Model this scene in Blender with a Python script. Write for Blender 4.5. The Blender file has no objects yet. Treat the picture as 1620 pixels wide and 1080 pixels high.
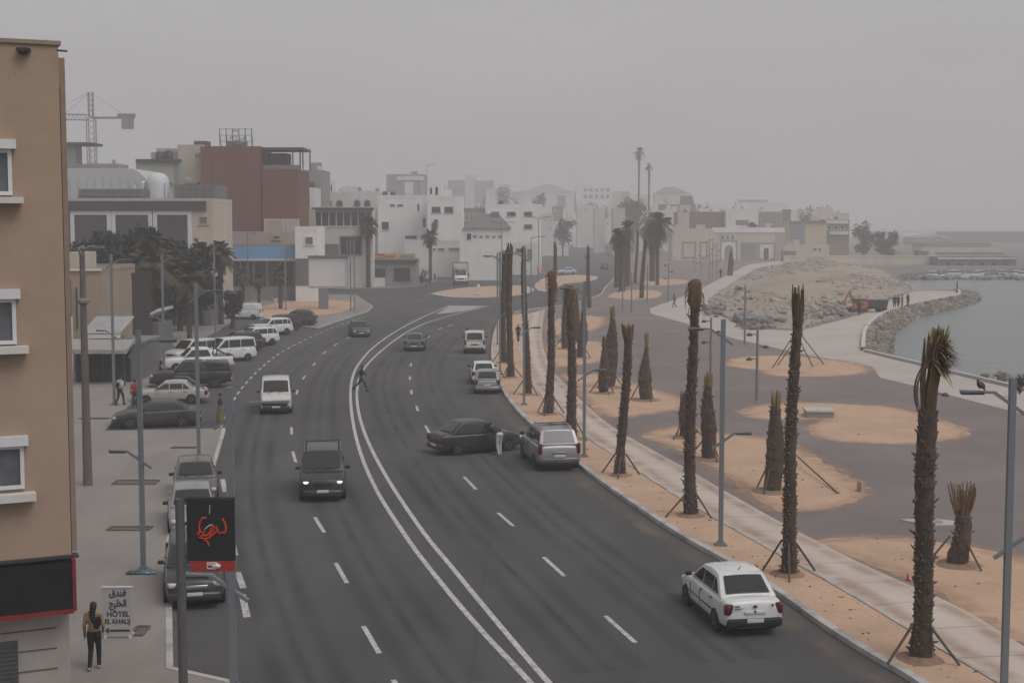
import bpy, bmesh, math, random
from mathutils import Vector, Matrix, noise as mn
from mathutils.geometry import tessellate_polygon
S = bpy.context.scene
COL = S.collection
R = math.radians
RND = random.Random(7)
# ------------------------------------------------------------------ camera
F = 2250.0; HOR = 352.0; CAMH = 11.0
PITCH = math.atan((540 - HOR) / F)
CP, SP = math.cos(PITCH), math.sin(PITCH)
cam_d = bpy.data.cameras.new('camera'); cam = bpy.data.objects.new('camera', cam_d); COL.objects.link(cam)
cam.location = (0, 0, CAMH); cam.rotation_euler = (math.pi / 2 - PITCH, 0, 0)
cam_d.sensor_width = 36; cam_d.lens = 50; cam_d.clip_start = .5; cam_d.clip_end = 6000
S.camera = cam

def ray(px, py):
    cx, cy = (px - 810) / F, (540 - py) / F
    return Vector((cx, CP + cy * SP, -SP + cy * CP))
def G(px, py, z=0.0):
    d = ray(px, py); t = (z - CAMH) / d.z
    return Vector((d.x * t, d.y * t, z))
def P(px, py, Y):
    d = ray(px, py); t = Y / d.y
    return Vector((d.x * t, Y, CAMH + d.z * t))
def GL(pts, z=0.0): return [G(x, y, z) for x, y in pts]
def dist_at(py, z=0.0): return G(810, py, z).y

# ------------------------------------------------------------------ materials
MATS = {}
def mat(name, col, rough=.85, metal=0, var=.12, scale=3.0, spec=.4, bump=0, bscale=40, coat=0, dirt=None, dscale=.6, damt=.5, emit=None, estr=0, streak=False, alpha=None):
    if name in MATS: return MATS[name]
    m = bpy.data.materials.new(name); m.use_nodes = True; MATS[name] = m
    nt = m.node_tree; N = nt.nodes; Lk = nt.links
    b = N['Principled BSDF']
    b.inputs['Roughness'].default_value = rough; b.inputs['Metallic'].default_value = metal
    b.inputs['Specular IOR Level'].default_value = spec
    b.inputs['Coat Weight'].default_value = coat; b.inputs['Coat Roughness'].default_value = .08
    c = (*col, 1)
    tc = N.new('ShaderNodeTexCoord')
    out = None
    if var > 0:
        n = N.new('ShaderNodeTexNoise'); n.inputs['Scale'].default_value = scale; n.inputs['Detail'].default_value = 6; n.inputs['Roughness'].default_value = .6
        if streak:
            mp = N.new('ShaderNodeMapping'); mp.inputs['Scale'].default_value = (1, 1, .12); Lk.new(tc.outputs['Object'], mp.inputs[0]); Lk.new(mp.outputs[0], n.inputs['Vector'])
        else: Lk.new(tc.outputs['Object'], n.inputs['Vector'])
        r = N.new('ShaderNodeValToRGB'); r.color_ramp.elements[0].position = .3; r.color_ramp.elements[1].position = .7
        r.color_ramp.elements[0].color = (*[max(0, x * (1 - var)) for x in col], 1); r.color_ramp.elements[1].color = (*[min(1, x * (1 + var)) for x in col], 1)
        Lk.new(n.outputs['Fac'], r.inputs[0]); out = r.outputs[0]
    if dirt is not None:
        n2 = N.new('ShaderNodeTexNoise'); n2.inputs['Scale'].default_value = dscale; n2.inputs['Detail'].default_value = 8; n2.inputs['Roughness'].default_value = .65
        Lk.new(tc.outputs['Object'], n2.inputs['Vector'])
        r2 = N.new('ShaderNodeValToRGB'); r2.color_ramp.elements[0].position = .45; r2.color_ramp.elements[1].position = .72
        r2.color_ramp.elements[0].color = (0, 0, 0, 1); r2.color_ramp.elements[1].color = (damt, damt, damt, 1)
        Lk.new(n2.outputs['Fac'], r2.inputs[0])
        mx = N.new('ShaderNodeMix'); mx.data_type = 'RGBA'
        Lk.new(r2.outputs[0], mx.inputs[0])
        if out: Lk.new(out, mx.inputs[6])
        else: mx.inputs[6].default_value = c
        mx.inputs[7].default_value = (*dirt, 1); out = mx.outputs[2]
    if out: Lk.new(out, b.inputs['Base Color'])
    else: b.inputs['Base Color'].default_value = c
    if bump:
        n3 = N.new('ShaderNodeTexNoise'); n3.inputs['Scale'].default_value = bscale; n3.inputs['Detail'].default_value = 5
        Lk.new(tc.outputs['Object'], n3.inputs['Vector'])
        bp = N.new('ShaderNodeBump'); bp.inputs['Strength'].default_value = bump; bp.inputs['Distance'].default_value = .05
        Lk.new(n3.outputs['Fac'], bp.inputs['Height']); Lk.new(bp.outputs[0], b.inputs['Normal'])
    if emit:
        b.inputs['Emission Color'].default_value = (*emit, 1); b.inputs['Emission Strength'].default_value = estr
    return m
def paint(name, col, rough=.35, metal=.0): return mat('paint_' + name, col, rough, metal, var=.05, scale=1.2, coat=.5 if max(col) > .1 else .25, dirt=(.2, .18, .16), dscale=1.5, damt=.25)
GLASS = mat('car_glass', (.024, .025, .027), .06, 0, var=0, spec=.55)
TYRE = mat('tyre_rubber', (.018, .018, .019), .9, 0, var=.2, scale=8)
RIM = mat('wheel_alloy', (.42, .42, .43), .4, .7, var=.1)
BLACKP = mat('black_plastic', (.016, .016, .017), .65, 0, var=.1)
CHROME = mat('chrome_trim', (.5, .5, .5), .25, .9, var=0)
PLATE = mat('number_plate', (.6, .6, .58), .5, 0, var=.1, scale=20)
REDL = mat('tail_lens', (.1, .012, .012), .25, 0, var=.05)
CLEARL = mat('lamp_lens', (.5, .5, .5), .15, 0, var=.05)
LIT = mat('lit_headlamp', (.9, .9, .9), .2, 0, var=0, emit=(1, .98, .95), estr=.9)
STEELP = mat('painted_steel', (.18, .2, .22), .5, .1, var=.08, scale=2, dirt=(.2, .18, .16), dscale=2, damt=.4)
DARKSTEEL = mat('dark_steel', (.05, .052, .056), .55, .3, var=.1)
CONC = mat('concrete', (.33, .31, .29), .9, var=.12, scale=1.5, dirt=(.2, .185, .17), dscale=.5, damt=.5)
WHITEW = mat('white_render', (.62, .61, .6), .9, var=.06, scale=1, dirt=(.36, .34, .32), dscale=.25, damt=.5, streak=True)
DARKGLASS = mat('window_glass', (.03, .032, .036), .12, 0, var=.1, scale=.6, spec=.5)
WFRAME = mat('white_frame', (.6, .6, .6), .6, var=.05)

# ------------------------------------------------------------------ mesh builder
class MB:
    def __init__(s): s.v = []; s.f = []; s.m = []; s.mi = 0
    def add(s, vs, fs, mi=None):
        o = len(s.v); s.v += [Vector(p) for p in vs]
        for f in fs: s.f.append([o + i for i in f]); s.m.append(s.mi if mi is None else mi)
        return s
    def box(s, c, d, rz=0, mi=None, M=None, taper=1.0):
        hx, hy, hz = d[0] / 2, d[1] / 2, d[2] / 2
        vs = [Vector((x * hx * (taper if z > 0 else 1), y * hy * (taper if z > 0 else 1), z * hz)) for x, y, z in ((-1,-1,-1),(1,-1,-1),(1,1,-1),(-1,1,-1),(-1,-1,1),(1,-1,1),(1,1,1),(-1,1,1))]
        m = M if M is not None else Matrix.Rotation(rz, 3, 'Z')
        c = Vector(c)
        return s.add([m @ v + c for v in vs], [(0,3,2,1),(4,5,6,7),(0,1,5,4),(1,2,6,5),(2,3,7,6),(3,0,4,7)], mi)
    def bar(s, a, b, w, h=None, mi=None):
        a, b = Vector(a), Vector(b); d = b - a; L = d.length
        if L < 1e-6: return s
        q = d.to_track_quat('Z', 'Y').to_matrix()
        return s.box((a + b) / 2, (w, h or w, L), mi=mi, M=q)
    def tube(s, pts, rad, n=8, mi=None, cap=True, squash=None):
        pts = [Vector(p) for p in pts]
        if not hasattr(rad, '__len__'): rad = [rad] * len(pts)
        o = len(s.v); mi = s.mi if mi is None else mi
        up = None
        for i, p in enumerate(pts):
            t = (pts[min(i + 1, len(pts) - 1)] - pts[max(i - 1, 0)])
            t = t.normalized() if t.length > 1e-9 else Vector((0, 0, 1))
            if up is None: up = Vector((1, 0, 0)) if abs(t.x) < .8 else Vector((0, 1, 0))
            a = (up - t * up.dot(t)).normalized(); b = t.cross(a); up = a
            for k in range(n):
                th = 2 * math.pi * k / n
                s.v.append(p + (a * math.cos(th) * (squash or 1) + b * math.sin(th)) * rad[i])
        for i in range(len(pts) - 1):
            for k in range(n):
                k2 = (k + 1) % n
                s.f.append([o + i*n + k, o + i*n + k2, o + (i+1)*n + k2, o + (i+1)*n + k]); s.m.append(mi)
        if cap:
            s.f.append([o + k for k in reversed(range(n))]); s.m.append(mi)
            s.f.append([o + (len(pts)-1)*n + k for k in range(n)]); s.m.append(mi)
        return s
    def lathe(s, prof, c=(0,0,0), n=16, mi=None, axis='Z'):
        pts = []; o = len(s.v); mi = s.mi if mi is None else mi; c = Vector(c)
        for r, z in prof:
            for k in range(n):
                th = 2*math.pi*k/n
                v = Vector((r*math.cos(th), r*math.sin(th), z))
                if axis == 'Y': v = Vector((v.x, v.z, v.y))
                if axis == 'X': v = Vector((v.z, v.x, v.y))
                s.v.append(v + c)
        for i in range(len(prof)-1):
            for k in range(n):
                k2 = (k+1) % n
                s.f.append([o+i*n+k, o+i*n+k2, o+(i+1)*n+k2, o+(i+1)*n+k]); s.m.append(mi)
        s.f.append([o+k for k in reversed(range(n))]); s.m.append(mi)
        s.f.append([o+(len(prof)-1)*n+k for k in range(n)]); s.m.append(mi)
        return s
    def ell(s, c, r, n=10, mi=None, M=None):
        prof = [(max(1e-3, math.sin(math.pi*i/n)), -math.cos(math.pi*i/n)) for i in range(n+1)]
        o = len(s.v); s.lathe(prof, (0,0,0), n=max(8, n), mi=mi)
        for i in range(o, len(s.v)):
            v = Vector((s.v[i].x*r[0], s.v[i].y*r[1], s.v[i].z*r[2]))
            if M is not None: v = M @ v
            s.v[i] = v + Vector(c)
        return s
    def prism(s, poly, z0, z1, mi=None, bottom=True):
        """poly: list of (x,y) or Vectors"""
        P3 = [Vector((p[0], p[1], 0)) for p in poly]
        ar = sum(P3[i].x*P3[(i+1) % len(P3)].y - P3[(i+1) % len(P3)].x*P3[i].y for i in range(len(P3)))
        if ar < 0: P3.reverse()
        tri = tessellate_polygon([P3]); o = len(s.v); n = len(P3); mi = s.mi if mi is None else mi
        s.v += [Vector((p.x, p.y, z1)) for p in P3]
        up = []
        for t in tri:
            a, b, c = [P3[i] for i in t]
            up.append(list(t) if (b-a).cross(c-a).z > 0 else [t[0], t[2], t[1]])
        for t in up: s.f.append([o+i for i in t]); s.m.append(mi)
        if z0 is not None and z0 != z1:
            s.v += [Vector((p.x, p.y, z0)) for p in P3]
            for i in range(n):
                j = (i+1) % n
                s.f.append([o+n+i, o+n+j, o+j, o+i]); s.m.append(mi)
            if bottom:
                for t in up: s.f.append([o+n+i for i in reversed(t)]); s.m.append(mi)
        return s
    def ribbon(s, pts, w, z, off=0, mi=None):
        L = offset_line(pts, off + w/2); Rr = offset_line(pts, off - w/2)
        o = len(s.v)
        for a, b in zip(L, Rr): s.v += [Vector((a.x, a.y, z)), Vector((b.x, b.y, z))]
        for i in range(len(L)-1):
            s.f.append([o+2*i+1, o+2*i+3, o+2*i+2, o+2*i]); s.m.append(s.mi if mi is None else mi)
        return s
    def xf(s, M, start=0):
        for i in range(start, len(s.v)): s.v[i] = M @ s.v[i]
        return s
    def build(s, name, mats, parent=None, smooth=None, loc=None, rz=0):
        me = bpy.data.meshes.new(name)
        me.from_pydata([tuple(v) for v in s.v], [], s.f)
        if not isinstance(mats, (list, tuple)): mats = [mats]
        for m in mats: me.materials.append(m)
        if len(mats) > 1: me.polygons.foreach_set('material_index', s.m)
        me.update()
        if smooth is not None:
            me.polygons.foreach_set('use_smooth', [True]*len(me.polygons))
            try: me.set_sharp_from_angle(angle=R(smooth))
            except Exception: pass
        o = bpy.data.objects.new(name, me); COL.objects.link(o)
        if parent is not None: o.parent = parent
        if loc is not None: o.location = loc
        if rz: o.rotation_euler.z = rz
        return o

def offset_line(pts, off):
    out = []; n = len(pts)
    for i, p in enumerate(pts):
        t = Vector((0, 0))
        if i > 0: t += (Vector(pts[i][:2]) - Vector(pts[i-1][:2])).normalized()
        if i < n-1: t += (Vector(pts[i+1][:2]) - Vector(pts[i][:2])).normalized()
        t.normalize()
        out.append(Vector((p[0] - t.y*off, p[1] + t.x*off, 0)))
    return out
def smooth_line(pts, n=8):
    """Catmull-Rom through 2D/3D points"""
    pts = [Vector((p[0], p[1], 0)) for p in pts]; out = []
    for i in range(len(pts)-1):
        p0 = pts[max(i-1, 0)]; p1 = pts[i]; p2 = pts[i+1]; p3 = pts[min(i+2, len(pts)-1)]
        for k in range(n):
            t = k/n
            out.append(.5*((2*p1) + (p2-p0)*t + (2*p0-5*p1+4*p2-p3)*t*t + (3*p1-p0-3*p2+p3)*t**3))
    out.append(pts[-1]); return out
def sg(pts, n=8, z=0.0): return smooth_line(GL(pts, z), n)
def resample(pts, step):
    out = [pts[0].copy()]; acc = 0
    for a, b in zip(pts, pts[1:]):
        L = (b-a).length; 
        if L < 1e-9: continue
        d = (b-a)/L; pos = step - acc
        while pos <= L:
            out.append(a + d*pos); pos += step
        acc = (acc + L) % step if L >= step - acc else acc + L
    return out

def tag(o, label=None, cat=None, group=None, kind=None):
    if label: o['label'] = label
    if cat: o['category'] = cat
    if group: o['group'] = group
    if kind: o['kind'] = kind
    return o
def empty(name, loc, rz=0, label=None, cat=None, group=None):
    o = bpy.data.objects.new(name, None); COL.objects.link(o); o.empty_display_size = .3
    o.location = loc; o.rotation_euler = (0, 0, rz)
    return tag(o, label, cat, group)
def struct(o): o['kind'] = 'structure'; return o
def baked(o, mods):
    """apply modifiers added by mods(o) through the depsgraph, no bpy.ops"""
    mods(o)
    dg = bpy.context.evaluated_depsgraph_get(); dg.update()
    ev = o.evaluated_get(dg)
    me = bpy.data.meshes.new_from_object(ev, preserve_all_data_layers=False, depsgraph=dg)
    o.modifiers.clear(); old = o.data; o.data = me; bpy.data.meshes.remove(old)
    return o
def copy_tree(o, parent=None):
    c = o.copy(); COL.objects.link(c)
    if parent is not None: c.parent = parent
    for ch in list(o.children): copy_tree(ch, c)
    return c
# ------------------------------------------------------------------ light, sky, haze
W = bpy.data.worlds.new('World'); S.world = W; W.use_nodes = True
nt = W.node_tree; bg = nt.nodes['Background']
SUN_EL, SUN_ROT = R(55), R(130)
sky = nt.nodes.new('ShaderNodeTexSky'); sky.sky_type = 'NISHITA'; sky.sun_disc = False
sky.sun_elevation = SUN_EL; sky.sun_rotation = SUN_ROT; sky.dust_density = 6; sky.air_density = 1.2; sky.ozone_density = 1
hs = nt.nodes.new('ShaderNodeHueSaturation'); hs.inputs['Saturation'].default_value = .12
nt.links.new(sky.outputs[0], hs.inputs['Color'])
mx = nt.nodes.new('ShaderNodeMix'); mx.data_type = 'RGBA'; mx.inputs[0].default_value = .75
nt.links.new(hs.outputs[0], mx.inputs[6]); mx.inputs[7].default_value = (5.0, 4.87, 5.03, 1)   # even cloud deck over the clear sky
wtc = nt.nodes.new('ShaderNodeTexCoord'); wn = nt.nodes.new('ShaderNodeTexNoise'); wn.inputs['Scale'].default_value = 3.5; wn.inputs['Detail'].default_value = 4
wmp = nt.nodes.new('ShaderNodeMapping'); wmp.inputs['Scale'].default_value = (1, 1, 3.5); nt.links.new(wtc.outputs['Generated'], wmp.inputs[0]); nt.links.new(wmp.outputs[0], wn.inputs['Vector'])
wr = nt.nodes.new('ShaderNodeMapRange'); wr.inputs[1].default_value = .3; wr.inputs[2].default_value = .7; wr.inputs[3].default_value = .95; wr.inputs[4].default_value = 1.05; nt.links.new(wn.outputs['Fac'], wr.inputs[0])
wm2 = nt.nodes.new('ShaderNodeMix'); wm2.data_type = 'RGBA'; wm2.blend_type = 'MULTIPLY'; wm2.inputs[0].default_value = 1; nt.links.new(mx.outputs[2], wm2.inputs[6]); nt.links.new(wr.outputs[0], wm2.inputs[7])
nt.links.new(wm2.outputs[2], bg.inputs['Color']); bg.inputs['Strength'].default_value = .1
sd = bpy.data.lights.new('sun', 'SUN'); sun = bpy.data.objects.new('sun', sd); COL.objects.link(sun)
sd.energy = 1.25; sd.angle = R(36); sd.color = (1, .97, .93)
# sun direction: Nishita azimuth is measured from +Y towards +X (clockwise seen from above)
sdir = Vector((math.sin(SUN_ROT)*math.cos(SUN_EL), math.cos(SUN_ROT)*math.cos(SUN_EL), math.sin(SUN_EL)))
sun.rotation_euler = (-sdir).to_track_quat('-Z', 'Y').to_euler(); sun.location = (0, 0, 60)
hz = MB().box((200, 1180, 24.7), (3400, 2800, 58))
hm = bpy.data.materials.new('haze'); hm.use_nodes = True
for n in list(hm.node_tree.nodes):
    if n.type == 'BSDF_PRINCIPLED': hm.node_tree.nodes.remove(n)
pv = hm.node_tree.nodes.new('ShaderNodeVolumePrincipled')
pv.inputs['Color'].default_value = (.9, .895, .91, 1); pv.inputs['Density'].default_value = .0012; pv.inputs['Anisotropy'].default_value = .0
hm.node_tree.links.new(pv.outputs[0], hm.node_tree.nodes['Material Output'].inputs['Volume'])
ho = hz.build('haze', hm); ho['kind'] = 'stuff'; tag(ho, 'grey dusty haze over the whole seaside town', 'haze')
S.render.engine = 'CYCLES'
c = S.cycles
c.max_bounces = 5; c.diffuse_bounces = 2; c.glossy_bounces = 2; c.transmission_bounces = 2; c.volume_bounces = 1; c.transparent_max_bounces = 8
c.use_denoising = True; c.use_adaptive_sampling = True; c.adaptive_threshold = .02; c.sample_clamp_indirect = 5
S.view_settings.view_transform = 'Standard'; S.view_settings.look = 'None'; S.view_settings.exposure = 0; S.view_settings.gamma = 1
# ------------------------------------------------------------------ ground, roads, water
def groundmat(name, col, col2, s1=.15, s2=6, rough=.9, amt=.5, grain=.18, bump=.15, cracks=0, stretch=None):
    m = bpy.data.materials.new(name); m.use_nodes = True; nt = m.node_tree; N = nt.nodes; Lk = nt.links; b = N['Principled BSDF']
    b.inputs['Roughness'].default_value = rough; b.inputs['Specular IOR Level'].default_value = .3
    tc = N.new('ShaderNodeTexCoord')
    src = tc.outputs['Object']
    n1 = N.new('ShaderNodeTexNoise'); n1.inputs['Scale'].default_value = s1; n1.inputs['Detail'].default_value = 9; n1.inputs['Roughness'].default_value = .62
    if stretch:
        mp = N.new('ShaderNodeMapping'); mp.inputs['Scale'].default_value = (*stretch, 1); Lk.new(src, mp.inputs[0]); Lk.new(mp.outputs[0], n1.inputs['Vector'])
    else: Lk.new(src, n1.inputs['Vector'])
    r1 = N.new('ShaderNodeValToRGB'); r1.color_ramp.elements[0].position = .38; r1.color_ramp.elements[1].position = .66
    r1.color_ramp.elements[0].color = (*col, 1); r1.color_ramp.elements[1].color = (*[a*(1-amt)+c*amt for a, c in zip(col, col2)], 1)
    Lk.new(n1.outputs['Fac'], r1.inputs[0])
    n2 = N.new('ShaderNodeTexNoise'); n2.inputs['Scale'].default_value = s2; n2.inputs['Detail'].default_value = 7; n2.inputs['Roughness'].default_value = .7
    Lk.new(src, n2.inputs['Vector'])
    mr = N.new('ShaderNodeMapRange'); mr.inputs[1].default_value = .25; mr.inputs[2].default_value = .75; mr.inputs[3].default_value = 1-grain; mr.inputs[4].default_value = 1+grain
    Lk.new(n2.outputs['Fac'], mr.inputs[0])
    mul = N.new('ShaderNodeMix'); mul.data_type = 'RGBA'; mul.blend_type = 'MULTIPLY'; mul.inputs[0].default_value = 1
    Lk.new(r1.outputs[0], mul.inputs[6]); Lk.new(mr.outputs[0], mul.inputs[7])
    out = mul.outputs[2]
    if cracks:
        v = N.new('ShaderNodeTexVoronoi'); v.feature = 'DISTANCE_TO_EDGE'; v.inputs['Scale'].default_value = cracks
        n4 = N.new('ShaderNodeTexNoise'); n4.inputs['Scale'].default_value = cracks*4; n4.inputs['Detail'].default_value = 4; Lk.new(src, n4.inputs['Vector'])
        ad = N.new('ShaderNodeMix'); ad.data_type = 'VECTOR'; ad.inputs[0].default_value = .12; Lk.new(src, ad.inputs[4]); Lk.new(n4.outputs['Color'], ad.inputs[5]); Lk.new(ad.outputs[1], v.inputs['Vector'])
        lt = N.new('ShaderNodeMapRange'); lt.inputs[1].default_value = 0; lt.inputs[2].default_value = .006; lt.inputs[3].default_value = .86; lt.inputs[4].default_value = 1
        Lk.new(v.outputs['Distance'], lt.inputs[0])
        mu = N.new('ShaderNodeMix'); mu.data_type = 'RGBA'; mu.blend_type = 'MULTIPLY'; mu.inputs[0].default_value = 1
        Lk.new(out, mu.inputs[6]); Lk.new(lt.outputs[0], mu.inputs[7]); out = mu.outputs[2]
    Lk.new(out, b.inputs['Base Color'])
    if bump:
        bp = N.new('ShaderNodeBump'); bp.inputs['Strength'].default_value = bump; bp.inputs['Distance'].default_value = .04
        Lk.new(n2.outputs['Fac'], bp.inputs['Height']); Lk.new(bp.outputs[0], b.inputs['Normal'])
    return m
M_GROUND = groundmat('dusty_ground', (.15,.14,.13), (.24,.22,.2), .05, 2)
M_ASPH = groundmat('asphalt', (.064,.0625,.0645), (.098,.096,.098), .16, 9, amt=.8, grain=.16, cracks=.07, stretch=(1, .35))
M_PAVE = groundmat('promenade_paving', (.165,.139,.134), (.215,.187,.178), .12, 7, amt=.9, grain=.12)
M_SAND = groundmat('orange_sand', (.51,.345,.24), (.42,.28,.195), .35, 5, amt=.9, grain=.12, bump=.4)
M_PATH = groundmat('path_concrete', (.54,.46,.405), (.46,.39,.345), .3, 5, amt=.9, grain=.06)
M_WALK = groundmat('sidewalk_concrete', (.265,.24,.225), (.21,.19,.18), .25, 5, amt=.9, grain=.08, stretch=(1.5, .6))
M_PALE = groundmat('sea_walk_concrete', (.46,.41,.37), (.38,.34,.31), .15, 4, amt=.9, grain=.06)
M_KERB = mat('kerb_stone', (.46,.44,.42), .85, var=.12, scale=1.5, dirt=(.1,.095,.09), dscale=.9, damt=.8)
M_PAINTL = mat('road_paint', (.52,.51,.5), .7, var=.12, scale=5, dirt=(.1,.098,.1), dscale=4.5, damt=.9)
M_ROCK = mat('rubble_stone', (.38,.33,.28), .95, var=.3, scale=.5, dirt=(.2,.18,.165), dscale=.3, damt=.7)
M_ROCKD = mat('breakwater_stone', (.2,.18,.155), .95, var=.35, scale=.4, dirt=(.1,.095,.085), dscale=.3, damt=.8)
M_SCREE = groundmat('scree_slope', (.36,.295,.235), (.25,.215,.18), .1, 1.2, amt=1, grain=.3, bump=.8)

SEAZ = -1.2
PROM = .12
shore_px = [(1700,640),(1620,620),(1520,596),(1445,577),(1415,570),(1366,558),(1366,540),(1372,520),(1395,500),(1430,487),(1470,478),(1512,470),(1518,465),(1512,460),(1470,459),(1446,464),(1440,452),(1418,441),(1424,434),(1484,428)]
shore = [Vector((52,-150,0)), Vector((38,60,0))] + GL(shore_px) + [Vector((140,352,0)), Vector((1600,440,0))]
g = MB(); g.prism([(-1480,-170)] + [(p.x,p.y) for p in shore] + [(1600,2480),(-1480,2480)], -3.4, 0, bottom=False)
struct(g.build('ground', M_GROUND))
# sea
wm = bpy.data.materials.new('sea_water'); wm.use_nodes = True; nt = wm.node_tree; b = nt.nodes['Principled BSDF']
b.inputs['Base Color'].default_value = (.115,.135,.135,1); b.inputs['Roughness'].default_value = .22; b.inputs['IOR'].default_value = 1.33
tcn = nt.nodes.new('ShaderNodeTexCoord'); mpn = nt.nodes.new('ShaderNodeMapping'); mpn.inputs['Scale'].default_value = (.35,1,1)
nn = nt.nodes.new('ShaderNodeTexNoise'); nn.inputs['Scale'].default_value = .8; nn.inputs['Detail'].default_value = 7
bpn = nt.nodes.new('ShaderNodeBump'); bpn.inputs['Strength'].default_value = .35; bpn.inputs['Distance'].default_value = .3
nt.links.new(tcn.outputs['Object'], mpn.inputs[0]); nt.links.new(mpn.outputs[0], nn.inputs['Vector']); nt.links.new(nn.outputs['Fac'], bpn.inputs['Height']); nt.links.new(bpn.outputs[0], b.inputs['Normal'])
w = MB(); w.add([(-20,-160,SEAZ),(1590,-160,SEAZ),(1590,1500,SEAZ),(-20,1500,SEAZ)], [(0,1,2,3)]); struct(w.build('sea', wm))

# right-hand kerb line, near to far
KPX = [(1560,1160),(1450,1080),(1375,1036),(1300,988),(1240,945),(1160,895),(1080,850),(1000,797),(940,754),(900,722),(850,680),(815,645),(795,615),(783,582),(779,555),(784,525),(793,505),(808,497),(840,490),(900,482),(948,468),(957,456),(972,440),(981,420),(976,400),(965,386)]
K = [Vector((G(1560,1160).x+6, 12, 0)), *sg(KPX, 6)]
asph = K + GL([(885,386),(700,393),(100,425)]) + [Vector((-120,250,0)), Vector((-120,12,0))]
struct(MB().prism(asph, None, .004).build('road', M_ASPH))
slab = K + GL([(1060,398),(1240,408),(1430,428)]) + list(reversed(shore[1:-3])) + [Vector((K[0].x, 12, 0))]
slab = K + GL([(1060,398),(1240,408),(1400,428)]) + [p.copy() for p in reversed(shore[2:20])] + [Vector((38,60,0)), Vector((43,12,0))]
struct(MB().prism(slab, .0, PROM, bottom=False).build('promenade', M_PAVE))
# kerb
def kerb(line, w=.22, z=.15, name='kerb', m=M_KERB, off=0):
    mb = MB(); L = offset_line(line, off + w/2); Q = offset_line(line, off - w/2)
    o = 0
    for a, b2 in zip(L, Q): mb.v += [Vector((a.x,a.y,0)), Vector((a.x,a.y,z)), Vector((b2.x,b2.y,z)), Vector((b2.x,b2.y,0))]
    for i in range(len(L)-1):
        for k in range(3):
            mb.f.append([4*i+k, 4*i+k+1, 4*i+4+k+1, 4*i+4+k]); mb.m.append(0)
    return struct(mb.build(name, m))
kerb(K, .24, .152)
# planted strip + path + beds on the promenade
def sheet(name, px, z, m, n=6, closed_smooth=False, raw=False):
    if raw: pts = GL(px, z)
    else:
        pts = sg(px + [px[0]] if closed_smooth else px, n, z)
        if closed_smooth: pts = [p + Vector((mn.noise(p*.9), mn.noise(p*.9 + Vector((7,3,1))), 0))*.28 + Vector((mn.noise(p*3.1), mn.noise(p*3.1 + Vector((2,8,5))), 0))*.1 for p in resample(pts, .35)]
    return struct(MB().prism(pts, None, z).build(name, m))
pathL = [(1690,1150),(1580,1080),(1490,1027),(1385,963),(1290,908),(1203,860),(1075,787),(1000,738),(920,686),(896,662),(856,625),(835,590),(822,555),(822,525),(836,497)]
pathR = [(1760,1104),(1620,1022),(1513,958),(1380,899),(1260,839),(1153,780),(1086,741),(980,682),(931,644),(885,598),(868,577),(858,540),(858,515),(862,489)]
PL, PR = sg(pathL, 6, PROM), sg(pathR, 6, PROM)
K2 = offset_line(K[1:98], -.13)
strip = K2 + [G(832,494,PROM)] + list(reversed(PL)) 
struct(MB().prism(strip, None, PROM+.004).build('planting_strip', M_SAND))
struct(MB().prism(PL + list(reversed(PR)), None, PROM+.009).build('path', M_PATH))
kerb(PL, .1, PROM+.035, 'path_edging', M_KERB)
beds = [
 [(1145,577),(1160,567),(1210,562),(1270,564),(1340,572),(1375,583),(1360,592),(1290,596),(1220,594),(1205,586),(1170,582)],
 [(1170,652),(1185,644),(1240,637),(1330,638),(1420,645),(1490,665),(1535,682),(1510,694),(1440,702),(1340,699),(1290,690),(1278,676),(1300,664),(1240,664),(1195,662)],
 [(1012,690),(1070,674),(1150,686),(1240,698),(1310,735),(1362,768),(1365,785),(1330,800),(1250,808),(1215,800),(1100,722)],
 [(1270,856),(1330,850),(1420,850),(1520,862),(1640,890),(1760,950),(1750,1010),(1620,1018),(1500,946),(1400,898)],
 [(884,590),(925,592),(960,592),(1020,612),(1080,630),(1082,644),(1040,653),(985,660),(952,655),(925,632)],
 [(864,560),(866,545),(900,541),(945,540),(966,550),(962,568),(920,577),(880,580),(870,573)],
 [(866,527),(868,508),(910,500),(955,502),(948,518),(905,530)],
 [(960,470),(975,462),(1015,458),(1045,462),(1040,470),(1000,474)],
 [(1010,446),(1040,441),(1085,443),(1080,449),(1030,452)],
]
for i, b_ in enumerate(beds): sheet('sand_bed', b_, PROM+.004, M_SAND, 5, True)
# pale seaside walk (along the water and up past the mound)
pale = [(1700,676),(1620,655),(1535,633),(1460,613),(1392,597),(1380,580),(1300,566),(1240,553),(1160,535),(1080,510),(1030,496),(1028,488),(1055,478),(1100,462),(1140,440),(1185,418),(1238,412),(1258,414),(1200,424),(1160,446),(1125,472),(1120,490),(1165,512),(1200,520),(1262,524),(1330,506),(1365,497),(1400,478),(1440,462),(1470,459.5),(1511,460.5),(1517,465),(1511,469.5),(1470,477),(1430,486),(1395,499),(1373,519),(1367,540),(1367,557),(1415,569),(1445,576),(1520,595),(1620,619),(1700,639)]
sheet('sea_walk', pale, PROM+.006, M_PALE, raw=True)
rim = sg([(1366,557),(1366,540),(1372,520),(1395,500),(1430,487),(1470,478),(1512,470),(1518,465),(1512,460)], 5)
kerb(rim, .35, .42, 'sea_wall', mat('pale_kerb', (.5,.48,.45), .85, var=.1))
kerb(GL([(1700,639),(1620,619),(1520,595),(1445,576),(1415,569),(1367,557)]), .3, .3, 'sea_wall', MATS['pale_kerb'])

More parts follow.
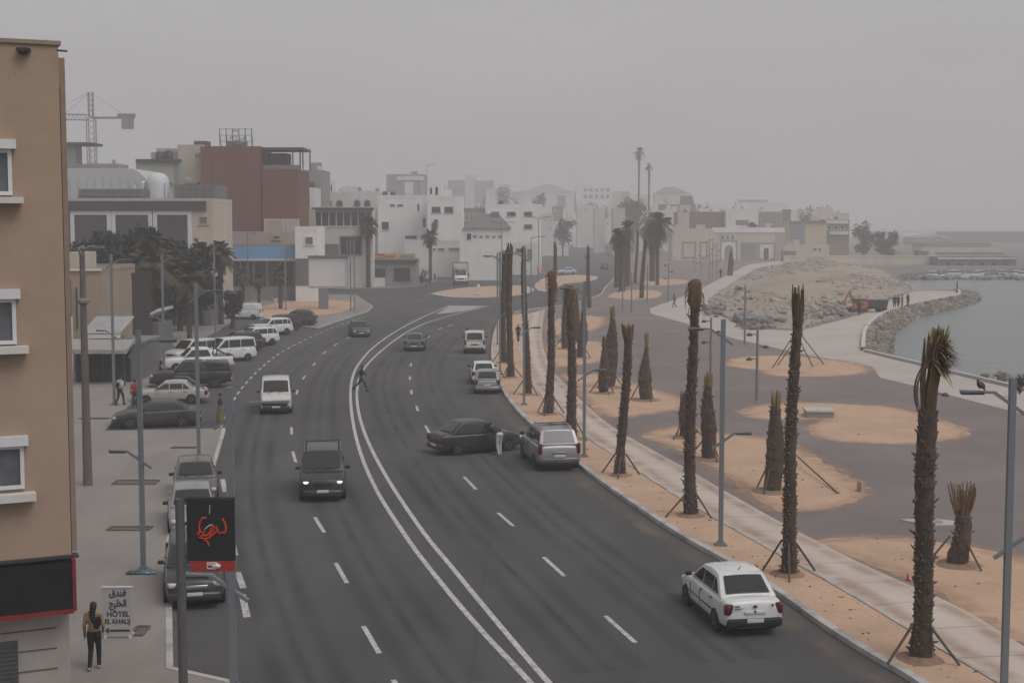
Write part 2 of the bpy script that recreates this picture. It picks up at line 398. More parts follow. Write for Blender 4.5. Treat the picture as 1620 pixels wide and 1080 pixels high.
# left pavements
def pav(px, name='pavement', m=M_WALK, z=.12, kw=True):
    pts = GL(px, z)
    struct(MB().prism(pts, 0, z, bottom=False).build(name, m))
    return pts
A_ = pav([(-900,1400),(520,1400),(440,1108),(355,1078),(263,1057),(262,960),(264,850),(268,770),(284,747),(333,742),(342,710),(352,677),(165,681),(205,640),(243,606),(252,572),(300,545),(345,523),(374,503),(350,478),(180,455),(-350,470),(-900,600)])
kerb(A_[1:12], .18, .135, off=-.09)
B_ = pav([(340,462),(560,466),(588,484),(580,492),(497,519),(425,508),(384,500)])
kerb(B_[1:5], .18, .135, off=.09)
C_ = pav([(420,452),(545,457),(620,455),(665,452),(692,444),(692,424),(420,424)])
kerb(C_[1:5], .18, .135, off=.09)
sheet('sand_bed', [(395,497),(430,480),(500,474),(560,478),(545,492),(490,500),(440,505)], .126, M_SAND, 4, True)
# roundabout islands
def island(px, name='traffic_island', sand=True):
    pts = sg(px + [px[0]], 5)
    struct(MB().prism(pts, 0, .14, bottom=False).build(name, M_KERB))
    if sand:
        c = sum(pts, Vector())/len(pts)
        inner = [c + (p-c)*.88 for p in pts[:-1]]
        struct(MB().prism(inner, None, .146).build('island_sand', M_SAND))
island([(680,466),(720,458),(780,453.5),(826,453),(845,459),(825,467),(770,471),(715,471)])
island([(852,461),(846,452),(862,441),(905,436),(945,438.5),(930,446),(893,450),(872,462)])
# painted gore + lines
mk = MB()
gore = GL([(690,497),(712,483.5),(768,484),(735,492)])
L1 = sg([(905,1160),(835,1075),(760,995),(690,912),(640,845),(592,768),(566,702),(555.5,645),(556,605),(566,578),(590,550),(625,525),(660,506),(700,488),(712,483)], 8)
L2 = sg([(948,1160),(868,1079),(790,988),(715,897),(665,835),(612,755),(581,695),(567,650),(565,615),(573,588),(592,565),(622,540),(652,521),(692,505),(772,484)], 8)
mk.ribbon(L1, .17, .0095); mk.ribbon(L2, .17, .0095)
def dash(a, b, w=.14):
    mk.ribbon(GL([a, b]), w, .0095)
for a, b in [((498,818),(513,842)),((531,890),(549,922)),((575,990),(600,1033)),((622,1075),(655,1130)),((958,974),(1005,1016)),((860,881),(893,911)),((788,811),(812,832)),((734,754),(753,774)),((673,673),(681,688)),((461,676),(461.5,687)),((463,714),(468,731))]: dash(a, b)
for (x, y), (ax, ay) in [((660,646),(-3,-9)),((651,620),(-1,-8)),((648.5,598),(0,-8)),((650,577),(2,-8)),((678,533),(6,-5)),((696,520),(8,-4)),((712,515),(8,-3)),((470,620),(3,-9)),((481,597),(5,-8)),((497,576),(6,-7)),((513,558),(8,-6)),((531,545),(8,-5)),((552,534),(9,-4))]:
    p = G(x, y); q = G(x+ax, y+ay); t = (q-p).normalized()
    mk.ribbon([p - t*1.2, p + t*1.2], .14, .0095)
edge = sg([(349,676),(366,640),(378,620),(392,603),(412,583),(442,559),(482,538),(512,524),(546,511),(582,499)], 8)
pts = resample(edge, .5); i = 0
while i + 4 < len(pts):
    mk.ribbon(pts[i:i+4], .14, .0095); i += 6
for a, b in [((376,905),(385,930)),((383,940),(391,976)),((366,850),(372,878)),((357,800),(362,826)),((352,758),(356,778))]: mk.ribbon(GL([a, b]), .2, .0095)
for a, b in [((165,681),(248,608)),((262,650),(300,604))]: mk.ribbon(GL([a, b]), .1, .0095) if False else None
mk.ribbon(GL([(690,429),(768,430)]), .5, .0095); mk.ribbon(GL([(768,439),(800,446)]), .3, .0095)
struct(mk.build('road_marking', M_PAINTL))
struct(MB().prism(gore, None, .0135).build('road_marking', mat('gore_paint', (.36,.36,.33), .8, var=.15, dirt=(.12,.12,.12), dscale=.8, damt=.6)))
# worn tracks, oil drip lines and kerb dust: thin films with soft edges lying on the asphalt
def film(name, line, w, z, col, alpha, nscale=1.2, off=0):
    L = offset_line(line, off + w/2); Q = offset_line(line, off - w/2); me = bpy.data.meshes.new(name); vs, fs = [], []
    for a, b2 in zip(L, Q): vs += [(a.x,a.y,z), (b2.x,b2.y,z)]
    for i in range(len(L)-1): fs.append((2*i+1, 2*i+3, 2*i+2, 2*i))
    me.from_pydata(vs, [], fs); uv = me.uv_layers.new(name='UVMap')
    for poly in me.polygons:
        for li in poly.loop_indices: uv.data[li].uv = (me.loops[li].vertex_index % 2, me.loops[li].vertex_index//2)
    key = 'film_%s' % name
    if key not in MATS:
        m = bpy.data.materials.new(key); m.use_nodes = True; MATS[key] = m; nt = m.node_tree; N = nt.nodes; b = N['Principled BSDF']; b.inputs['Base Color'].default_value = (*col, 1); b.inputs['Roughness'].default_value = .9
        u = N.new('ShaderNodeUVMap'); sp = N.new('ShaderNodeSeparateXYZ'); nt.links.new(u.outputs[0], sp.inputs[0])
        cr = N.new('ShaderNodeValToRGB'); e_ = cr.color_ramp.elements; e_[0].position = 0; e_[0].color = (0,0,0,1); e_[1].position = 1; e_[1].color = (0,0,0,1); q = cr.color_ramp.elements.new(.5); q.color = (1,1,1,1); cr.color_ramp.interpolation = 'EASE'
        nt.links.new(sp.outputs[0], cr.inputs[0])
        tc = N.new('ShaderNodeTexCoord'); nz = N.new('ShaderNodeTexNoise'); nz.inputs['Scale'].default_value = nscale; nz.inputs['Detail'].default_value = 6; nt.links.new(tc.outputs['Object'], nz.inputs['Vector'])
        mr = N.new('ShaderNodeMapRange'); mr.inputs[1].default_value = .3; mr.inputs[2].default_value = .7; mr.inputs[3].default_value = 0; mr.inputs[4].default_value = alpha; nt.links.new(nz.outputs['Fac'], mr.inputs[0])
        mu = N.new('ShaderNodeMath'); mu.operation = 'MULTIPLY'; nt.links.new(cr.outputs[0], mu.inputs[0]); nt.links.new(mr.outputs[0], mu.inputs[1]); nt.links.new(mu.outputs[0], b.inputs['Alpha'])
    me.materials.append(MATS[key]); o = bpy.data.objects.new(name, me); COL.objects.link(o); return struct(o)
Lr = resample(L2, 2.0); Ll = resample(L1, 2.0); Kr = resample(K[1:110], 1.0)
for i, o_ in enumerate((-1.0,-2.5,-4.2,-5.7)): film('tyre_track', Lr[2:-6], .85, .0055, (.03,.03,.031), .3, .12, o_)
for i, o_ in enumerate((1.1,2.6,4.3,5.8)): film('tyre_track', Ll[2:-6], .85, .0055, (.03,.03,.031), .3, .12, o_)
for o_ in (-1.75,-4.95): film('oil_drip', Lr[2:-8], .45, .0062, (.02,.02,.02), .28, .35, o_)
for o_ in (1.85,5.05): film('oil_drip', Ll[2:-8], .45, .0062, (.02,.02,.02), .28, .35, o_)
film('kerb_dust', Kr, 1.5, .0066, (.24,.19,.155), .6, .7, .75)
film('bay_dust', sg([(272,1060),(272,960),(275,850),(280,775)], 6), 1.0, .0066, (.2,.18,.16), .7, .9)
film('blown_sand', resample(PL, 1.0), 1.1, PROM+.0115, (.42,.27,.19), .55, .8, -.45)
film('blown_sand', resample(PR, 1.0), .9, PROM+.0115, (.42,.27,.19), .5, .8, .35)
for b_ in beds[:7]: film('bed_fringe', resample(sg(b_ + [b_[0]], 5, PROM), .8), 1.7, PROM+.0062, (.45,.295,.21), .8, 1.1)
jm = MB()
_pl, _pr = resample(PL, 2.5), PR
for p in _pl[1:]:
    q = min(_pr, key=lambda r_: (r_-p).length)
    if (q-p).length < 8: jm.ribbon([p, q], .035, PROM+.0105)
struct(jm.build('path_joint', mat('joint_dark', (.2,.165,.145), .9)))
# loose grit and dropped leaf bits on the sand
gm = MB(); rr0 = random.Random(77)
for poly in ([Vector((q.x,q.y)) for q in GL(b_, PROM)] for b_ in beds):
    x0, x1 = min(q.x for q in poly), max(q.x for q in poly); y0, y1 = min(q.y for q in poly), max(q.y for q in poly)
    for k in range(int(min(260, (x1-x0)*(y1-y0)*.6))):
        p = Vector((rr0.uniform(x0,x1), rr0.uniform(y0,y1)))
        j = False; jj = len(poly)-1
        for ii in range(len(poly)):
            a, b2 = poly[ii], poly[jj]
            if (a.y > p.y) != (b2.y > p.y) and p.x < (b2.x-a.x)*(p.y-a.y)/(b2.y-a.y)+a.x: j = not j
            jj = ii
        if j:
            s_ = rr0.uniform(.015,.045) if rr0.random() < .97 else rr0.uniform(.06,.11)
            gm.box((p.x,p.y,PROM+.004+s_*.2), (s_*rr0.uniform(.8,2.5), s_, s_*.6), rz=rr0.uniform(0,3.1), mi=rr0.randrange(3))
for k in range(260):
    i = rr0.randrange(2, len(PL)-8); a = PL[i]; b2 = min(K2, key=lambda r_: (r_-a).length); p = a.lerp(b2, rr0.uniform(.05,.92)); s_ = rr0.uniform(.015,.045) if rr0.random() < .97 else .08
    gm.box((p.x,p.y,PROM+.004+s_*.2), (s_*rr0.uniform(.8,2.5), s_, s_*.6), rz=rr0.uniform(0,3.1), mi=rr0.randrange(3))
go_ = gm.build('sand_grit', [mat('grit_brown', (.16,.1,.07), .9), mat('grit_pale', (.42,.36,.31), .9), mat('grit_dark', (.07,.055,.045), .9)]); tag(go_, 'small stones and dry leaf scraps scattered over the sand beds', 'grit', kind='stuff')
# tyre-worn patch repairs
# tree pits along the near pavement
soil = mat('pit_soil', (.13,.1,.085), .95, var=.3, scale=4)
def tree_pit(px, py, w, d, label):
    c = G(px, py, .12); e = empty('tree_pit', (c.x, c.y, .12), R(1), label, 'tree pit', 'empty tree pits in the left pavement')
    f = MB()
    for a, b2 in (((-w/2,-d/2),(w/2,-d/2)),((w/2,-d/2),(w/2,d/2)),((w/2,d/2),(-w/2,d/2)),((-w/2,d/2),(-w/2,-d/2))):
        f.bar((a[0],a[1],.012),(b2[0],b2[1],.012),.09,.05)
    f.build('frame', mat('pit_edging', (.1,.085,.078), .8, var=.2), e)
    s_ = MB(); s_.box((0,0,.003),(w-.1,d-.1,.004)); s_.build('soil', soil, e)
tree_pit(215,763,1.75,.95,'long shallow brown tree pit beside the lamp post by the car bay')
tree_pit(205,836,1.45,.6,'narrow brown tree pit just above the green and blue litter at the lamp foot')
tree_pit(292,708,1.25,.35,'thin grey tree pit at the foot of the lamp behind the parked car row')
tree_pit(221,998,.32,.85,'small square brown pit beside the hotel signboard')
tree_pit(150,662,1.6,.35,'brown tree pit behind the old pole with the round collar')
tree_pit(68,640,1.2,.3,'low pit hidden by the tan building')if False else None

# --------------------------------------------- rubble mound and rocks
def rock_template(seed, sub=1):
    bm = bmesh.new(); bmesh.ops.create_icosphere(bm, subdivisions=sub, radius=1)
    for v in bm.verts:
        n_ = mn.noise(v.co*1.3 + Vector((seed*7.1, seed*3.3, 0)))
        v.co *= 1 + .45*n_; 
        for ax in range(3): v.co[ax] = max(-.75, min(.75, v.co[ax]))
    vs = [v.co.copy() for v in bm.verts]; fs = [[v.index for v in f.verts] for f in bm.faces]; bm.free(); return vs, fs
ROCKS = [rock_template(i) for i in range(6)]
def add_rock(mb, p, s, rnd, flat=.7):
    vs, fs = rnd.choice(ROCKS)
    M = Matrix.Rotation(rnd.uniform(0, 6.3), 3, 'Z') @ Matrix.Rotation(rnd.uniform(-.5, .5), 3, 'X')
    sx, sy, sz = s*rnd.uniform(.7,1.3), s*rnd.uniform(.7,1.3), s*flat*rnd.uniform(.7,1.3)
    mb.add([M @ Vector((v.x*sx, v.y*sy, v.z*sz)) + p for v in vs], fs, rnd.randrange(3))
def inside(p, poly):
    r = False; j = len(poly)-1
    for i in range(len(poly)):
        a, b = poly[i], poly[j]
        if (a.y > p.y) != (b.y > p.y) and p.x < (b.x-a.x)*(p.y-a.y)/(b.y-a.y)+a.x: r = not r
        j = i
    return r
def dseg(p, a, b):
    ab = b-a; t = max(0, min(1, (p-a).dot(ab)/max(1e-9, ab.length_squared))); return (p-(a+ab*t)).length
mound = GL([(1118,492),(1122,474),(1158,447),(1200,424.5),(1255,415),(1310,412),(1400,428),(1416,441),(1438,452),(1443,461),(1400,476),(1362,495),(1330,505),(1262,523),(1200,519),(1165,511)])
mpoly = [Vector((p.x, p.y)) for p in mound]
def mh(x, y):
    p = Vector((x, y))
    if not inside(p, mpoly): return None
    d = min(dseg(p, mpoly[i], mpoly[(i+1) % len(mpoly)]) for i in range(len(mpoly)))
    t = min(1, d/11); t = t*t*(3-2*t)
    n = mn.noise(Vector((x*.05, y*.02, 3)))
    h = t*(1.35 + .7*n) + (.25*mn.noise(Vector((x*.35, y*.2, 0))) + .18*mn.noise(Vector((x*.9, y*.6, 9))))*min(1, d/2)
    # bulldozed ramp cutting across
    return PROM + .012 + max(0, h)
xs = [p.x for p in mpoly]; ys = [p.y for p in mpoly]
mb = MB(); idx = {}
nx, ny = 64, 150
X0, X1, Y0, Y1 = min(xs), max(xs), min(ys), max(ys)
for j in range(ny+1):
    y = Y0 + (Y1-Y0)*(j/ny)**1.5
    for i in range(nx+1):
        x = X0 + (X1-X0)*i/nx
        h = mh(x, y); idx[i, j] = len(mb.v); mb.v.append(Vector((x, y, h if h is not None else PROM-.15)))
for j in range(ny):
    for i in range(nx):
        q = [idx[i,j], idx[i+1,j], idx[i+1,j+1], idx[i,j+1]]
        if any(mb.v[k].z > PROM for k in q): mb.f.append(q); mb.m.append(0)
struct(mb.build('rubble_mound', M_SCREE, smooth=60))
rr = random.Random(3); rk = MB(); cnt = 0
while cnt < 4600:
    x, y = rr.uniform(X0, X1), Y0 + (Y1-Y0)*rr.random()**1.6
    h = mh(x, y)
    if h is None: continue
    dens = mn.noise(Vector((x*.06, y*.03, 20)))
    if dens < rr.uniform(-.25, .3): continue
    add_rock(rk, Vector((x, y, h)), rr.uniform(.09, .29)*(1 if rr.random() < .85 else rr.uniform(1.6, 3.2)), rr); cnt += 1
M_R2 = mat('rubble_stone_grey', (.22,.21,.2), .95, var=.3, scale=.5); M_R3 = mat('rubble_stone_pink', (.34,.275,.24), .95, var=.25, scale=.5)
ro = rk.build('rubble', [M_ROCK, M_R2, M_R3]); tag(ro, 'loose beige and grey stones strewn over the mound', 'rubble', kind='stuff')
# dark rock heaps at the foot of the mound
hp = MB(); rr = random.Random(8)
for (x, y, wx, n, s) in [(1130,494,16,60,.4),(1200,515,26,120,.42),(1290,500,24,120,.4),(1325,497,14,60,.4),(1178,508,14,60,.45),(1305,489,30,60,.35)]:
    for k in range(n):
        p = G(x + rr.gauss(0, wx*.6), y + rr.gauss(0, 3), PROM); p.z += rr.uniform(0, .7); add_rock(hp, p, rr.uniform(.25,1)*s*1.5, rr)
ho_ = hp.build('rock_heap', [M_R2, M_ROCKD, M_R2]); tag(ho_, 'dark heaps of broken rock along the foot of the mound', 'rocks', kind='stuff')
# breakwater armour
water_e = sg([(1424,577),(1410,556),(1410,540),(1422,521),(1452,503),(1500,490),(1543,480),(1552,470),(1540,461),(1512,458)], 6, SEAZ)
rim_r = sg([(1367,557),(1367,540),(1373,520),(1396,500),(1431,487),(1471,478),(1513,470),(1519,465),(1513,460)], 6)
bw = MB(); rr = random.Random(5)
def along(line, t):
    f_ = t*(len(line)-1); i = min(int(f_), len(line)-2); return line[i].lerp(line[i+1], f_-i)
NS = 60
for i in range(NS+1):
    a, b2 = along(rim_r, i/NS), along(water_e, i/NS)
    for j in range(7):
        p = a.lerp(b2, j/6*1.06); p.z = .05 - 1.7*(j/6)**1.1; bw.v.append(p)
for i in range(NS):
    for j in range(6):
        o = i*7+j; bw.f.append([o, o+1, o+8, o+7]); bw.m.append(1)
for k in range(2300):
    t, u = rr.random(), rr.random()
    a, b2 = along(rim_r, t), along(water_e, t); p = a.lerp(b2, .03 + u*1.0); p.z = .05 - 1.55*u**1.1
    add_rock(bw, p, rr.uniform(.3,.62), rr, .8)
bo = bw.build('breakwater', [M_ROCKD, mat('breakwater_core', (.12,.11,.1), .95, var=.3), mat('breakwater_stone_buff', (.29,.245,.2), .95, var=.3, scale=.6, dirt=(.15,.13,.11), damt=.6)])
tag(bo, 'curved breakwater of dumped brown boulders', 'breakwater', kind='stuff')
# rocks below the sea wall and at the far shore
fr = MB()
for k in range(260):
    x = rr.uniform(1420, 1620); p = G(x, 441 + rr.uniform(-1.5, 1.5), SEAZ); p.z += rr.uniform(-.2, .5); add_rock(fr, p, rr.uniform(.4,.9), rr)
for k in range(160):
    p = G(rr.uniform(1412,1486), rr.uniform(428,441), -1); add_rock(fr, p, rr.uniform(.5,1.1), rr)
for k in range(90):
    p = G(rr.uniform(1530,1640), rr.uniform(600,624), -1.0); p.z += rr.uniform(-.3,.6); p += Vector((rr.uniform(0,1.2),0,0)); add_rock(fr, p, rr.uniform(.2,.6), rr)
fo = fr.build('shore_rock', [M_ROCKD, M_R2, M_ROCKD]); tag(fo, 'dark shore rocks at the edge of the water', 'rocks', kind='stuff')
sb = MB(); sb.add(GL([(1530,604),(1560,600),(1600,606),(1660,622),(1660,640),(1600,618)], -1.05), [(0,1,2,3,4,5)])
struct(sb.build('beach', M_SAND))
# ------------------------------------------------------------------ vehicles
def loft(stations, ring_fn):
    """stations -> closed loft of rings (all same count)"""
    mb = MB(); rings = [ring_fn(*s_) for s_ in stations]; n = len(rings[0])
    for r_ in rings: mb.v += r_
    for i in range(len(rings)-1):
        for k in range(n):
            k2 = (k+1) % n
            mb.f.append([i*n+k, i*n+k2, (i+1)*n+k2, (i+1)*n+k]); mb.m.append(0)
    mb.f.append(list(reversed(range(n)))); mb.f.append([(len(rings)-1)*n+k for k in range(n)]); mb.m += [0, 0]
    return mb
def fixn(o):
    bm = bmesh.new(); bm.from_mesh(o.data); bmesh.ops.recalc_face_normals(bm, faces=bm.faces); bm.to_mesh(o.data); bm.free(); return o

SPECS = {
 # L, W, H, clearance, front axle x, rear axle x, wheel radius, cowl x, roof front, roof rear, tail base x, belt z, hood nose z, deck z, roof half width
 'sedan': dict(L=4.3, W=1.74, H=1.5, zc=.2, fa=1.32, ra=-1.3, wr=.31, xc=.98, rf=.28, rr=-1.0, xd=-1.62, belt=.97, nose=.74, deck=.98, wt=.56, pil=[.0, -.82]),
 'old_sedan': dict(L=4.5, W=1.7, H=1.4, zc=.22, fa=1.38, ra=-1.3, wr=.31, xc=.9, rf=.3, rr=-.95, xd=-1.45, belt=.9, nose=.72, deck=.9, wt=.57, pil=[.0, -.78]),
 'lowsedan': dict(L=4.6, W=1.8, H=1.44, zc=.18, fa=1.38, ra=-1.32, wr=.33, xc=.95, rf=.15, rr=-1.0, xd=-1.85, belt=.94, nose=.72, deck=.98, wt=.54, pil=[-.05, -.95]),
 'hatch': dict(L=4.05, W=1.74, H=1.48, zc=.2, fa=1.25, ra=-1.27, wr=.31, xc=.9, rf=.22, rr=-1.5, xd=-1.93, belt=.95, nose=.74, deck=None, wt=.56, pil=[-.02, -.95]),
 'suv': dict(L=4.4, W=1.84, H=1.68, zc=.25, fa=1.33, ra=-1.32, wr=.35, xc=.95, rf=.3, rr=-1.75, xd=-2.08, belt=1.08, nose=.9, deck=None, wt=.62, pil=[.05, -.92, -1.5]),
 'van': dict(L=4.4, W=1.83, H=1.84, zc=.2, fa=1.38, ra=-1.35, wr=.32, xc=1.2, rf=.5, rr=-2.0, xd=-2.15, belt=1.1, nose=.92, deck=None, wt=.7, pil=[.2, -.8]),
 'pickup': dict(L=5.1, W=1.82, H=1.76, zc=.32, fa=1.6, ra=-1.45, wr=.38, xc=1.05, rf=.45, rr=-.75, xd=-1.0, belt=1.12, nose=.98, deck=None, wt=.62, pil=[.1], bed=True),
}
def car(kind, paintm, loc, heading, label, cat, group=None, name='parked_car', lit=False, glass=None, trim=None, mods=(), plate=True, low=None, scale=1.0):
    sp = SPECS[kind]; L, W, H = sp['L'], sp['W'], sp['H']; zc, wr = sp['zc'], sp['wr']; belt = sp['belt']; hw = W/2
    e = empty(name, loc, heading, label, cat, group); e.scale = (scale,)*3
    glass = glass or GLASS; trim = trim or paintm
    xc, rf, rr_, xd, nose, deck, wt = sp['xc'], sp['rf'], sp['rr'], sp['xd'], sp['nose'], sp['deck'], sp['wt']
    f = L/2; bed = sp.get('bed')
    # --- lower body
    if bed: tail = [(-f, belt-.3, .86), (-f+.03, belt-.02, .95), (-f+.12, belt+.02, .97), (-1.1, belt+.02, .985)]
    elif deck: tail = [(-f, .55, .8), (-f+.03, deck-.16, .88), (-f+.1, deck-.01, .92), (-f+.3, deck+.02, .95), (xd+.1, deck, .97)]
    else: tail = [(-f, .62, .84), (-f+.04, belt-.12, .92), (-f+.14, belt, .96), (xd+.35, belt, .985)]
    st = tail + [(0, belt-.02, 1.0), (xc-.15, belt-.01, .99), (xc+.1, belt-.03, .985), ((xc+f)/2, (belt+nose)/2+.045, .965), (f-.32, nose+.05, .93), (f-.12, nose, .86), (f-.03, nose-.1, .8), (f, nose-.3, .74)]
    def ring(x, zt, w):
        zb = zc + (.06 if abs(x) > f-.15 else 0)
        h = zt - zb; w_ = hw*w; tp = .88 if x > xc or (deck and x < xd) or bed else .9
        half = [(0, zb), (w_*.9, zb), (w_*.985, zb+h*.16), (w_, zb+h*.42), (w_*.985, zb+h*.74), (w_*.95, zb+h*.93), (w_*tp*.93, zt), (w_*.45, zt+.018), ]
        pts = [Vector((x, -y, z)) for y, z in half] + [Vector((x, 0, zt+.025))] + [Vector((x, y, z)) for y, z in reversed(half[1:])]
        return pts
    body = loft(st, ring).build('body', [paintm, BLACKP], e, smooth=50); fixn(body)
    cut = MB()
    for ax in (sp['fa'], sp['ra']): cut.lathe([(wr*1.17, -hw-.1), (wr*1.17, hw+.1)], (ax, 0, wr*1.02), 24, axis='Y', mi=1)
    co = cut.build('cutter', [paintm, BLACKP]); fixn(co)
    def mods_(o):
        sb = o.modifiers.new('s', 'SUBSURF'); sb.levels = 2; sb.render_levels = 2
        bo = o.modifiers.new('b', 'BOOLEAN'); bo.operation = 'DIFFERENCE'; bo.object = co; bo.solver = 'EXACT'
    baked(body, mods_)
    me_ = co.data; bpy.data.objects.remove(co); bpy.data.meshes.remove(me_)
    body.data.polygons.foreach_set('use_smooth', [True]*len(body.data.polygons)); body.data.set_sharp_from_angle(angle=R(40))
    # --- cabin
    wb = hw*.9; cb = belt-.05
    def prof(x):   # roof height over x
        return H - .05*((x-(rf+rr_)/2)/((rf-rr_)/2))**2
    def halfw(z): return wb + (wt+.06-wb)*(z-belt)/(H-belt)
    if bed: cst = [(xd-.02, belt+.02), (rr_, H-.03), ((rf+rr_)/2, H), (rf, H-.04), (xc, belt+.01)]
    else: cst = [(xd, belt+.01 if deck else belt+.02), (rr_, prof(rr_)), ((rf*.25+rr_*.75), prof(rf*.25+rr_*.75)), ((rf+rr_)/2, H), (rf, prof(rf)), (xc, belt+.01)]
    def ringc(x, zt):
        pts = [(wb, cb), (halfw(zt), zt), (halfw(zt)*.55, zt+.03*(zt > belt+.1)),]
        return [Vector((x, -y, z)) for y, z in pts] + [Vector((x, 0, zt+.04*(zt > belt+.1)))] + [Vector((x, y, z)) for y, z in reversed(pts)]
    cab = loft(cst, ringc).build('cabin', trim, e); fixn(cab)
    def bev(o):
        b_ = o.modifiers.new('b', 'BEVEL'); b_.width = .055; b_.segments = 3; b_.limit_method = 'ANGLE'; b_.angle_limit = R(22)
    baked(cab, bev); cab.data.polygons.foreach_set('use_smooth', [True]*len(cab.data.polygons)); cab.data.set_sharp_from_angle(angle=R(35))
    # --- glass
    def pane(nm, quad, inset=(.05, .05), off=.012, nu=6):
        (a, b_, c_, d_) = quad; m = MB(); n = (b_-a).cross(d_-a).normalized()
        cx = sum((q for q in quad), Vector())/4
        if n.dot(cx - Vector((0, 0, .6))) < 0: n = -n
        iu, iv = inset
        for j in range(2):
            for i in range(nu+1):
                u = iu + (1-2*iu)*i/nu; v = iv + (1-2*iv)*j
                p = a.lerp(b_, u).lerp(d_.lerp(c_, u), v) + n*off
                bul = .03*(1-(2*u-1)**2)
                m.v.append(p + Vector((0, 0, bul)) if nu > 1 else p)
        for i in range(nu): m.f.append([i, i+1, nu+1+i+1, nu+1+i]); m.m.append(0)
        o = m.build(nm, glass, e); return o
    zt = prof(rf) if not bed else H-.04
    pane('windshield', [Vector((xc, -wb*.98, belt+.01)), Vector((xc, wb*.98, belt+.01)), Vector((rf, halfw(zt), zt)), Vector((rf, -halfw(zt), zt))], (.055, .07))
    zr = H-.03 if bed else prof(rr_)
    if 'panel' not in mods:
        rz0 = belt+.02
        pane('rear_window', [Vector((xd, wb*.98, rz0)), Vector((xd, -wb*.98, rz0)), Vector((rr_, -halfw(zr), zr)), Vector((rr_, halfw(zr), zr))], (.09, .1 if deck else .08))
    z1, z2 = belt+.035, H-.15
    fx = lambda z: xc + (rf-xc)*(z-belt)/(zt-belt) - .13
    bx = lambda z: xd + (rr_-xd)*(z-belt)/(zr-belt) + (.2 if deck else .12)
    for sgn in (1, -1):
        ed = [None] + sp['pil'] + [None]
        if 'panel' in mods: ed = [None, sp['pil'][0], 'stop']
        for i in range(len(ed)-1):
            if ed[i+1] == 'stop': break
            xa = (lambda z: fx(z)) if ed[i] is None else (lambda z, p=ed[i]: p-.03)
            xb = (lambda z: bx(z)) if ed[i+1] is None else (lambda z, p=ed[i+1]: p+.03)
            if xa(z2) - xb(z2) < .02 and xa(z1)-xb(z1) < .15: continue
            m = MB(); vs = []
            for z in (z1, (z1+z2)/2, z2):
                x_a = xa(z); x_b = min(xb(z), x_a-.02)
                yy = sgn*(wb + (halfw(zt)-wb)*(z-cb)/(zt-cb) + .012)
                vs += [Vector((x_a, yy, z)), Vector((x_b, yy, z))]
            fs = [(0,1,3,2), (2,3,5,4)]
            m.add(vs, fs if sgn > 0 else [tuple(reversed(q)) for q in fs]); m.build('side_window', glass, e)
    # --- wheels
    for ax in (sp['fa'], sp['ra']):
        for sgn in (1, -1):
            t = MB(); w2 = .1
            t.lathe([(wr*.62, -w2), (wr*.93, -w2), (wr, -w2*.7), (wr, w2*.7), (wr*.93, w2), (wr*.62, w2)], (0, 0, 0), 22, axis='Y')
            wo = t.build('wheel', TYRE, e, smooth=40, loc=(ax, sgn*(hw-.1), wr))
            r_ = MB(); r_.lathe([(wr*.64, .0), (wr*.64, .075), (wr*.58, .082), (wr*.52, .05), (.02, .05)], (0, 0, 0), 20, axis='Y', mi=1 if 'steel' not in mods else 0)
            nsp = 5
            for k in range(nsp):
                th = 2*math.pi*k/nsp; r_.bar((.03*math.cos(th), .072, .03*math.sin(th)), (wr*.58*math.cos(th), .075, wr*.58*math.sin(th)), .055, .02, mi=0)
            r_.lathe([(.06, .05), (.055, .092), (.02, .095)], (0, 0, 0), 10, axis='Y', mi=0)
            if sgn < 0:
                for v in r_.v: v.y = -v.y
                r_.f = [list(reversed(q)) for q in r_.f]
            r_.build('rim', [RIM if 'dark_rim' not in mods else DARKSTEEL, DARKSTEEL], wo, smooth=40)
        wl = MB(); wl.lathe([(wr*1.12, -hw+.23), (wr*1.12, hw-.23)], (ax, 0, wr*1.0), 16, axis='Y'); wl.build('wheel_well', BLACKP, e)
    # --- underside, bumpers, grille, lamps
    m = MB(); m.box((0, 0, zc+.02), (L*.86, W*.8, .1)); m.build('underbody', BLACKP, e)
    def rbox(nm, c_, d_, ma, par=e, bv=.02, rz=0):
        o = MB().box((0,0,0), d_).build(nm, ma, par, loc=c_, rz=rz)
        def q(o_): b_ = o_.modifiers.new('b', 'BEVEL'); b_.width = min(bv, min(d_)*.45); b_.segments = 2
        baked(o, q); o.data.polygons.foreach_set('use_smooth', [True]*len(o.data.polygons)); o.data.set_sharp_from_angle(angle=R(50)); return o
    bm_ = low or paintm
    nz = nose
    rbox('front_bumper', (f-.09, 0, zc+.17), (.3, W*.83, .26), bm_, bv=.07)
    rbox('rear_bumper', (-f+.1, 0, zc+.2 if not bed else zc+.25), (.3, W*.88, .26 if not bed else .16), low or (CHROME if bed else paintm), bv=.07)
    rbox('lower_intake', (f+.045, 0, zc+.12), (.04, W*.5, .11), BLACKP)
    rbox('grille', (f-.01, 0, nz-.2), (.06, W*.42, .13 if kind != 'pickup' else .22), BLACKP if 'chrome_grille' not in mods else CHROME)
    for sgn in (1, -1):
        rbox('headlight', (f-.13, sgn*hw*.68, nz-.13), (.22, .27 if lit else .34, .1 if lit else .15), LIT if lit else CLEARL, bv=.05, rz=-sgn*R(22))
        tz = (deck or belt) - (.2 if deck else .16)
        if kind in ('suv', 'van'): rbox('tail_light', (-f+.07, sgn*hw*.86, tz+.02), (.16, .15, .42), REDL, bv=.04, rz=sgn*R(20))
        elif bed: rbox('tail_light', (-f+.06, sgn*hw*.9, belt-.24), (.1, .12, .36), REDL, bv=.03)
        else: rbox('tail_light', (-f+.1, sgn*hw*.8, tz-.02), (.2, .24, .3), REDL, bv=.06, rz=sgn*R(24))
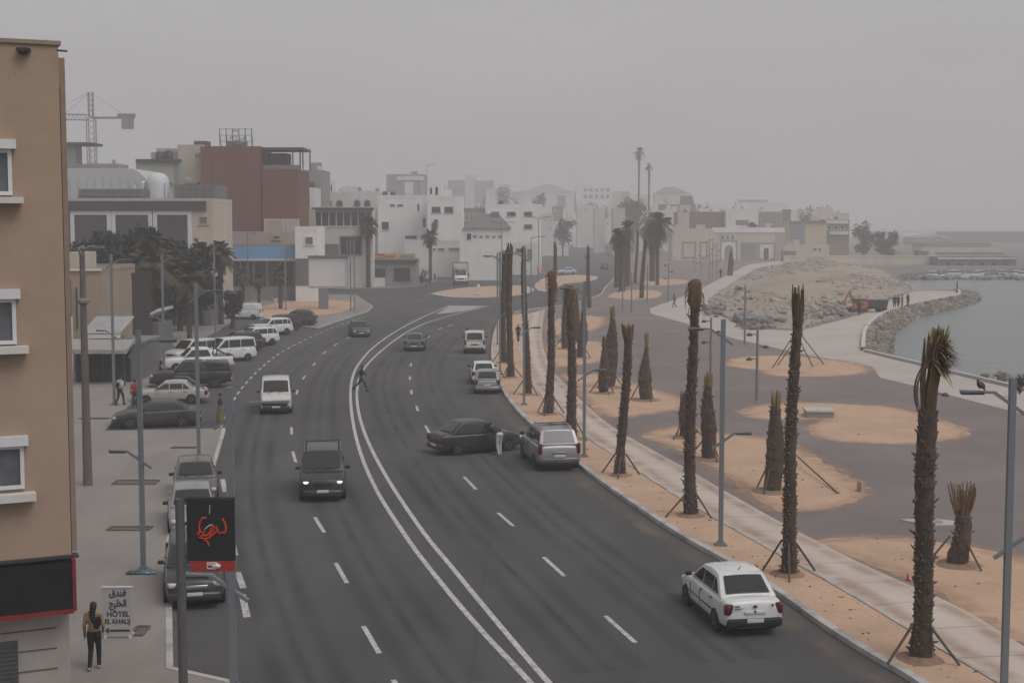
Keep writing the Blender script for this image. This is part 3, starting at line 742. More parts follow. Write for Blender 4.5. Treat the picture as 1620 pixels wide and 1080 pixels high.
        rbox('mirror', (xc-.22, sgn*(hw+.07), belt+.1), (.1, .2, .13), BLACKP if 'paint_mirror' not in mods else paintm, bv=.05)
        for hx in ([sp['pil'][0]+.02, sp['pil'][-1 if not bed else 0]-.02] if kind != 'suv' else [.06, -.85]):
            rbox('door_handle', (hx-.12, sgn*(hw*.985), belt-.14), (.16, .035, .03), BLACKP, bv=.01)
        ds = MB()
        for x_ in (xc-.12, sp['pil'][0]):
            ds.box((x_, sgn*(hw-.052), (zc+belt)/2), (.009, .1, (belt-zc)*.5))
        ds.box(((xc+xd)/2*.6, sgn*(hw*.965), zc+.07), ((xc-xd)*.72, .1, .06))
        if 'strip' in mods: ds.box((0, sgn*(hw-.047), zc+.34), (2.1, .1, .03))
        ds.build('door_seam', BLACKP, e)
    rbox('tail_trim', (-f-.005, 0, (deck or belt)-.3), (.03, W*.34, .09), BLACKP if 'dark_tail' in mods else paintm)
    if plate:
        rbox('number_plate', (f+.062, 0, zc+.26), (.012, .46, .11), PLATE, bv=.004)
        rbox('number_plate', (-f-.055, 0, zc+(.27 if deck else .4) if not bed else zc+.45), (.012, .46, .11), PLATE, bv=.004)
    wp = MB()
    for y0 in (.1, -.45): wp.bar((xc+.02, y0, belt+.025), (xc-.1, y0+.42, belt+.12), .018)
    wp.build('wiper', BLACKP, e)
    if 'rails' in mods:
        for sgn in (1, -1):
            m = MB(); yy = sgn*(wt-.02); m.tube([(rf-.2, yy, H-.01), (rf-.35, yy, H+.07), (rr_+.35, yy, H+.07), (rr_+.2, yy, H-.01)], .022, 8); m.build('roof_rail', CHROME if 'chrome_rail' in mods else BLACKP, e)
        m = MB()
        if 'nobar' in mods: m.bar((rr_+.3, -wt, H+.03), (rr_+.3, wt, H+.03), .03)
        else: m.bar((rr_+.9, -wt, H+.06), (rr_+.9, wt, H+.06), .05, .03); m.bar((rf-.6, -wt, H+.06), (rf-.6, wt, H+.06), .05, .03)
        m.build('roof_bar', BLACKP, e)
    if 'canopy' in mods:
        cp = loft([(-f+.1, belt+.2), (-f+.22, H-.08), (-1.2, H-.04), (-.85, H-.05)], lambda x, zt: [Vector((x, -wb*.98, belt-.02)), Vector((x, -halfw(zt)*1.02, zt)), Vector((x, 0, zt+.03)), Vector((x, halfw(zt)*1.02, zt)), Vector((x, wb*.98, belt-.02))]).build('bed_canopy', paintm, e); fixn(cp); baked(cp, bev); cp.data.polygons.foreach_set('use_smooth', [True]*len(cp.data.polygons)); cp.data.set_sharp_from_angle(angle=R(35))
        for sgn in (1, -1): mq = MB(); mq.add([(-1.15, sgn*(wb*.93), belt+.16), (-f+.5, sgn*(wb*.93), belt+.16), (-f+.55, sgn*(halfw(H-.2)+.03), H-.2), (-1.15, sgn*(halfw(H-.2)+.03), H-.2)], [(0,1,2,3)] if sgn < 0 else [(3,2,1,0)]); mq.build('canopy_window', glass, e)
    if bed:
        m = MB(); m.box((-f+.78, 0, belt+.03), (1.4, W*.72, .012)); m.build('cargo_bed', BLACKP, e)
        m = MB()
        for sgn in (1, -1): m.box((-f+.78, sgn*hw*.84, belt+.045), (1.5, .12, .03))
        m.box((-f+.1, 0, belt+.045), (.1, W*.8, .03)); m.build('bed_rail', paintm if 'roll' not in mods else BLACKP, e)
        if 'roll' in mods:
            m = MB(); m.tube([(-1.25, -.7, belt), (-1.35, -.66, H-.12), (-1.35, .66, H-.12), (-1.25, .7, belt)], .045, 8)
            for sgn in (1, -1): m.tube([(-1.35, sgn*.6, H-.16), (-2.1, sgn*.68, belt+.05)], .04, 8)
            m.build('roll_bar', BLACKP, e)
    if 'badges' in mods:
        for y_, z_, w_, h_ in ((0, .84, .1, .07), (0, .7, .06, .06), (.5, .86, .14, .035), (-.48, .86, .07, .05), (.46, .8, .2, .02)): m = MB(); m.box((-f-.012, y_, z_), (.02, w_, h_)); m.build('badge' if z_ > .75 else 'boot_lock', DARKSTEEL, e)
    if 'antenna' in mods:
        m = MB(); m.tube([(rr_+.25, 0, H), (rr_-.0, 0, H+.16)], [.015, .006], 6); m.build('antenna', BLACKP, e)
    return e
def at_heading(a, b):
    """heading (rotation z of +x axis) of the ground direction from pixel a to pixel b"""
    d = G(*b) - G(*a); return math.atan2(d.y, d.x)
HD = lambda deg: R(90 + deg)      # 0 = driving away from the camera, + = turned to the left
# paints
PW = paint('white', (.66,.66,.66)); PW2 = paint('dusty_white', (.55,.54,.52)); PSIL = paint('silver', (.3,.3,.31), .35, .5); PBLK = paint('black', (.017,.017,.019))
PDG = paint('dark_grey', (.042,.044,.047), .35, .3); PGR = paint('mid_grey', (.115,.115,.12), .35, .4); PDB = paint('charcoal', (.028,.03,.032), .35, .2); PBEI = paint('beige', (.4,.38,.34)); PGRN = paint('dark_green', (.03,.038,.033))
PTAN = paint('grey_beige', (.12,.115,.105), .4, .3)
def back_at(px, py, kind, hd):     # car whose REAR bottom centre shows at the pixel
    p = G(px, py); L = SPECS[kind]['L']/2; return (p.x + math.cos(hd)*L, p.y + math.sin(hd)*L, .004)
def front_at(px, py, kind, hd):
    p = G(px, py); L = SPECS[kind]['L']/2; return (p.x - math.cos(hd)*L, p.y - math.sin(hd)*L, .004)
def centre_at(px, py, kind=None, hd=0):
    p = G(px, py); return (p.x, p.y, .004)
h = HD(10)
car('sedan', PW, back_at(1194, 1008, 'sedan', h), h, 'white four door sedan with black rear bumper pulling along the right kerb', 'car', name='white_sedan', low=BLACKP, mods=('strip', 'steel', 'antenna', 'badges'))
h = HD(10)
car('suv', PSIL, back_at(884, 745, 'suv', h), h, 'silver estate car with roof rails parked at the kerb by the palms', 'car', name='parked_estate_car', mods=('rails', 'chrome_rail'), low=PGR, scale=1.1)
h = at_heading((728, 719), (806, 712)) 
car('sedan', PDB, centre_at(752, 713), h, 'dark grey sedan stopped sideways across the lane with a man leaning on it', 'car', name='dark_sedan', mods=('paint_mirror',), scale=1.03)
h = HD(1)
car('hatch', PSIL, back_at(771, 624, 'hatch', h), h, 'silver hatchback parked by the kerb behind the white hatchback', 'car', name='parked_hatchback')
car('hatch', PW, back_at(766, 609, 'hatch', HD(4)), HD(4), 'white hatchback half hidden in front of the silver hatchback', 'car', name='parked_hatchback')
h = HD(1)
car('van', PW2, back_at(751, 560, 'van', h), h, 'white people carrier with dark bumper at the kerb, person standing at its left', 'car', name='parked_people_carrier', low=BLACKP, mods=('dark_tail',))
h = HD(1)
car('lowsedan', PGR, back_at(655, 556, 'lowsedan', h), h, 'grey sedan driving away in the middle of the road', 'car', name='grey_sedan', mods=('dark_tail',))
h = R(-90 + 12)
car('lowsedan', PDG, front_at(572, 534, 'lowsedan', h), h, 'dark grey sedan approaching just left of the double line', 'car', name='dark_sedan')
h = R(-90 + 7.5)
car('van', PDB, front_at(511, 795, 'van', h), h, 'black van with bright headlights and roof bars driving towards the viewer', 'van', name='black_van', lit=True, mods=('rails','nobar'))
h = R(-90 + 9.5)
car('van', PW2, front_at(437, 656, 'van', h), h, 'white boxy van with dark lower body driving between the dashed lines', 'van', name='white_van', low=BLACKP, scale=1.02)
# angled parking on the left: noses towards the pavement
def park(kind, pm, rear, front, label, cat, name, **kw):
    a, b_ = G(*rear), G(*front); c_ = (a+b_)/2; d = b_-a
    return car(kind, pm, (c_.x, c_.y, .004), math.atan2(d.y, d.x), label, cat, 'cars parked nose in on the left', name=name, **kw)
park('lowsedan', PDB, (312, 671), (182, 676), 'dark grey sedan parked sideways at the near end of the left parking lot', 'car', 'parked_sedan')
park('old_sedan', PBEI, (326, 636), (214, 638), 'old beige sedan between the dark grey sedan and the black pickup', 'car', 'parked_sedan', mods=('steel',))
park('pickup', PBLK, (365, 611), (240, 614), 'black pickup truck with a chrome tail lamp beside the beige sedan', 'pickup', 'parked_pickup_truck', scale=1.04, mods=('canopy',))
park('pickup', PW, (374, 585), (248, 590), 'white double cab pickup with black roll bar behind the black pickup', 'pickup', 'parked_pickup_truck', mods=('roll',), scale=1.03)
park('van', PW2, (336, 570), (272, 576), 'white minivan hidden behind the cab of the white pickup', 'car', 'parked_van', low=PGR)
park('van', PW, (394, 569), (322, 574), 'small white window van between the white pickup and a black car', 'van', 'parked_van', low=PGR, scale=1.04)
park('suv', PBLK, (415, 554), (337, 557), 'black crossover behind the small white window van', 'car', 'parked_crossover')
park('suv', PW, (432, 545), (372, 549), 'white crossover with dark wheel arches next to the black one', 'car', 'parked_crossover', low=BLACKP)
park('hatch', PW2, (432, 536), (372, 540), 'white hatchback hidden between the two white crossovers', 'car', 'parked_hatchback')
park('suv', PW, (457, 528), (398, 532), 'white crossover third from the far end of the parked row', 'car', 'parked_crossover')
park('suv', PBLK, (468, 522), (418, 526), 'black crossover squeezed between a white crossover and the green one', 'car', 'parked_crossover')
park('suv', PGRN, (496, 516), (440, 516), 'dark green crossover at the far end of the parked row', 'car', 'parked_crossover', mods=('rails',))
park('van', PW, (411, 505), (357, 505), 'white panel van parked alone near the palms and billboard', 'van', 'parked_van', mods=('panel',))
# bay of three in the foreground left
for kind, pm, fy, fx_, lab, md in [('suv', PDG, 967, 309, 'dark grey tall estate car at the front of the three cars parked in the bay', ('chrome_grille',)), ('hatch', PSIL, 852, 306, 'silver car in the middle of the bay, hidden behind the banner', ()), ('hatch', PTAN, 800, 311, 'grey beige car with black mirrors at the back of the bay', ())]:
    h = R(-90 + 13.3)
    car(kind, pm, front_at(fx_, fy, kind, h), h, lab, 'car', 'cars parked in the left bay', name='parked_hatchback', mods=md, scale=.95 if kind == 'suv' else 1)
# far traffic
h = at_heading((914, 434), (880, 434.5))
car('sedan', paint('pale_blue', (.42,.5,.58)), centre_at(896, 434), h, 'white and pale blue sedan behind the round island', 'car', name='pale_blue_sedan')
h = R(-90)
car('hatch', PW, front_at(907, 392, 'hatch', h), h, 'small white car far up the road, facing the viewer', 'car', name='far_car')
car('suv', PGR, back_at(957, 394, 'suv', HD(0)), HD(0), 'pale grey car far up the road near its right side', 'car', name='far_car')
car('hatch', PDG, back_at(957, 426, 'hatch', HD(0)), HD(0), 'dark grey hatchback leaving past the round island', 'car', name='far_car')
h = R(180)
p = G(500, 461); car('hatch', PDG, (p.x, p.y, .004), h, 'dark car in the side street behind the billboard', 'car', name='far_car')
p = G(590, 433); 
# box truck
def box_truck(px, py, hd, label):
    p = G(px, py); e = empty('box_truck', (p.x - math.cos(hd)*2.9, p.y - math.sin(hd)*2.9, .004), hd, label, 'truck')
    Wd = 2.15
    m = MB(); m.box((-.9, 0, .72), (5.2, .8, .25)); m.build('chassis', DARKSTEEL, e)
    m = MB(); m.prism([(0,0)]*3 if False else [(-3.0,-Wd/2),(1.0,-Wd/2),(1.0,Wd/2),(-3.0,Wd/2)], .95, 3.15); o = m.build('cargo_box', PW2, e)
    def bev(o_): b_ = o_.modifiers.new('b','BEVEL'); b_.width = .05; b_.segments = 2
    baked(o, bev)
    m = MB()
    for x_ in (-3.02, 1.02): m.bar((x_,-Wd/2,3.18),(x_,Wd/2,3.18),.07); m.bar((x_,-Wd/2,.9),(x_,-Wd/2,3.18),.07); m.bar((x_,Wd/2,.9),(x_,Wd/2,3.18),.07)
    m.build('box_frame', PGR, e)
    cabst = [(1.15, 2.15, .9), (1.5, 2.3, .97), (1.9, 2.2, .97), (2.45, 1.45, .96), (2.85, 1.1, .93), (2.95, .85, .88)]
    def ring(x, zt, w):
        w_ = .97*w; h = [(0, .45), (w_*.95, .45), (w_, .8), (w_, min(1.25, zt-.1)), (w_*.86, zt), ]
        return [Vector((x, -y, z)) for y, z in h] + [Vector((x, 0, zt+.03))] + [Vector((x, y, z)) for y, z in reversed(h[1:])]
    o = loft(cabst, ring).build('cab', PW, e); fixn(o)
    def sm(o_): s_ = o_.modifiers.new('s','SUBSURF'); s_.levels = 1; s_.render_levels = 1
    baked(o, sm); o.data.polygons.foreach_set('use_smooth', [True]*len(o.data.polygons))
    m = MB(); m.add([(2.5,-.78,1.48),(2.5,.78,1.48),(1.98,.7,2.12),(1.98,-.7,2.12)], [(0,1,2,3)]); m.build('windshield', GLASS, e)
    m = MB(); m.box((2.93,0,1.0),(.06,.9,.16)); m.build('grille', BLACKP, e)
    m = MB(); m.box((2.9,0,.55),(.2,1.8,.25)); m.build('bumper', BLACKP, e)
    for s_ in (1,-1):
        m = MB(); m.box((2.86,s_*.68,1.0),(.14,.3,.2)); m.build('headlight', CLEARL, e)
        m = MB(); m.box((2.2,s_*1.1,1.55),(.1,.2,.35)); m.build('mirror', BLACKP, e)
        for x_ in (2.1,-1.6):
            m = MB(); m.lathe([(.2,-.12),(.38,-.12),(.4,-.08),(.4,.08),(.38,.12),(.2,.12)], (0,0,0), 18, axis='Y'); wo = m.build('wheel', TYRE, e, loc=(x_, s_*.9, .4))
            m = MB(); m.lathe([(.22,-.125),(.22,.125)], (0,0,0), 14, axis='Y'); m.build('rim', RIM, wo)
    m = MB(); m.box((2.98,0,.62),(.02,.5,.12)); m.build('number_plate', PLATE, e)
    m = MB(); m.prism([(1.1,-.8),(1.9,-.8),(1.9,.8),(1.1,.8)], 2.3, 2.65); o = m.build('wind_deflector', PW2, e)
    return e
box_truck(729, 452, R(-90+3), 'small white box truck coming down to the roundabout').scale = (1.25,)*3
# motorbikes with riders up the road
# ------------------------------------------------------------------ lamps, palms, signs
def lamp(px, py, top_y, label, group, arm=1, z0=PROM, name='street_lamp', low=True, H=None):
    """square steel post with a bent arm near the top over the road and a lower one over the walk"""
    b = G(px, py, z0); 
    H = H or (P(px, top_y, b.y).z - z0)
    e = empty(name, b, 0, label, 'street lamp', group)
    m = MB(); m.box((0,0,H/2), (.145,.145,H)); m.box((0,0,.03), (.4,.4,.06)); m.box((0,0,.09),(.24,.24,.08))
    m.build('post', STEELP, e)
    def armf(z, s, L):
        m = MB(); m.bar((-s*.32,0,z-.3), (s*.42,0,z+.22), .11, .07); m.bar((s*.42-.02*s,0,z+.22), (s*L,0,z+.25), .13, .06)
        a = m.build('arm', STEELP, e)
        q = MB(); q.box((s*(L-.28),0,z+.2),(.5,.18,.05)); q.build('lamp_head', DARKSTEEL, a)
    armf(H-.55, arm, 1.2)
    if low: armf(H*.47, -arm, 1.0)
    return e
GL_ = 'lamp posts along the sea side of the road'
lamp(1588, 1092, 598, 'nearest sea side lamp post, with a bird on its arm', GL_, -1)
lamp(1140, 862, 505, 'lamp post between the palms above the white sedan', GL_, -1)
lamp(924, 722, 445, 'lamp post just behind the roof of the silver estate car', GL_, -1)
lamp(829, 640, 392, 'lamp post rising from the kerb right of the silver hatchback', GL_, -1)
lamp(791, 588, 398, 'lamp post at the kerb beside the white hatchback', GL_, -1)
lamp(787, 545, 400, 'lamp post at the kerb beside the white people carrier', GL_, -1)
GM_ = 'lamp posts along the left pavement'
lamp(372, 1200, 612, 'close grey lamp post behind the hanging black banner', GM_, 1, z0=0)
lamp(227, 902, 522, 'lamp post standing in green and blue litter on the left pavement', GM_, 1)
lamp(315, 742, 448, 'lamp post directly behind the grey beige car in the bay', GM_, 1)
lamp(181, 640, 402, 'lamp post beside the man in the white shirt', GM_, 1)
lamp(260, 600, 402, 'lamp post in front of the dark trees behind the two sedans', GM_, 1)
lamp(341, 535, 382, 'lamp post standing beside the small white window van', GM_, 1)
lamp(393, 478, 365, 'thin lamp post in front of the blue shop front', GM_, 1)
lamp(452, 490, 388, 'thin lamp post left of the billboard', GM_, 1)
lamp(555, 490, 375, 'left one of two lamp posts right of the billboard', GM_, 1, low=False)
lamp(561, 492, 382, 'right one of two lamp posts right of the billboard', GM_, 1, low=False)
GP = 'tall slim lamps on the promenade'
def tall_lamp(px, py, top_y, label, z0=PROM, n=3):
    b = G(px, py, z0); H = P(px, top_y, b.y).z - z0
    e = empty('promenade_lamp', b, 0, label, 'lamp', GP)
    m = MB(); m.tube([(0,0,0),(0,0,H*.5),(0,0,H)], [.1,.085,.07], 10); m.lathe([(.17,0),(.17,.05),(.1,.12)],(0,0,0),10); m.build('pole', STEELP, e)
    for k in range(n):
        z = H*(.94 - .17*k); s = 1 if k % 2 else -1
        q = MB(); q.bar((0,0,z),(s*.42,-.05,z+.02),.045); q.lathe([(.03,z-.1),(.17,z-.09),(.19,z-.03),(.1,z+.08),(.02,z+.1)],(s*.5,-.05,0),10); q.build('lamp_head', DARKSTEEL, e)
tall_lamp(1197, 636, 522, 'promenade lamp right of the pair, its pole ending near the sand bed')
tall_lamp(1124, 600, 502, 'promenade lamp between the brown headed palm and a short stump')
tall_lamp(1178, 546, 450, 'promenade lamp standing in front of the rubble mound')
tall_lamp(1057, 478, 416, 'promenade lamp near a walker at the left foot of the mound')
tall_lamp(985, 492, 440, 'promenade lamp left of the far leaning palms')
tall_lamp(999, 495, 432, 'promenade lamp beside the far leaning trunk', n=2)
tall_lamp(1024, 480, 420, 'promenade lamp by the far sand bed', n=2)
for i, (x, y, t, lab) in enumerate([(1099,428,404,'leftmost of the grey poles before the arched building'),(1108,436,402,'second grey pole before the arched building'),(1122,446,378,'tall double pole before the arched building'),(1127,440,376,'tallest grey pole before the arched building'),(1134,436,384,'right hand grey pole before the arched building')]): tall_lamp(x, y, t, lab, n=4)
tall_lamp(1478, 690, 604, 'promenade lamp half hidden behind the green tufted palm')
# street lights beyond the roundabout
def far_pole(px, py, top_y, label, arms=2):
    b = G(px, py); H = P(px, top_y, b.y).z
    e = empty('street_light', b, 0, label, 'street light', 'street lights around the junction')
    m = MB(); m.tube([(0,0,0),(0,0,H)],[.12,.06],8); m.build('pole', STEELP, e)
    for s in ((1,-1) if arms == 2 else (1,)):
        a = MB(); a.tube([(0,0,H-.1),(s*.8,0,H+.15),(s*1.7,0,H+.2)],.05,6); a.box((s*1.9,0,H+.17),(.6,.22,.09)); a.build('lamp_head', DARKSTEEL, e)
far_pole(852, 448, 345, 'double armed street light on the island before the white house')
far_pole(840, 470, 376, 'street light rising behind the kerb palms', 1)
far_pole(794, 452, 353, 'street light behind the box truck road', 2)
far_pole(676, 420, 262, 'tall thin mast before the white town houses', 1)
far_pole(740, 408, 352, 'small street light behind the white box truck', 1)
# old painted pole with collar and utility posts on the left
b = G(139, 767, .12); e = empty('utility_pole', b, 0, 'old grey tapered pole with a round collar on the left pavement', 'pole')
H = P(139, 398, b.y).z - .12
m = MB(); m.tube([(0,0,0),(0,0,H*.35),(0,0,H)],[.2,.17,.11],12); m.build('shaft', mat('old_pole', (.13,.115,.105), .8, var=.2, scale=3), e)
zc_ = P(139, 475, b.y).z - .12
m = MB(); m.lathe([(.14,zc_-.16),(.25,zc_-.1),(.26,zc_),(.14,zc_+.1)],(0,0,0),14); m.build('collar', mat('pole_collar', (.2,.17,.15), .7), e)
m = MB(); m.tube([(0,0,H-.1),(-.1,0,H+.1),(.1,0,H+.15)],.13,8); m.tube([(.0,0,H),(.3,0,H+.2),(.55,0,H+.2)],.05,8); m.box((.7,0,H+.18),(.4,.2,.1)); m.build('lamp_head', STEELP, e)

# ------------------------------------------------------------------ palms
BARK = mat('palm_bark', (.064,.046,.036), .95, var=.4, scale=6, dirt=(.12,.092,.07), dscale=3, damt=.5)
BARK2 = mat('palm_leaf_base', (.115,.083,.06), .95, var=.4, scale=5, dirt=(.16,.125,.095), dscale=2, damt=.6)
TUFT = mat('palm_tuft_green', (.22,.165,.06), .8, var=.35, scale=4)
TUFTB = mat('palm_tuft_brown', (.16,.095,.045), .9, var=.35, scale=4)
STAKE = mat('stake_wood', (.1,.075,.06), .9, var=.3, scale=6)
SACK = mat('burlap_wrap', (.115,.07,.042), .95, var=.3, scale=5)
def trunk_palm(px, py, top_px, top_y, w, label, group, style='green', z0=PROM, taper=.8, prof=None, stakes=3, spiky=1.0, seed=0, hook=False):
    rnd = random.Random(seed*31+5)
    b = G(px, py, z0); t = P(top_px, top_y, b.y); H = t.z - z0; dx = t.x - b.x
    e = empty('palm_tree', b, 0, label, 'palm', group)
    r0 = w/2
    n = max(10, int(H/.22)); pts = []; rad = []
    for i in range(n+1):
        u = i/n
        pts.append(Vector((dx*u + .05*math.sin(u*5+seed), .06*math.sin(u*4+seed*2), H*u*.93)))
        if prof: r_ = r0*prof(u)
        else: r_ = r0*((1.22 - .35*min(1, u*7)) if u < .15 else (.9 + (taper-.9)*(u-.15)/.85))
        rad.append(r_*(1+.05*math.sin(i*2.1+seed)))
    m = MB(); m.tube(pts, rad, 14)
    for v in m.v: 
        q = mn.noise(v*3.1); v.x += .035*q; v.y += .035*mn.noise(v*3.1+Vector((9,0,0)))
    m.mi = 0
    # leaf bases: short upturned wedges in a spiral
    a0_ = Vector((seed*5.3, 0, 0)); s = m; s.mi = 1; rows = int(H*.93/.1)
    for i in range(rows):
        u = i/rows; f_ = u*n; k = min(int(f_), n-1); c_ = pts[k].lerp(pts[k+1], f_-k); rr_ = rad[k]
        for j in range(7):
            th = j*2*math.pi/7 + i*2.4 + rnd.uniform(-.2,.2)
            if rnd.random() > (.8*spiky + .1)*(1 if u < .5 else 1.35-.7*u): continue
            d = Vector((math.cos(th), math.sin(th), 0)); tt = Vector((-d.y, d.x, 0))
            if mn.noise(a0_ + Vector((math.cos(th)*.5, math.sin(th)*.5, i*.09))) < (-.45 if seed in (1, 2) else -.25): continue
            ln = rnd.choice((.04,.06,.07,.09,.13))*rnd.uniform(.7,1.25)*spiky*(1.5 if rnd.random() < .07 else 1); wd = rnd.uniform(.04,.08)
            a = c_ + d*(rr_-.02); tip = c_ + d*(rr_+ln*.62) + Vector((0,0,ln*rnd.uniform(.3,1.1)))
            s.add([a - tt*wd, a + tt*wd, a + Vector((0,0,.09)) , tip, tip+Vector((0,0,.03))], [(0,1,3),(1,2,4,3),(2,0,3,4)])
    tr = s.build('trunk', [BARK, BARK2], e)
    topc = pts[-1]; r_t = rad[-1]
    g_ = MB()
    if style in ('green', 'tied', 'spread', 'fan'):
        nst = 26 if style != 'fan' else 34
        hh = H*.07 + {'fan': 1.0, 'spread': .3}.get(style, .6)
        for k in range(nst):
            th = rnd.uniform(0, 6.28); rr_ = r_t*rnd.uniform(.2,.85); sp_ = {'green': .1, 'tied': .05, 'spread': .2, 'fan': .3}[style]
            p0 = topc + Vector((math.cos(th)*rr_, math.sin(th)*rr_, -.25)); L = hh*rnd.uniform(.65,1.05)
            p1 = p0 + Vector((math.cos(th)*sp_*L, math.sin(th)*sp_*L, L)); mid = p0.lerp(p1,.5)+Vector((math.cos(th)*.03, math.sin(th)*.03, 0))
            g_.tube([p0, mid, p1], [.045,.035,.018], 5)
        g_.build('tied_fronds', TUFT if style == 'green' else TUFTB if style in ('spread','fan') else mat('palm_tuft_olive', (.085,.068,.036), .85, var=.3), e)
    elif style == 'sack':
        prof_ = [(.02,-.3),(r_t*1.1,-.28),(r_t*1.5,.05),(r_t*1.62,.45),(r_t*1.45,.7),(r_t*.8,.82),(.02,.84)]
        g_.lathe(prof_, topc, 14)
        for v in g_.v:
            q = mn.noise(v*4); v += Vector((q*.08, mn.noise(v*4+Vector((5,5,5)))*.08, q*.05))
        g_.build('burlap_wrap', SACK, e, smooth=60)
        h_ = MB()
        for k in range(30):
            th = rnd.uniform(0,6.28); p0 = topc + Vector((math.cos(th)*r_t*1.4, math.sin(th)*r_t*1.4, rnd.uniform(-.15,.7))); h_.tube([p0, p0+Vector((math.cos(th)*.12, math.sin(th)*.12,-.12)), p0+Vector((math.cos(th)*.13, math.sin(th)*.13,-rnd.uniform(.25,.6)))],[.018,.014,.006],4)
        h_.build('dry_frond', TUFTB, e)
    elif style == 'head':     # tall neck of cut stalks with a bent feathery head
        for k in range(22):
            th = rnd.uniform(0,6.28); p0 = topc + Vector((math.cos(th)*r_t*.5, math.sin(th)*r_t*.5, -.2)); L = rnd.uniform(1.1,2.0)
            g_.tube([p0, p0+Vector((math.cos(th)*.06,math.sin(th)*.06,L*.5)), p0+Vector((math.cos(th)*.1+.1,math.sin(th)*.1,L))],[.05,.04,.02],5)
        g_.build('frond_stalk', mat('palm_stalk', (.12,.078,.042), .9, var=.35), e)
        h_ = MB()
        for k in range(480):
            L = rnd.uniform(.22,.6); th = rnd.uniform(-1.1,1.1); el = rnd.uniform(-.7,1.5); p0 = topc+Vector((.12+rnd.uniform(-.15,.2), rnd.uniform(-.2,.2), 1.3+rnd.uniform(-.3,.4)))
            d = Vector((math.cos(th)*math.cos(el), math.sin(th)*math.cos(el), math.sin(el))); tt = d.cross(Vector((0,0,1))).normalized()*.035
            p1 = p0+d*L*.6; p2 = p0+d*L+Vector((0,0,-.25*abs(math.cos(el))*L))
            h_.add([p0-tt*.6,p0+tt*.6,p1+tt,p1-tt,p2+tt*.3,p2-tt*.3],[(0,1,2,3),(3,2,4,5)], k%2)
        h_.build('frond_head', [TUFT, TUFTB], e)
        d_ = MB()
        for k in range(9):
            y0 = rnd.uniform(-.2,.2); bo_ = rnd.uniform(.2,.36); d_.tube([topc+Vector((-.03-bo_*math.sin(math.pi*q_/9)**.8, y0*(1+.3*q_/9), 1.25-1.6*q_/9*rnd.uniform(.98,1.02))) for q_ in range(10)], [.013-.0008*q_ for q_ in range(10)], 5)
        d_.build('drooping_frond', mat('dead_frond', (.14,.1,.085), .9, var=.3), e)
    # stakes
    for k in range(stakes):
        th = 2*math.pi*k/max(1,stakes) + .5 + seed; L = rnd.uniform(.8,1.05)
        h0 = rnd.uniform(.75,1.1)
        q = MB(); q.tube([Vector((math.cos(th)*r0*.95+dx*.1, math.sin(th)*r0*.95, h0)), Vector((math.cos(th)*L, math.sin(th)*L, .02))], .035, 6); q.build('stake', STAKE, e)
    # dug earth round the foot
    so = MB(); so.lathe([(r0*2.4,.0),(r0*2.1,.05),(r0*1.1,.1),(.02,.12)],(0,0,0),16)
    for v in so.v: v.x += .12*mn.noise(v*2.2+b); v.y += .12*mn.noise(v*2.2+b+Vector((3,0,0)))
    so.build('soil_mound', mat('dug_sand', (.25,.16,.11), .95, var=.25, scale=4), e, smooth=80)
    return e
GA = 'bare trunked palms planted along the kerb'; GB = 'short cone shaped palms set in the sand beds'; GC = 'far palms beyond the roundabout'
trunk_palm(1455,1042,1470,618,.5,'nearest palm, tall shaggy trunk with a bent green head of fronds',GA,'head',taper=.95,seed=1)
trunk_palm(1245,908,1262,470,.44,'tall palm trunk rising behind the white sedan',GA,'tied',taper=.62,seed=2)
trunk_palm(1092,815,1097,452,.46,'palm with a rusty brown burlap wrapped head',GA,'sack',taper=.68,seed=3)
trunk_palm(982,752,993,514,.42,'shorter dark palm with a small flared tip right of the silver estate car',GA,'spread',taper=.8,seed=4)
trunk_palm(905,694,902,462,.52,'thick shaggy palm right behind the silver estate car',GA,'sack',taper=.66,seed=5)
trunk_palm(868,655,874,436,.52,'palm with a small rounded brown head left of the thick shaggy one',GA,'sack',taper=.6,seed=6)
trunk_palm(834,624,829,398,.46,'palm right behind the kerb lamp post',GA,'tied',taper=.6,seed=7)
trunk_palm(807,597,806,392,.5,'palm beside the white hatchback, reddish trunk',GA,'tied',taper=.8,seed=8,spiky=.6)
trunk_palm(797,574,797,402,.5,'palm at the curve of the kerb near the white people carrier',GA,'tied',taper=.8,seed=9,spiky=.6)
trunk_palm(878,480,878,385,.55,'palm with a loose crown in line with the pale blue sedan',GC,'tied',taper=.8,seed=10,stakes=0)
cone = lambda u: (.9+.35*math.sin(min(1,u*2.2)*1.57) if u < .45 else 1.25-1.0*((u-.45)/.55)**1.1)
trunk_palm(1516,893,1524,800,.62,'short palm with a fan of cut stalks on top, near the close lamp post',GB,'fan',prof=lambda u: 1.1-.45*u,seed=11,spiky=.8)
trunk_palm(1222,777,1229,632,.72,'short cone palm with pale green stalks left of the tall trunk',GB,'green',prof=lambda u: .95+.1*math.sin(u*3) if u < .55 else 1.0-1.05*(u-.55),seed=12,spiky=.85)
trunk_palm(1120,727,1121,600,.6,'short dark cone palm right of the burlap headed palm',GB,'green',prof=lambda u: 1.0+.15*math.sin(u*3.1) if u < .5 else 1.15-1.2*(u-.5),seed=13,spiky=.85)
trunk_palm(1083,692,1083,628,.6,'stump palm mostly hidden behind the burlap headed palm',GB,'tied',prof=lambda u: 1.0-.3*u,seed=14,spiky=.85)
trunk_palm(1021,633,1022,536,.78,'short cone palm with one green spike alone in its sand bed',GB,'green',prof=lambda u: 1.0 if u < .35 else 1.0-.95*((u-.35)/.65)**1.0+.1,seed=15,spiky=.85)
trunk_palm(964,613,968,492,.85,'broad dark cone palm beside a paler stake',GB,'green',prof=cone,seed=16,spiky=.85)
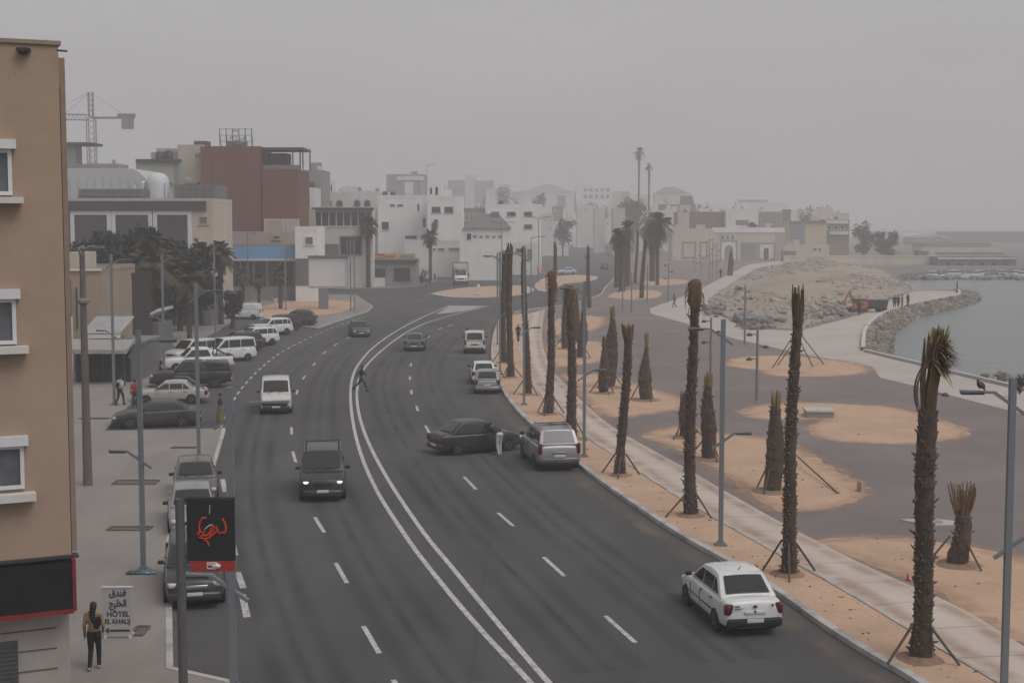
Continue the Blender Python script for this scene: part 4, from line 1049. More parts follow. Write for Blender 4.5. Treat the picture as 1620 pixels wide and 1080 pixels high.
trunk_palm(956,622,955,540,.6,'low cone palm tucked in front of the broad dark one',GB,'tied',prof=cone,seed=17,spiky=.85)
trunk_palm(919,566,924,478,.62,'cone palm behind the shaggy kerb palm, right of a pair',GB,'green',prof=cone,seed=18,spiky=.85)
trunk_palm(893,552,896,455,.6,'cone palm behind the shaggy kerb palm, left of a pair',GB,'green',prof=cone,seed=19,spiky=.85)
trunk_palm(910,542,913,462,.6,'cone palm furthest back behind the shaggy kerb palm',GB,'green',prof=cone,seed=20,spiky=.85)
trunk_palm(932,488,930,392,.6,'slim far trunk left of the promenade lamp',GC,'tied',prof=lambda u:.9-.3*u,seed=21,stakes=0)
trunk_palm(1015,472,1020,378,.75,'leaning far trunk with a bare top',GC,'tied',prof=lambda u:.9-.3*u,seed=22,stakes=0)
trunk_palm(1005,448,1009,366,.6,'slim far trunk beside the leaning one',GC,'tied',prof=lambda u:.9-.3*u,seed=23,stakes=0)
trunk_palm(1155,436,1157,396,1.4,'single dark clipped palm at the left edge of the mound',GC,'green',prof=lambda u:.8 if u < .6 else .8-1.2*(u-.6),seed=24,stakes=0)
trunk_palm(1264,584,1263,466,.62,'lean palm propped by long stakes in the round sand bed',GB,'tied',prof=lambda u:.95-.35*u,seed=25,stakes=0) if False else None
# long props around the bed behind
pb = G(1268,588,PROM)
def crown_palm(px, py, top_y, cr, label, w=.5, group='leafy palms in the town', z0=0, nf=58, seed=0, lean=0, dead=True, tint=(.045,.05,.03), name='palm_tree'):
    rnd = random.Random(seed*17+3); b = G(px, py, z0); H = P(px, top_y, b.y).z - z0
    e = empty(name, b, 0, label, 'palm', group)
    m = MB(); pts = [Vector((lean*u*u, 0, H*u)) for u in [i/14 for i in range(15)]]; m.tube(pts, [w*.62]+[w*.5]*10+[w*.55,w*.65,w*.6,w*.3], 10)
    for v in m.v: v.x += .05*mn.noise(v*2.5); v.y += .05*mn.noise(v*2.5+Vector((4,0,0)))
    m.build('trunk', BARK, e, smooth=60)
    f_ = MB(); top = pts[-1]
    for k in range(nf):
        th = rnd.uniform(0,6.28); el = rnd.uniform(-1.25,1.4); L = cr*rnd.uniform(.8,1.1)
        d = Vector((math.cos(th)*math.cos(el), math.sin(th)*math.cos(el), math.sin(el))); side = Vector((-math.sin(th), math.cos(th), 0))
        prev = None; ns = 7; pr = []
        for i in range(ns+1):
            u = i/ns; p = top + d*L*u + Vector((0,0,-.55*L*u*u*(.5+.5*math.cos(el)))); pr.append(p)
        f_.tube(pr, [.03]*7+[.01], 3, mi=0)
        for i in range(1, ns*3):
            u = i/(ns*3); q = u*ns; j = min(int(q), ns-1); p = pr[j].lerp(pr[j+1], q-j)
            ll = .36*cr*(math.sin(math.pi*min(1,u*.93+.07)))**.6; tdir = (pr[j+1]-pr[j]).normalized()
            for s in (1,-1):
                o_ = side*s*.8*ll + tdir*ll*.55 + Vector((0,0,-.3*ll)); wv = tdir*.075
                f_.add([p-wv, p+wv, p+o_],[(0,1,2)], k % 2)
    f_.build('crown', [mat('palm_frond_%g' % tint[1], tint, .8, var=.3), mat('palm_frond_dry_%g' % tint[1], (tint[0]*1.5+.01, tint[1]*1.15, tint[2]*1.0), .85, var=.3)], e)
    return e
crown_palm(583,456,352,2.0,'tall palm with a dark full crown left of the kiosk door',.75,seed=1)
crown_palm(681,446,372,1.9,'palm with a ragged crown at the right corner of the kiosk',.6,seed=2)
crown_palm(616,420,378,1.7,'small palm behind the kiosk roof sign',.5,seed=3)
crown_palm(244,556,416,2.7,'olive crowned palm in front of the dark trees, nearest the pickups',.5,seed=4,tint=(.06,.062,.03))
crown_palm(300,540,436,2.0,'olive palm right of the nearest one, left of the panel van',.5,seed=5,tint=(.06,.062,.03))
crown_palm(350,515,398,1.9,'palm whose fronds cross the blue shop front',.55,seed=6)
crown_palm(232,540,405,2.1,'palm half swallowed by the dark trees',.5,seed=7)
crown_palm(444,490,428,1.3,'slim palm left of the billboard',.5,seed=8)
crown_palm(385,480,432,1.4,'palm between the panel van and the shop glass',.5,seed=9)
crown_palm(410,486,440,1.1,'small palm beside a person on the sandy corner',.4,seed=10)
crown_palm(1040,452,352,3.2,'big grey green palm behind the far sand bed',.6,seed=11,tint=(.05,.06,.045))
crown_palm(1032,446,372,2.6,'shaggy palm touching the big grey green one',1.1,seed=12,tint=(.05,.06,.045))
crown_palm(1190,412,362,3.0,'palm in front of the arched white building',.6,seed=13,tint=(.05,.06,.045))
crown_palm(984,462,378,2.0,'dark clipped palm in the clump left of the leaning trunk',1.0,seed=14,tint=(.05,.06,.045),nf=26)
crown_palm(976,456,372,2.0,'leftmost clipped palm of the far clump',.9,seed=15,tint=(.05,.06,.045),nf=26)
crown_palm(993,452,360,2.2,'tallest clipped palm of the far clump',.9,seed=16,tint=(.05,.06,.045),nf=26)
crown_palm(856,390,312,3.6,'pale hazy palm beside the white house',.6,seed=17,tint=(.05,.06,.045))
crown_palm(1010,396,240,2.9,'very tall thin palm mast with a small round crown, left one of two',.75,seed=18,group='tall palm masts on the skyline',nf=30)
crown_palm(1026,395,262,2.1,'very tall thin palm mast with an upright tuft, right one of two',.75,seed=19,group='tall palm masts on the skyline',nf=24)
# ------------------------------------------------------------------ leafy trees and bushes
LEAFD = mat('dark_leaf', (.02,.021,.019), .8, var=.3, scale=1.5); LEAFD2 = mat('dark_leaf_light', (.036,.037,.029), .8, var=.3, scale=1.5)
LEAFG = mat('grey_leaf', (.05,.058,.042), .85, var=.3, scale=1.5); LEAFG2 = mat('grey_leaf_light', (.075,.085,.06), .85, var=.3, scale=1.5)
WOOD = mat('tree_bark', (.075,.062,.052), .95, var=.3)
def leafy(px, py, top_y, wpx, label, group=None, mats_=None, name='tree', cat='tree', n=2600, seed=0, leaf=.3, trunk=True, bot=.3):
    rnd = random.Random(seed*13+1); b = G(px, py); H = P(px, top_y, b.y).z; w = wpx*b.y/F/2
    e = empty(name, b, 0, label, cat, group)
    if trunk:
        m = MB(); m.tube([(0,0,0),(.1,0,H*.25),(0,.1,H*.5)],[.3,.24,.15],9)
        for k in range(6):
            th = k*1.05+seed; m.tube([(0,0,H*.25+.1*k),(math.cos(th)*w*.3,math.sin(th)*w*.3,H*.5),(math.cos(th)*w*.6,math.sin(th)*w*.6,H*.72)],[.14,.09,.03],6)
        m.build('trunk', WOOD, e, smooth=60)
    cl = []
    for k in range(15):
        th = rnd.uniform(0,6.28); r_ = rnd.uniform(.15,.72); z = rnd.uniform(bot+.12,.86)
        cl.append((Vector((math.cos(th)*w*r_, math.sin(th)*w*r_*.8, H*z)), w*rnd.uniform(.26,.46), H*rnd.uniform(.11,.19)))
    f_ = MB()
    for k in range(n):
        c_, cw, ch = rnd.choice(cl)
        d = Vector((rnd.gauss(0,1), rnd.gauss(0,1), rnd.gauss(0,1))).normalized()*(rnd.random()**.4)*rnd.uniform(.8,1.12)
        p = c_ + Vector((d.x*cw, d.y*cw, d.z*ch)); 
        a = Vector((rnd.gauss(0,1), rnd.gauss(0,1), rnd.gauss(0,.6))).normalized(); q = a.cross(Vector((rnd.gauss(0,1), rnd.gauss(0,1), rnd.gauss(0,1)))).normalized()
        L = leaf*rnd.uniform(.6,1.4)
        f_.add([p, p+a*L*.5+q*L*.3, p+a*L, p+a*L*.5-q*L*.3],[(0,1,2,3)], 0 if rnd.random() < .65 else 1)
    f_.build('crown' if trunk else 'foliage', mats_ or [LEAFD, LEAFD2], e)
    return e
GD = 'dark trees left of the parking lot'
leafy(150,540,360,150,'dark spreading tree against the building with three dark bays',GD,seed=1,n=9000,leaf=.55,bot=.25)
leafy(215,535,360,170,'dark tree in the middle of the clump before the bays',GD,seed=2,n=11000,leaf=.55,bot=.25)
leafy(285,525,372,120,'dark tree at the right end of the clump before the bays',GD,seed=3,n=7000,leaf=.55,bot=.2)
leafy(130,540,392,60,'dark tree tucked beside the tan building',GD,seed=4,n=3500,leaf=.5,bot=.2)
leafy(368,520,455,45,'small dark round tree near the lamp by the panel van',GD,seed=5,n=1500,leaf=.3,bot=.3)
GE = 'hazy trees among the distant town'
leafy(800,388,292,72,'hazy grey rounded tree above the white house',GE,[LEAFG,LEAFG2],seed=6,n=1800,leaf=.9)
leafy(940,386,318,62,'hazy bushy tree below the ornate white building',GE,[LEAFG,LEAFG2],seed=7,n=1800,leaf=.9)
leafy(1000,402,314,62,'grey green tree at the foot of the tall palm masts',GE,[LEAFG,LEAFG2],seed=8,n=2400,leaf=.8)
leafy(1030,400,332,50,'grey green tree right of the foot of the palm masts',GE,[LEAFG,LEAFG2],seed=9,n=1500,leaf=.8)
leafy(1365,410,348,40,'tall dark tree beside the brick fronted building',GE,[LEAFG,LEAFD2],seed=10,n=1500,leaf=.8,bot=.1)
leafy(1402,412,364,56,'low dark tree behind the long cream wall',GE,[LEAFG,LEAFD2],seed=11,n=1800,leaf=.8,bot=.1)
leafy(1275,400,324,26,'dark conical tree rising behind the yellow block',GE,[LEAFG,LEAFD2],seed=12,n=900,leaf=.8,bot=.1)
leafy(890,410,342,40,'small hazy tree before the pale houses up the road',GE,[LEAFG,LEAFG2],seed=13,n=900,leaf=.8)
leafy(672,452,420,26,'low shrub by the right corner of the kiosk','kiosk shrubs',[LEAFD,LEAFD2],'shrub','shrub',600,14,.25,False,.05)
leafy(1612,632,592,20,'dark leafed shrub at the water edge behind the close lamp arm',None,[LEAFD,LEAFG],'shrub','shrub',500,15,.16,False,.2)
# ------------------------------------------------------------------ text helper
def text_mesh(name, body, size, m, parent, loc, rot, ext=.004, align='CENTER', sx=1.0, bold=0):
    cu = bpy.data.curves.new('lettering', 'FONT'); cu.body = body; cu.size = size; cu.extrude = ext; cu.align_x = align; cu.align_y = 'CENTER'; cu.offset = bold
    cu.resolution_u = 4
    o = bpy.data.objects.new('lettering', cu); COL.objects.link(o)
    dg = bpy.context.evaluated_depsgraph_get(); dg.update()
    me = bpy.data.meshes.new_from_object(o.evaluated_get(dg)); bpy.data.objects.remove(o); bpy.data.curves.remove(cu)
    me.materials.clear(); me.materials.append(m)
    n = bpy.data.objects.new(name, me); COL.objects.link(n); n.parent = parent; n.location = loc; n.rotation_euler = rot; n.scale = (sx, 1, 1)
    return n
FACE = (math.pi/2, 0, 0)      # lettering upright, read from -Y
# ------------------------------------------------------------------ buildings
def wcol(name, col, **k): return mat('render_' + name, col, .92, var=.07, scale=.6, dirt=tuple(c*.6 for c in col), dscale=.22, damt=.45, streak=True, **k)
W_WHITE = wcol('white', (.76,.75,.745)); W_OFF = wcol('off_white', (.64,.63,.615)); W_CREAM = wcol('cream', (.55,.49,.41)); W_YEL = wcol('yellow', (.55,.44,.29)); W_GREY = wcol('grey', (.25,.245,.24)); W_MID = wcol('mid_grey', (.16,.155,.155))
W_BEIGE = wcol('beige', (.5,.435,.37)); W_RED = wcol('red_brown', (.165,.062,.045)); W_BRN = wcol('brown', (.19,.105,.08)); W_PGRN = wcol('pale_green', (.38,.39,.33)); W_DARK = wcol('charcoal', (.06,.058,.062)); W_TAN = wcol('tan', (.235,.165,.12)); W_PINK = wcol('pink', (.42,.34,.31))
ROOFM = mat('flat_roof', (.22,.21,.2), .95, var=.2, dirt=(.12,.115,.11), damt=.6)
HOLE = mat('dark_opening', (.022,.02,.02), .9, var=.2)
SHUT = mat('grey_shutter', (.14,.14,.145), .7, var=.1)
W_GREYT = mat('dark_roof_tank', (.06,.06,.065), .6); TANKW = mat('pale_roof_tank', (.5,.5,.5), .6)
class Bld:
    def __init__(s, name, label, cat, x0, x1, ytop, d, depth, m, group=None, parapet=.5, z0=0, roof=True):
        if d > 400 and cat != 'wall': d = 400 + (d-400)*1.8
        a, b = P(x0, 400, d), P(x1, 400, d); s.d = d; s.z1 = P(810, ytop, d).z; s.xa, s.xb = a.x, b.x; s.depth = depth
        s.e = empty(name, ((a.x+b.x)/2, d, z0), 0, label, cat, group); s.o = s.e.location.copy(); s.w = b.x-a.x; s.h = s.z1 - z0
        mb = MB(); w, h = s.w, s.h
        mb.box((0, depth/2, h/2), (w, depth, h)); s.wall = mb.build('wall', m, s.e)
        if roof:
            r = MB(); t = .22; ph = .001
            for c_, dd in (((0, .11-.03, h+parapet/2-.1), (w+.06, t, parapet)), ((0, depth-.11+.03, h+parapet/2-.1), (w+.06, t, parapet)), ((-w/2+.08, depth/2, h+parapet/2-.103), (t, depth-2*t+.05, parapet)), ((w/2-.08, depth/2, h+parapet/2-.103), (t, depth-2*t+.05, parapet))): r.box(c_, dd)
            r.build('parapet', m, s.e)
            r = MB(); r.box((0, depth/2, h+.012), (w-.4, depth-.4, .02)); r.build('roof', ROOFM, s.e)
            if d > 185 and w > 5 and cat in ('house', 'building'): s.clutter(w, depth, h, int(x0*7))
    def clutter(s, w, dp, h, seed):
        q = random.Random(seed)
        for k in range(q.randint(1, 3)):
            x, y, t = q.uniform(-w*.4, w*.4), q.uniform(1.2, dp*.7), q.random(); m = MB()
            if t < .35: a = q.uniform(1.2, 2.6); m.box((x, y+1, h+a*.5+.02), (q.uniform(1.6, 3.2), 2.2, a)); m.build('roof_room', s.wall.data.materials[0], s.e)
            elif t < .55: m.tube([(x, y, h), (x, y, h+q.uniform(2, 4))], .05, 5); m.bar((x-.5, y, h+1.9), (x+.5, y, h+1.9), .04); m.bar((x-.35, y, h+1.6), (x+.35, y, h+1.6), .04); m.build('antenna', DARKSTEEL, s.e)
            elif t < .8: m.lathe([(.5, h+.02), (.55, h+.5), (.55, h+1.1), (.3, h+1.3)], (x, y, 0), 10); m.build('roof_tank', [W_GREYT, TANKW][k % 2], s.e)
            else:
                m.ell((x, y, h+1.0), (.5, .14, .5), 8, M=Matrix.Rotation(R(25), 3, 'X')); m.bar((x, y+.1, h), (x, y+.1, h+.9), .06); m.build('dish', TANKW, s.e)
    def loc(s, px, py): p = P(px, py, s.d); return Vector((p.x - s.o.x, 0, p.z - s.o.z))
    def win(s, r, frame=WFRAME, pane=DARKGLASS, ft=.08, sill=True, name='window', mull=0, door=False):
        a, b = s.loc(r[0], r[1]), s.loc(r[2], r[3]); w, h = b.x-a.x, a.z-b.z; cx, cz = (a.x+b.x)/2, (a.z+b.z)/2
        m = MB(); y = -.03
        m.box((cx, y, a.z-ft/2), (w, .12, ft)); m.box((a.x+ft/2, y, cz), (ft, .12, h-2*ft)); m.box((b.x-ft/2, y, cz), (ft, .12, h-2*ft))
        m.box((cx, y-(.05 if sill else 0), b.z+ft/2), (w+(.25 if sill else 0), .12+(.1 if sill else 0), ft))
        for k in range(mull): m.box((a.x + w*(k+1)/(mull+1), y, cz), (ft*.6, .09, h-2*ft))
        f = m.build('door' if door else name, frame, s.e)
        q = MB(); q.box((cx, -.011, cz), (w-2*ft, .02, h-2*ft)); q.build('pane', pane, f)
        return f
    def part(s, name, r, m, y0=-.05, th=.1, dep=None):
        """slab on the face: pixel rect, y0 = outermost y (negative = proud)"""
        a, b = s.loc(r[0], r[1]), s.loc(r[2], r[3]); mb = MB(); mb.box(((a.x+b.x)/2, y0+th/2, (a.z+b.z)/2), (b.x-a.x, th, a.z-b.z)); return mb.build(name, m, s.e)
    def arch(s, r, m=HOLE, frame=W_WHITE):
        a, b = s.loc(r[0], r[1]), s.loc(r[2], r[3]); w, h = b.x-a.x, a.z-b.z; cx = (a.x+b.x)/2
        def poly(w_, top): return [(cx-w_/2, b.z)] + [(cx - w_/2*math.cos(t), top-w_/2+w_/2*math.sin(t)*1.1) for t in [math.pi*i/10 for i in range(11)]] + [(cx+w_/2, b.z)]
        for nm, pl, y0, y1, mt in (('arch', poly(w*1.45, a.z+w*.22), -.1, .02, frame), ('arch_opening', poly(w, a.z), -.115, -.02, m)):
            mb = MB(); mb.prism(pl, y0, y1); mb.v = [Vector((v.x, v.z, v.y)) for v in mb.v]; mb.f = [list(reversed(q)) for q in mb.f]
            o = mb.build(nm, mt, s.e); fixn(o)
    def solid(s, name, r, m, dep, y0=.0):
        a, b = s.loc(r[0], r[1]), s.loc(r[2], r[3]); mb = MB(); mb.box(((a.x+b.x)/2, y0+dep/2, (a.z+b.z)/2), (b.x-a.x, dep, a.z-b.z)); return mb.build(name, m, s.e)
def tank(px, ytop, ybot, d, r, label, m, group='rooftop water tanks', name='water_tank'):
    a, b = P(px, ybot, d), P(px, ytop, d); H = b.z-a.z; e = empty(name, (a.x, d+1.2, a.z), 0, label, 'tank', group)
    mb = MB(); mb.lathe([(r*.97,0),(r,.06*H),(r,.3*H),(r*1.03,.33*H),(r,.36*H),(r,.78*H),(r*.85,.9*H),(r*.35,.95*H)],(0,0,0),16); mb.build('shell', m, e, smooth=40)
    mb = MB(); mb.lathe([(r*.33,.95*H),(r*.33,H),(.05,H)],(0,0,0),12); mb.build('lid', m, e)
TANKD = mat('dark_tank', (.035,.036,.04), .6); TANKS = mat('steel_tank', (.42,.42,.44), .35, .6)
def dish(px, py, d, label='rooftop satellite dish'): pass
# -- left middle ground
B = Bld('showroom_building','beige building with three tall dark bays framed in white','building',80,338,319,176,12,W_BEIGE)
B.part('fascia',(80,318,326,333), W_DARK, -.35,.35)
B.part('bay_wall',(86,334,303,446), W_DARK, -.06,.1)
for x0, x1 in ((117,172),(182,237),(248,299)):
    f = B.win((x0-6,333.5,x1+6,446), WFRAME, HOLE, .5, False)
for y0, y1 in ((342,356),(381,394)): B.win((314,y0,329,y1), W_BEIGE, SHUT, .12)
B.solid('roof_louvre',(112,298,214,317), mat('roof_louvre', (.15,.155,.16), .5, .2, var=.15), 4, 3.2)
m = MB(); a = B.loc(112,298); b_ = B.loc(214,317)
for k in range(9): m.bar((a.x+(b_.x-a.x)*k/8-.3,3.15,b_.z),(a.x+(b_.x-a.x)*k/8+.3,3.15,a.z),.09)
m.bar((a.x,3.13,(a.z+b_.z)/2),(b_.x,3.13,(a.z+b_.z)/2),.1); m.build('louvre_frame', mat('louvre_frame', (.25,.25,.26), .5, .3), B.e)
# barrel roofed white hall behind
a, b_ = P(60, 322, 196), P(262, 266, 196)
e = empty('storage_hall', ((a.x+b_.x)/2, 196, 0), 0, 'long white hall with a rounded end behind the three dark bays', 'building'); hw_ = (b_.x-a.x)/2
m = MB(); pf = [(-hw_,0),(-hw_,b_.z)] + [(hw_-5.2+5.2*math.sin(t)*.62+0, b_.z-4.5+4.5*math.cos(t)) for t in [math.pi/2*i/8 for i in range(9)]] + [(hw_-1.9,b_.z-8),(hw_-1.9,0)]
m.prism(pf, 0, 12); m.v = [Vector((v.x, v.z, v.y)) for v in m.v]; m.f = [list(reversed(q)) for q in m.f]; o = m.build('shell', mat('hall_sheet', (.5,.5,.51), .5, .1, var=.06, dirt=(.35,.35,.35), damt=.4, streak=True), e, smooth=40); fixn(o)
m = MB()
for k in range(16): m.box((-hw_+1+k*1.15, -.03, b_.z*.55), (.08,.06,b_.z*.75))
m.build('seam', mat('hall_seam', (.4,.4,.41), .5), e)
tank(210,290,318,190,.75,'leftmost of three small steel tanks on the beige roof',TANKS); tank(222,283,318,190,.95,'middle and tallest of three small steel tanks on the beige roof',TANKS); tank(233,288,318,190,.7,'right hand of three small steel tanks on the beige roof',TANKS)
a = P(246,318,189); e = empty('silo', (a.x,190.5,a.z-1), 0, 'big white rounded silo tank beside the small steel tanks', 'tank')
H = P(246,272,189).z-a.z+1; m = MB(); m.lathe([(1.5,0),(1.5,H*.7),(1.35,H*.85),(.9,H*.95),(.1,H)],(0,0,0),20); m.build('shell', mat('white_silo', (.56,.57,.6), .5), e, smooth=40)
m = MB(); 
for k in range(4): m.tube([(math.cos(k*1.57+.8)*1.52, math.sin(k*1.57+.8)*1.52, 0),(math.cos(k*1.57+.8)*1.52, math.sin(k*1.57+.8)*1.52, H*.68)], .05, 6)
m.build('rib', STEELP, e)
B = Bld('roof_terrace_building','dark grey panelled parapet building right of the silver tanks','building',278,342,297,189,8,W_MID)
for k in range(5): B.part('panel_seam',(288+k*11,297,289+k*11,313), W_DARK,-.04,.05)
B.part('roof_slab',(276,314,341,321), W_DARK,-.25,.3)
tank(297,290,296,189,.9,'dark domed tank on the panelled parapet',TANKD)
B = Bld('apartment_block','pale green grey block with a dark roof slab and twin tanks','building',218,284,256,225,10,W_PGRN)
B.part('roof_slab',(216,252,286,257), W_DARK,-.5,1.2); B.part('side_pier',(275,257,284,320), W_GREY,-.04,.06); B.win((262,288,273,294), W_GREY, DARKGLASS,.12)
tank(251,239,252,225,.75,'left dark roof tank of the pair on the pale green block',TANKD); tank(264,237,252,225,.75,'right dark roof tank of the pair on the pale green block',TANKD)
B = Bld('apartment_block','tall beige block attached to the red brown tower','building',284,323,233,228,10,W_BEIGE)
B.win((309,242,312,250), W_BEIGE, HOLE,.05,False); B.win((313,242,316,250), W_BEIGE, HOLE,.05,False); B.win((311,287,317,296), W_BEIGE, DARKGLASS,.1)
B.solid('roof_room',(302,222,323,229.5), W_DARK, 3, 2); B.solid('roof_room_base',(305,229.5,320,233.5), W_BEIGE, 2.4, 2.3)
# red-brown tower
B = Bld('red_tower','tall plain red brown building with an open terrace at its top corner','tower block',320,414,233,226,11,W_RED,parapet=.25)
B.solid('wing',(414,268,473,452), W_RED, 13, 0.0)
B.solid('terrace_wall',(414,240,447,268), W_DARK, 4, 5); B.solid('terrace_roof',(414.3,233,479,236.5), W_DARK, 9, .4)
for x in (461,477):
    B.solid('terrace_post',(x,236.5,x+2.2,268), W_DARK, .3, .6)
    B.solid('terrace_post',(x,236.5,x+2.2,268), W_DARK, .3, 8.5)
B.solid('railing',(416,261,474,268), mat('terrace_railing', (.2,.16,.15), .8), .12, .25)
B.part('downpipe',(336,240,337,380), mat('red_pipe', (.12,.05,.042), .8),-.1,.1)
B.part('lower_block',(420,346,474,370), W_BEIGE,-1.5,1.5)
fr = mat('sign_frame', (.09,.09,.095), .7)
a, b_ = P(348,233,230), P(398,203,230); e = empty('roof_sign', ((a.x+b_.x)/2, 230, a.z), 0, 'open lattice rooftop sign with curly lettering on the red brown tower', 'sign')
hw_ = (b_.x-a.x)/2; H = b_.z-a.z; m = MB()
for k in range(6):
    x = -hw_ + 2*hw_*k/5; m.bar((x,0,-.05),(x,0,H),.12); m.bar((x,1.4,-.05),(x,0,H*.8),.08)
for z in (H*.3,H*.62,H*.95): m.bar((-hw_,0,z),(hw_,0,z),.07)
m.build('lattice', fr, e)
m = MB()
for pts in [[(-.9,1.2),(-.6,1.9),(.1,1.7),(.2,1.1),(-.4,.9),(-1.0,1.0)],[(.4,2.2),(.7,1.3),(1.3,1.2),(1.5,2.0)],[(-.6,2.4),(0,2.7),(.5,2.5)],[(1.3,.9),(.8,.6),(0,.6)]]:
    m.tube([Vector((x,-.15,z)) for x, z in pts], .13, 6)
m.build('lettering', mat('sign_letter', (.3,.3,.3), .7), e); m = MB(); m.box((0,1.0,.5),(3.2,1.6,1.0)); m.build('sign_base', W_GREY, e)
# low pink and blue fronts
Bld('low_block','low pinkish block under the red brown tower','building',340,470,371,212,8,W_PINK).win((430,372,444,380), W_PINK, SHUT,.15)
B = Bld('blue_fronted_shop','shop with a long light blue fascia over dark glass','shop',330,490,392,200,9,W_GREY)
B.part('fascia',(368,390,468,409), mat('blue_fascia', (.17,.36,.62), .6, var=.05),-.4,.35); B.part('fascia_edge',(330,409,490,412.5), WFRAME,-.5,.45)
for k in range(7): B.win((340+k*21,413,359+k*21,452), DARKSTEEL, DARKGLASS,.15,False,mull=1)
B = Bld('white_shop','small white box building beside the blue shop front','building',467,502,363,197,8,W_WHITE); B.win((482,374,496,388), W_WHITE, SHUT,.1); B.part('base',(467,409,502,452), W_MID,-.04,.05)
B = Bld('glazed_hall','white hall with a wide dark glass upper storey','hall',494,590,331,240,4,W_OFF)
B.win((497,333,590,360), W_OFF, DARKGLASS,.3,False,mull=7); B.win((537,373,573,404), W_GREY, HOLE,.2,False,mull=2,door=True); B.part('dark_base',(505,386,536,406), W_MID,-.08,.1); B.part('canopy',(494,328.5,592,332), W_DARK,-1.2,1.2)
B = Bld('small_kiosk','little green and yellow stall left of the grey kiosk','stall',552,576,412,246,4,W_OFF); B.part('sign_band',(552,412,576,420), mat('stall_green', (.1,.16,.1), .7),-.15,.12); B.part('yellow_post',(573,412,576,452), mat('stall_yellow', (.5,.38,.1), .7),-.18,.1)
# kiosk
B = Bld('kiosk','grey flat roofed kiosk with coloured roof signs and dark windows','kiosk',575,659,413,243,7,mat('kiosk_wall', (.26,.265,.25), .85, var=.08, dirt=(.16,.16,.15), damt=.4))
B.part('roof_edge',(572,411,662,415), W_DARK,-.5,.5)
B.win((592,425,610,438), DARKSTEEL, DARKGLASS,.08); B.part('counter',(592,439,609,453.5), W_OFF,-.12,.12); B.win((623,424,649,444), DARKSTEEL, DARKGLASS,.1,mull=1); B.win((583,425,590,452), DARKSTEEL, HOLE,.06,False,door=True)
for x in (597,615,638):
    q = B.loc(x,421); m = MB(); m.box((q.x,-.2,q.z),(.5,.35,.22)); m.build('flood_lamp', CONC, B.e)
def board(px0, py0, px1, py1, d, label, col, name='roof_sign'):
    a, b_ = P(px0,py1,d), P(px1,py0,d); e = empty(name, ((a.x+b_.x)/2, d, a.z), 0, label, 'sign', 'roof signs of the kiosk'); w, H = b_.x-a.x, b_.z-a.z
    m = MB(); m.box((0,0,H/2),(w,.12,H)); m.build('panel', col, e); m = MB(); m.box((-w*.3,.3,.1),(.08,.6,.2)); m.box((w*.3,.3,.1),(.08,.6,.2)); m.build('bracket', DARKSTEEL, e); return e, w, H
YEL = mat('sign_yellow', (.52,.36,.07), .6, var=.08); REDM = mat('sign_red', (.38,.05,.045), .6, var=.08)
e, w_, H = board(592,401,628,411.5,243.2,'yellow roof sign with a red panel on the kiosk',YEL)
m = MB(); m.box((-w_*.26,-.07,H/2),(w_*.44,.03,H*.94)); m.build('red_panel', REDM, e)
for k in range(5): m = MB(); m.box((w_*(.02+.09*k),-.07,H*.5),(w_*.06,.03,H*(.3+.1*(k % 2)))); m.build('letter_mark', REDM, e)
m = MB(); [m.box((-w_*(.43-.08*k),-.09,H*.5),(w_*.05,.03,H*(.35+.1*(k % 2)))) for k in range(5)]; m.build('letter_row', YEL, e)
e, w_, H = board(630,401,657,411.5,243.2,'grey and ochre roof sign at the right end of the kiosk',mat('sign_ochre', (.42,.33,.2), .7, var=.15))
m = MB(); m.box((0,-.07,H*.5),(w_*.8,.03,H*.4)); m.build('grey_strip', W_GREY, e)
a = P(572,407,244); e = empty('water_tank',(a.x,246,a.z-.6),0,'white lying tank on the left end of the kiosk roof','tank'); m = MB(); m.tube([(-1.2,0,.65),(-.9,0,.65),(.9,0,.65),(1.2,0,.65)],[.2,.6,.6,.2],14); m.build('shell', WFRAME, e, smooth=50); m = MB(); m.box((-.6,0,.04),(.2,.8,.2)); m.box((.6,0,.04),(.2,.8,.2)); m.build('saddle', DARKSTEEL, e)
# white town, centre left
B = Bld('arched_house','long white house with pairs of arched windows','house',494,612,306,315,12,W_OFF)
for x in (520,537,565,581): B.arch((x-4,318,x+4,334), HOLE, W_GREY)
B.solid('bay_projection',(548,302,592,362), W_OFF, 1.0, -1.0) if False else None
B = Bld('roof_turret','small white stair turret left of the arched house roof','turret',496,510,290,322,3,W_WHITE); B.win((503,293,506,305), W_WHITE, HOLE,.05,False)
B = Bld('roof_turret','wider white stair turret with two slits above the arched house','turret',511,532,289,322,4,W_WHITE); B.win((515,292,518,303), W_WHITE, HOLE,.05,False); B.win((523,292,526,303), W_WHITE, HOLE,.05,False)
B = Bld('grey_block','grey block behind the terrace of the red brown tower','building',470,512,272,300,12,W_GREY); B.win((486,286,500,298), W_GREY, DARKGLASS,.2)
B = Bld('grey_block','pale grey lower block touching the red brown tower','building',472,498,300,285,10,W_OFF); B.win((482,308,490,320), W_GREY, DARKGLASS,.2)
Bld('stair_block','slim beige wall with a slit between red tower and glazed hall','building',474,498,335,238,8,W_BEIGE).win((481,345,486,360), W_BEIGE, HOLE,.1,False)
B = Bld('town_house','white house with slit windows in front of the grey villa','house',598,678,312,302,12,W_WHITE)
for r in ((617,323,625,327),(628,323,638,327),(660,322,664,334)): B.win(r, W_WHITE, DARKGLASS,.06,False)
B.win((603,350,616,364), W_WHITE, DARKGLASS,.12); B.win((640,372,660,379), W_WHITE, DARKGLASS,.1)
B = Bld('town_house','tall white town house with two square upper windows','house',676,731,313,290,12,W_WHITE)
for r in ((683,327,697,337),(703,327,717,337)): B.win(r, W_GREY, DARKGLASS,.12,mull=1)
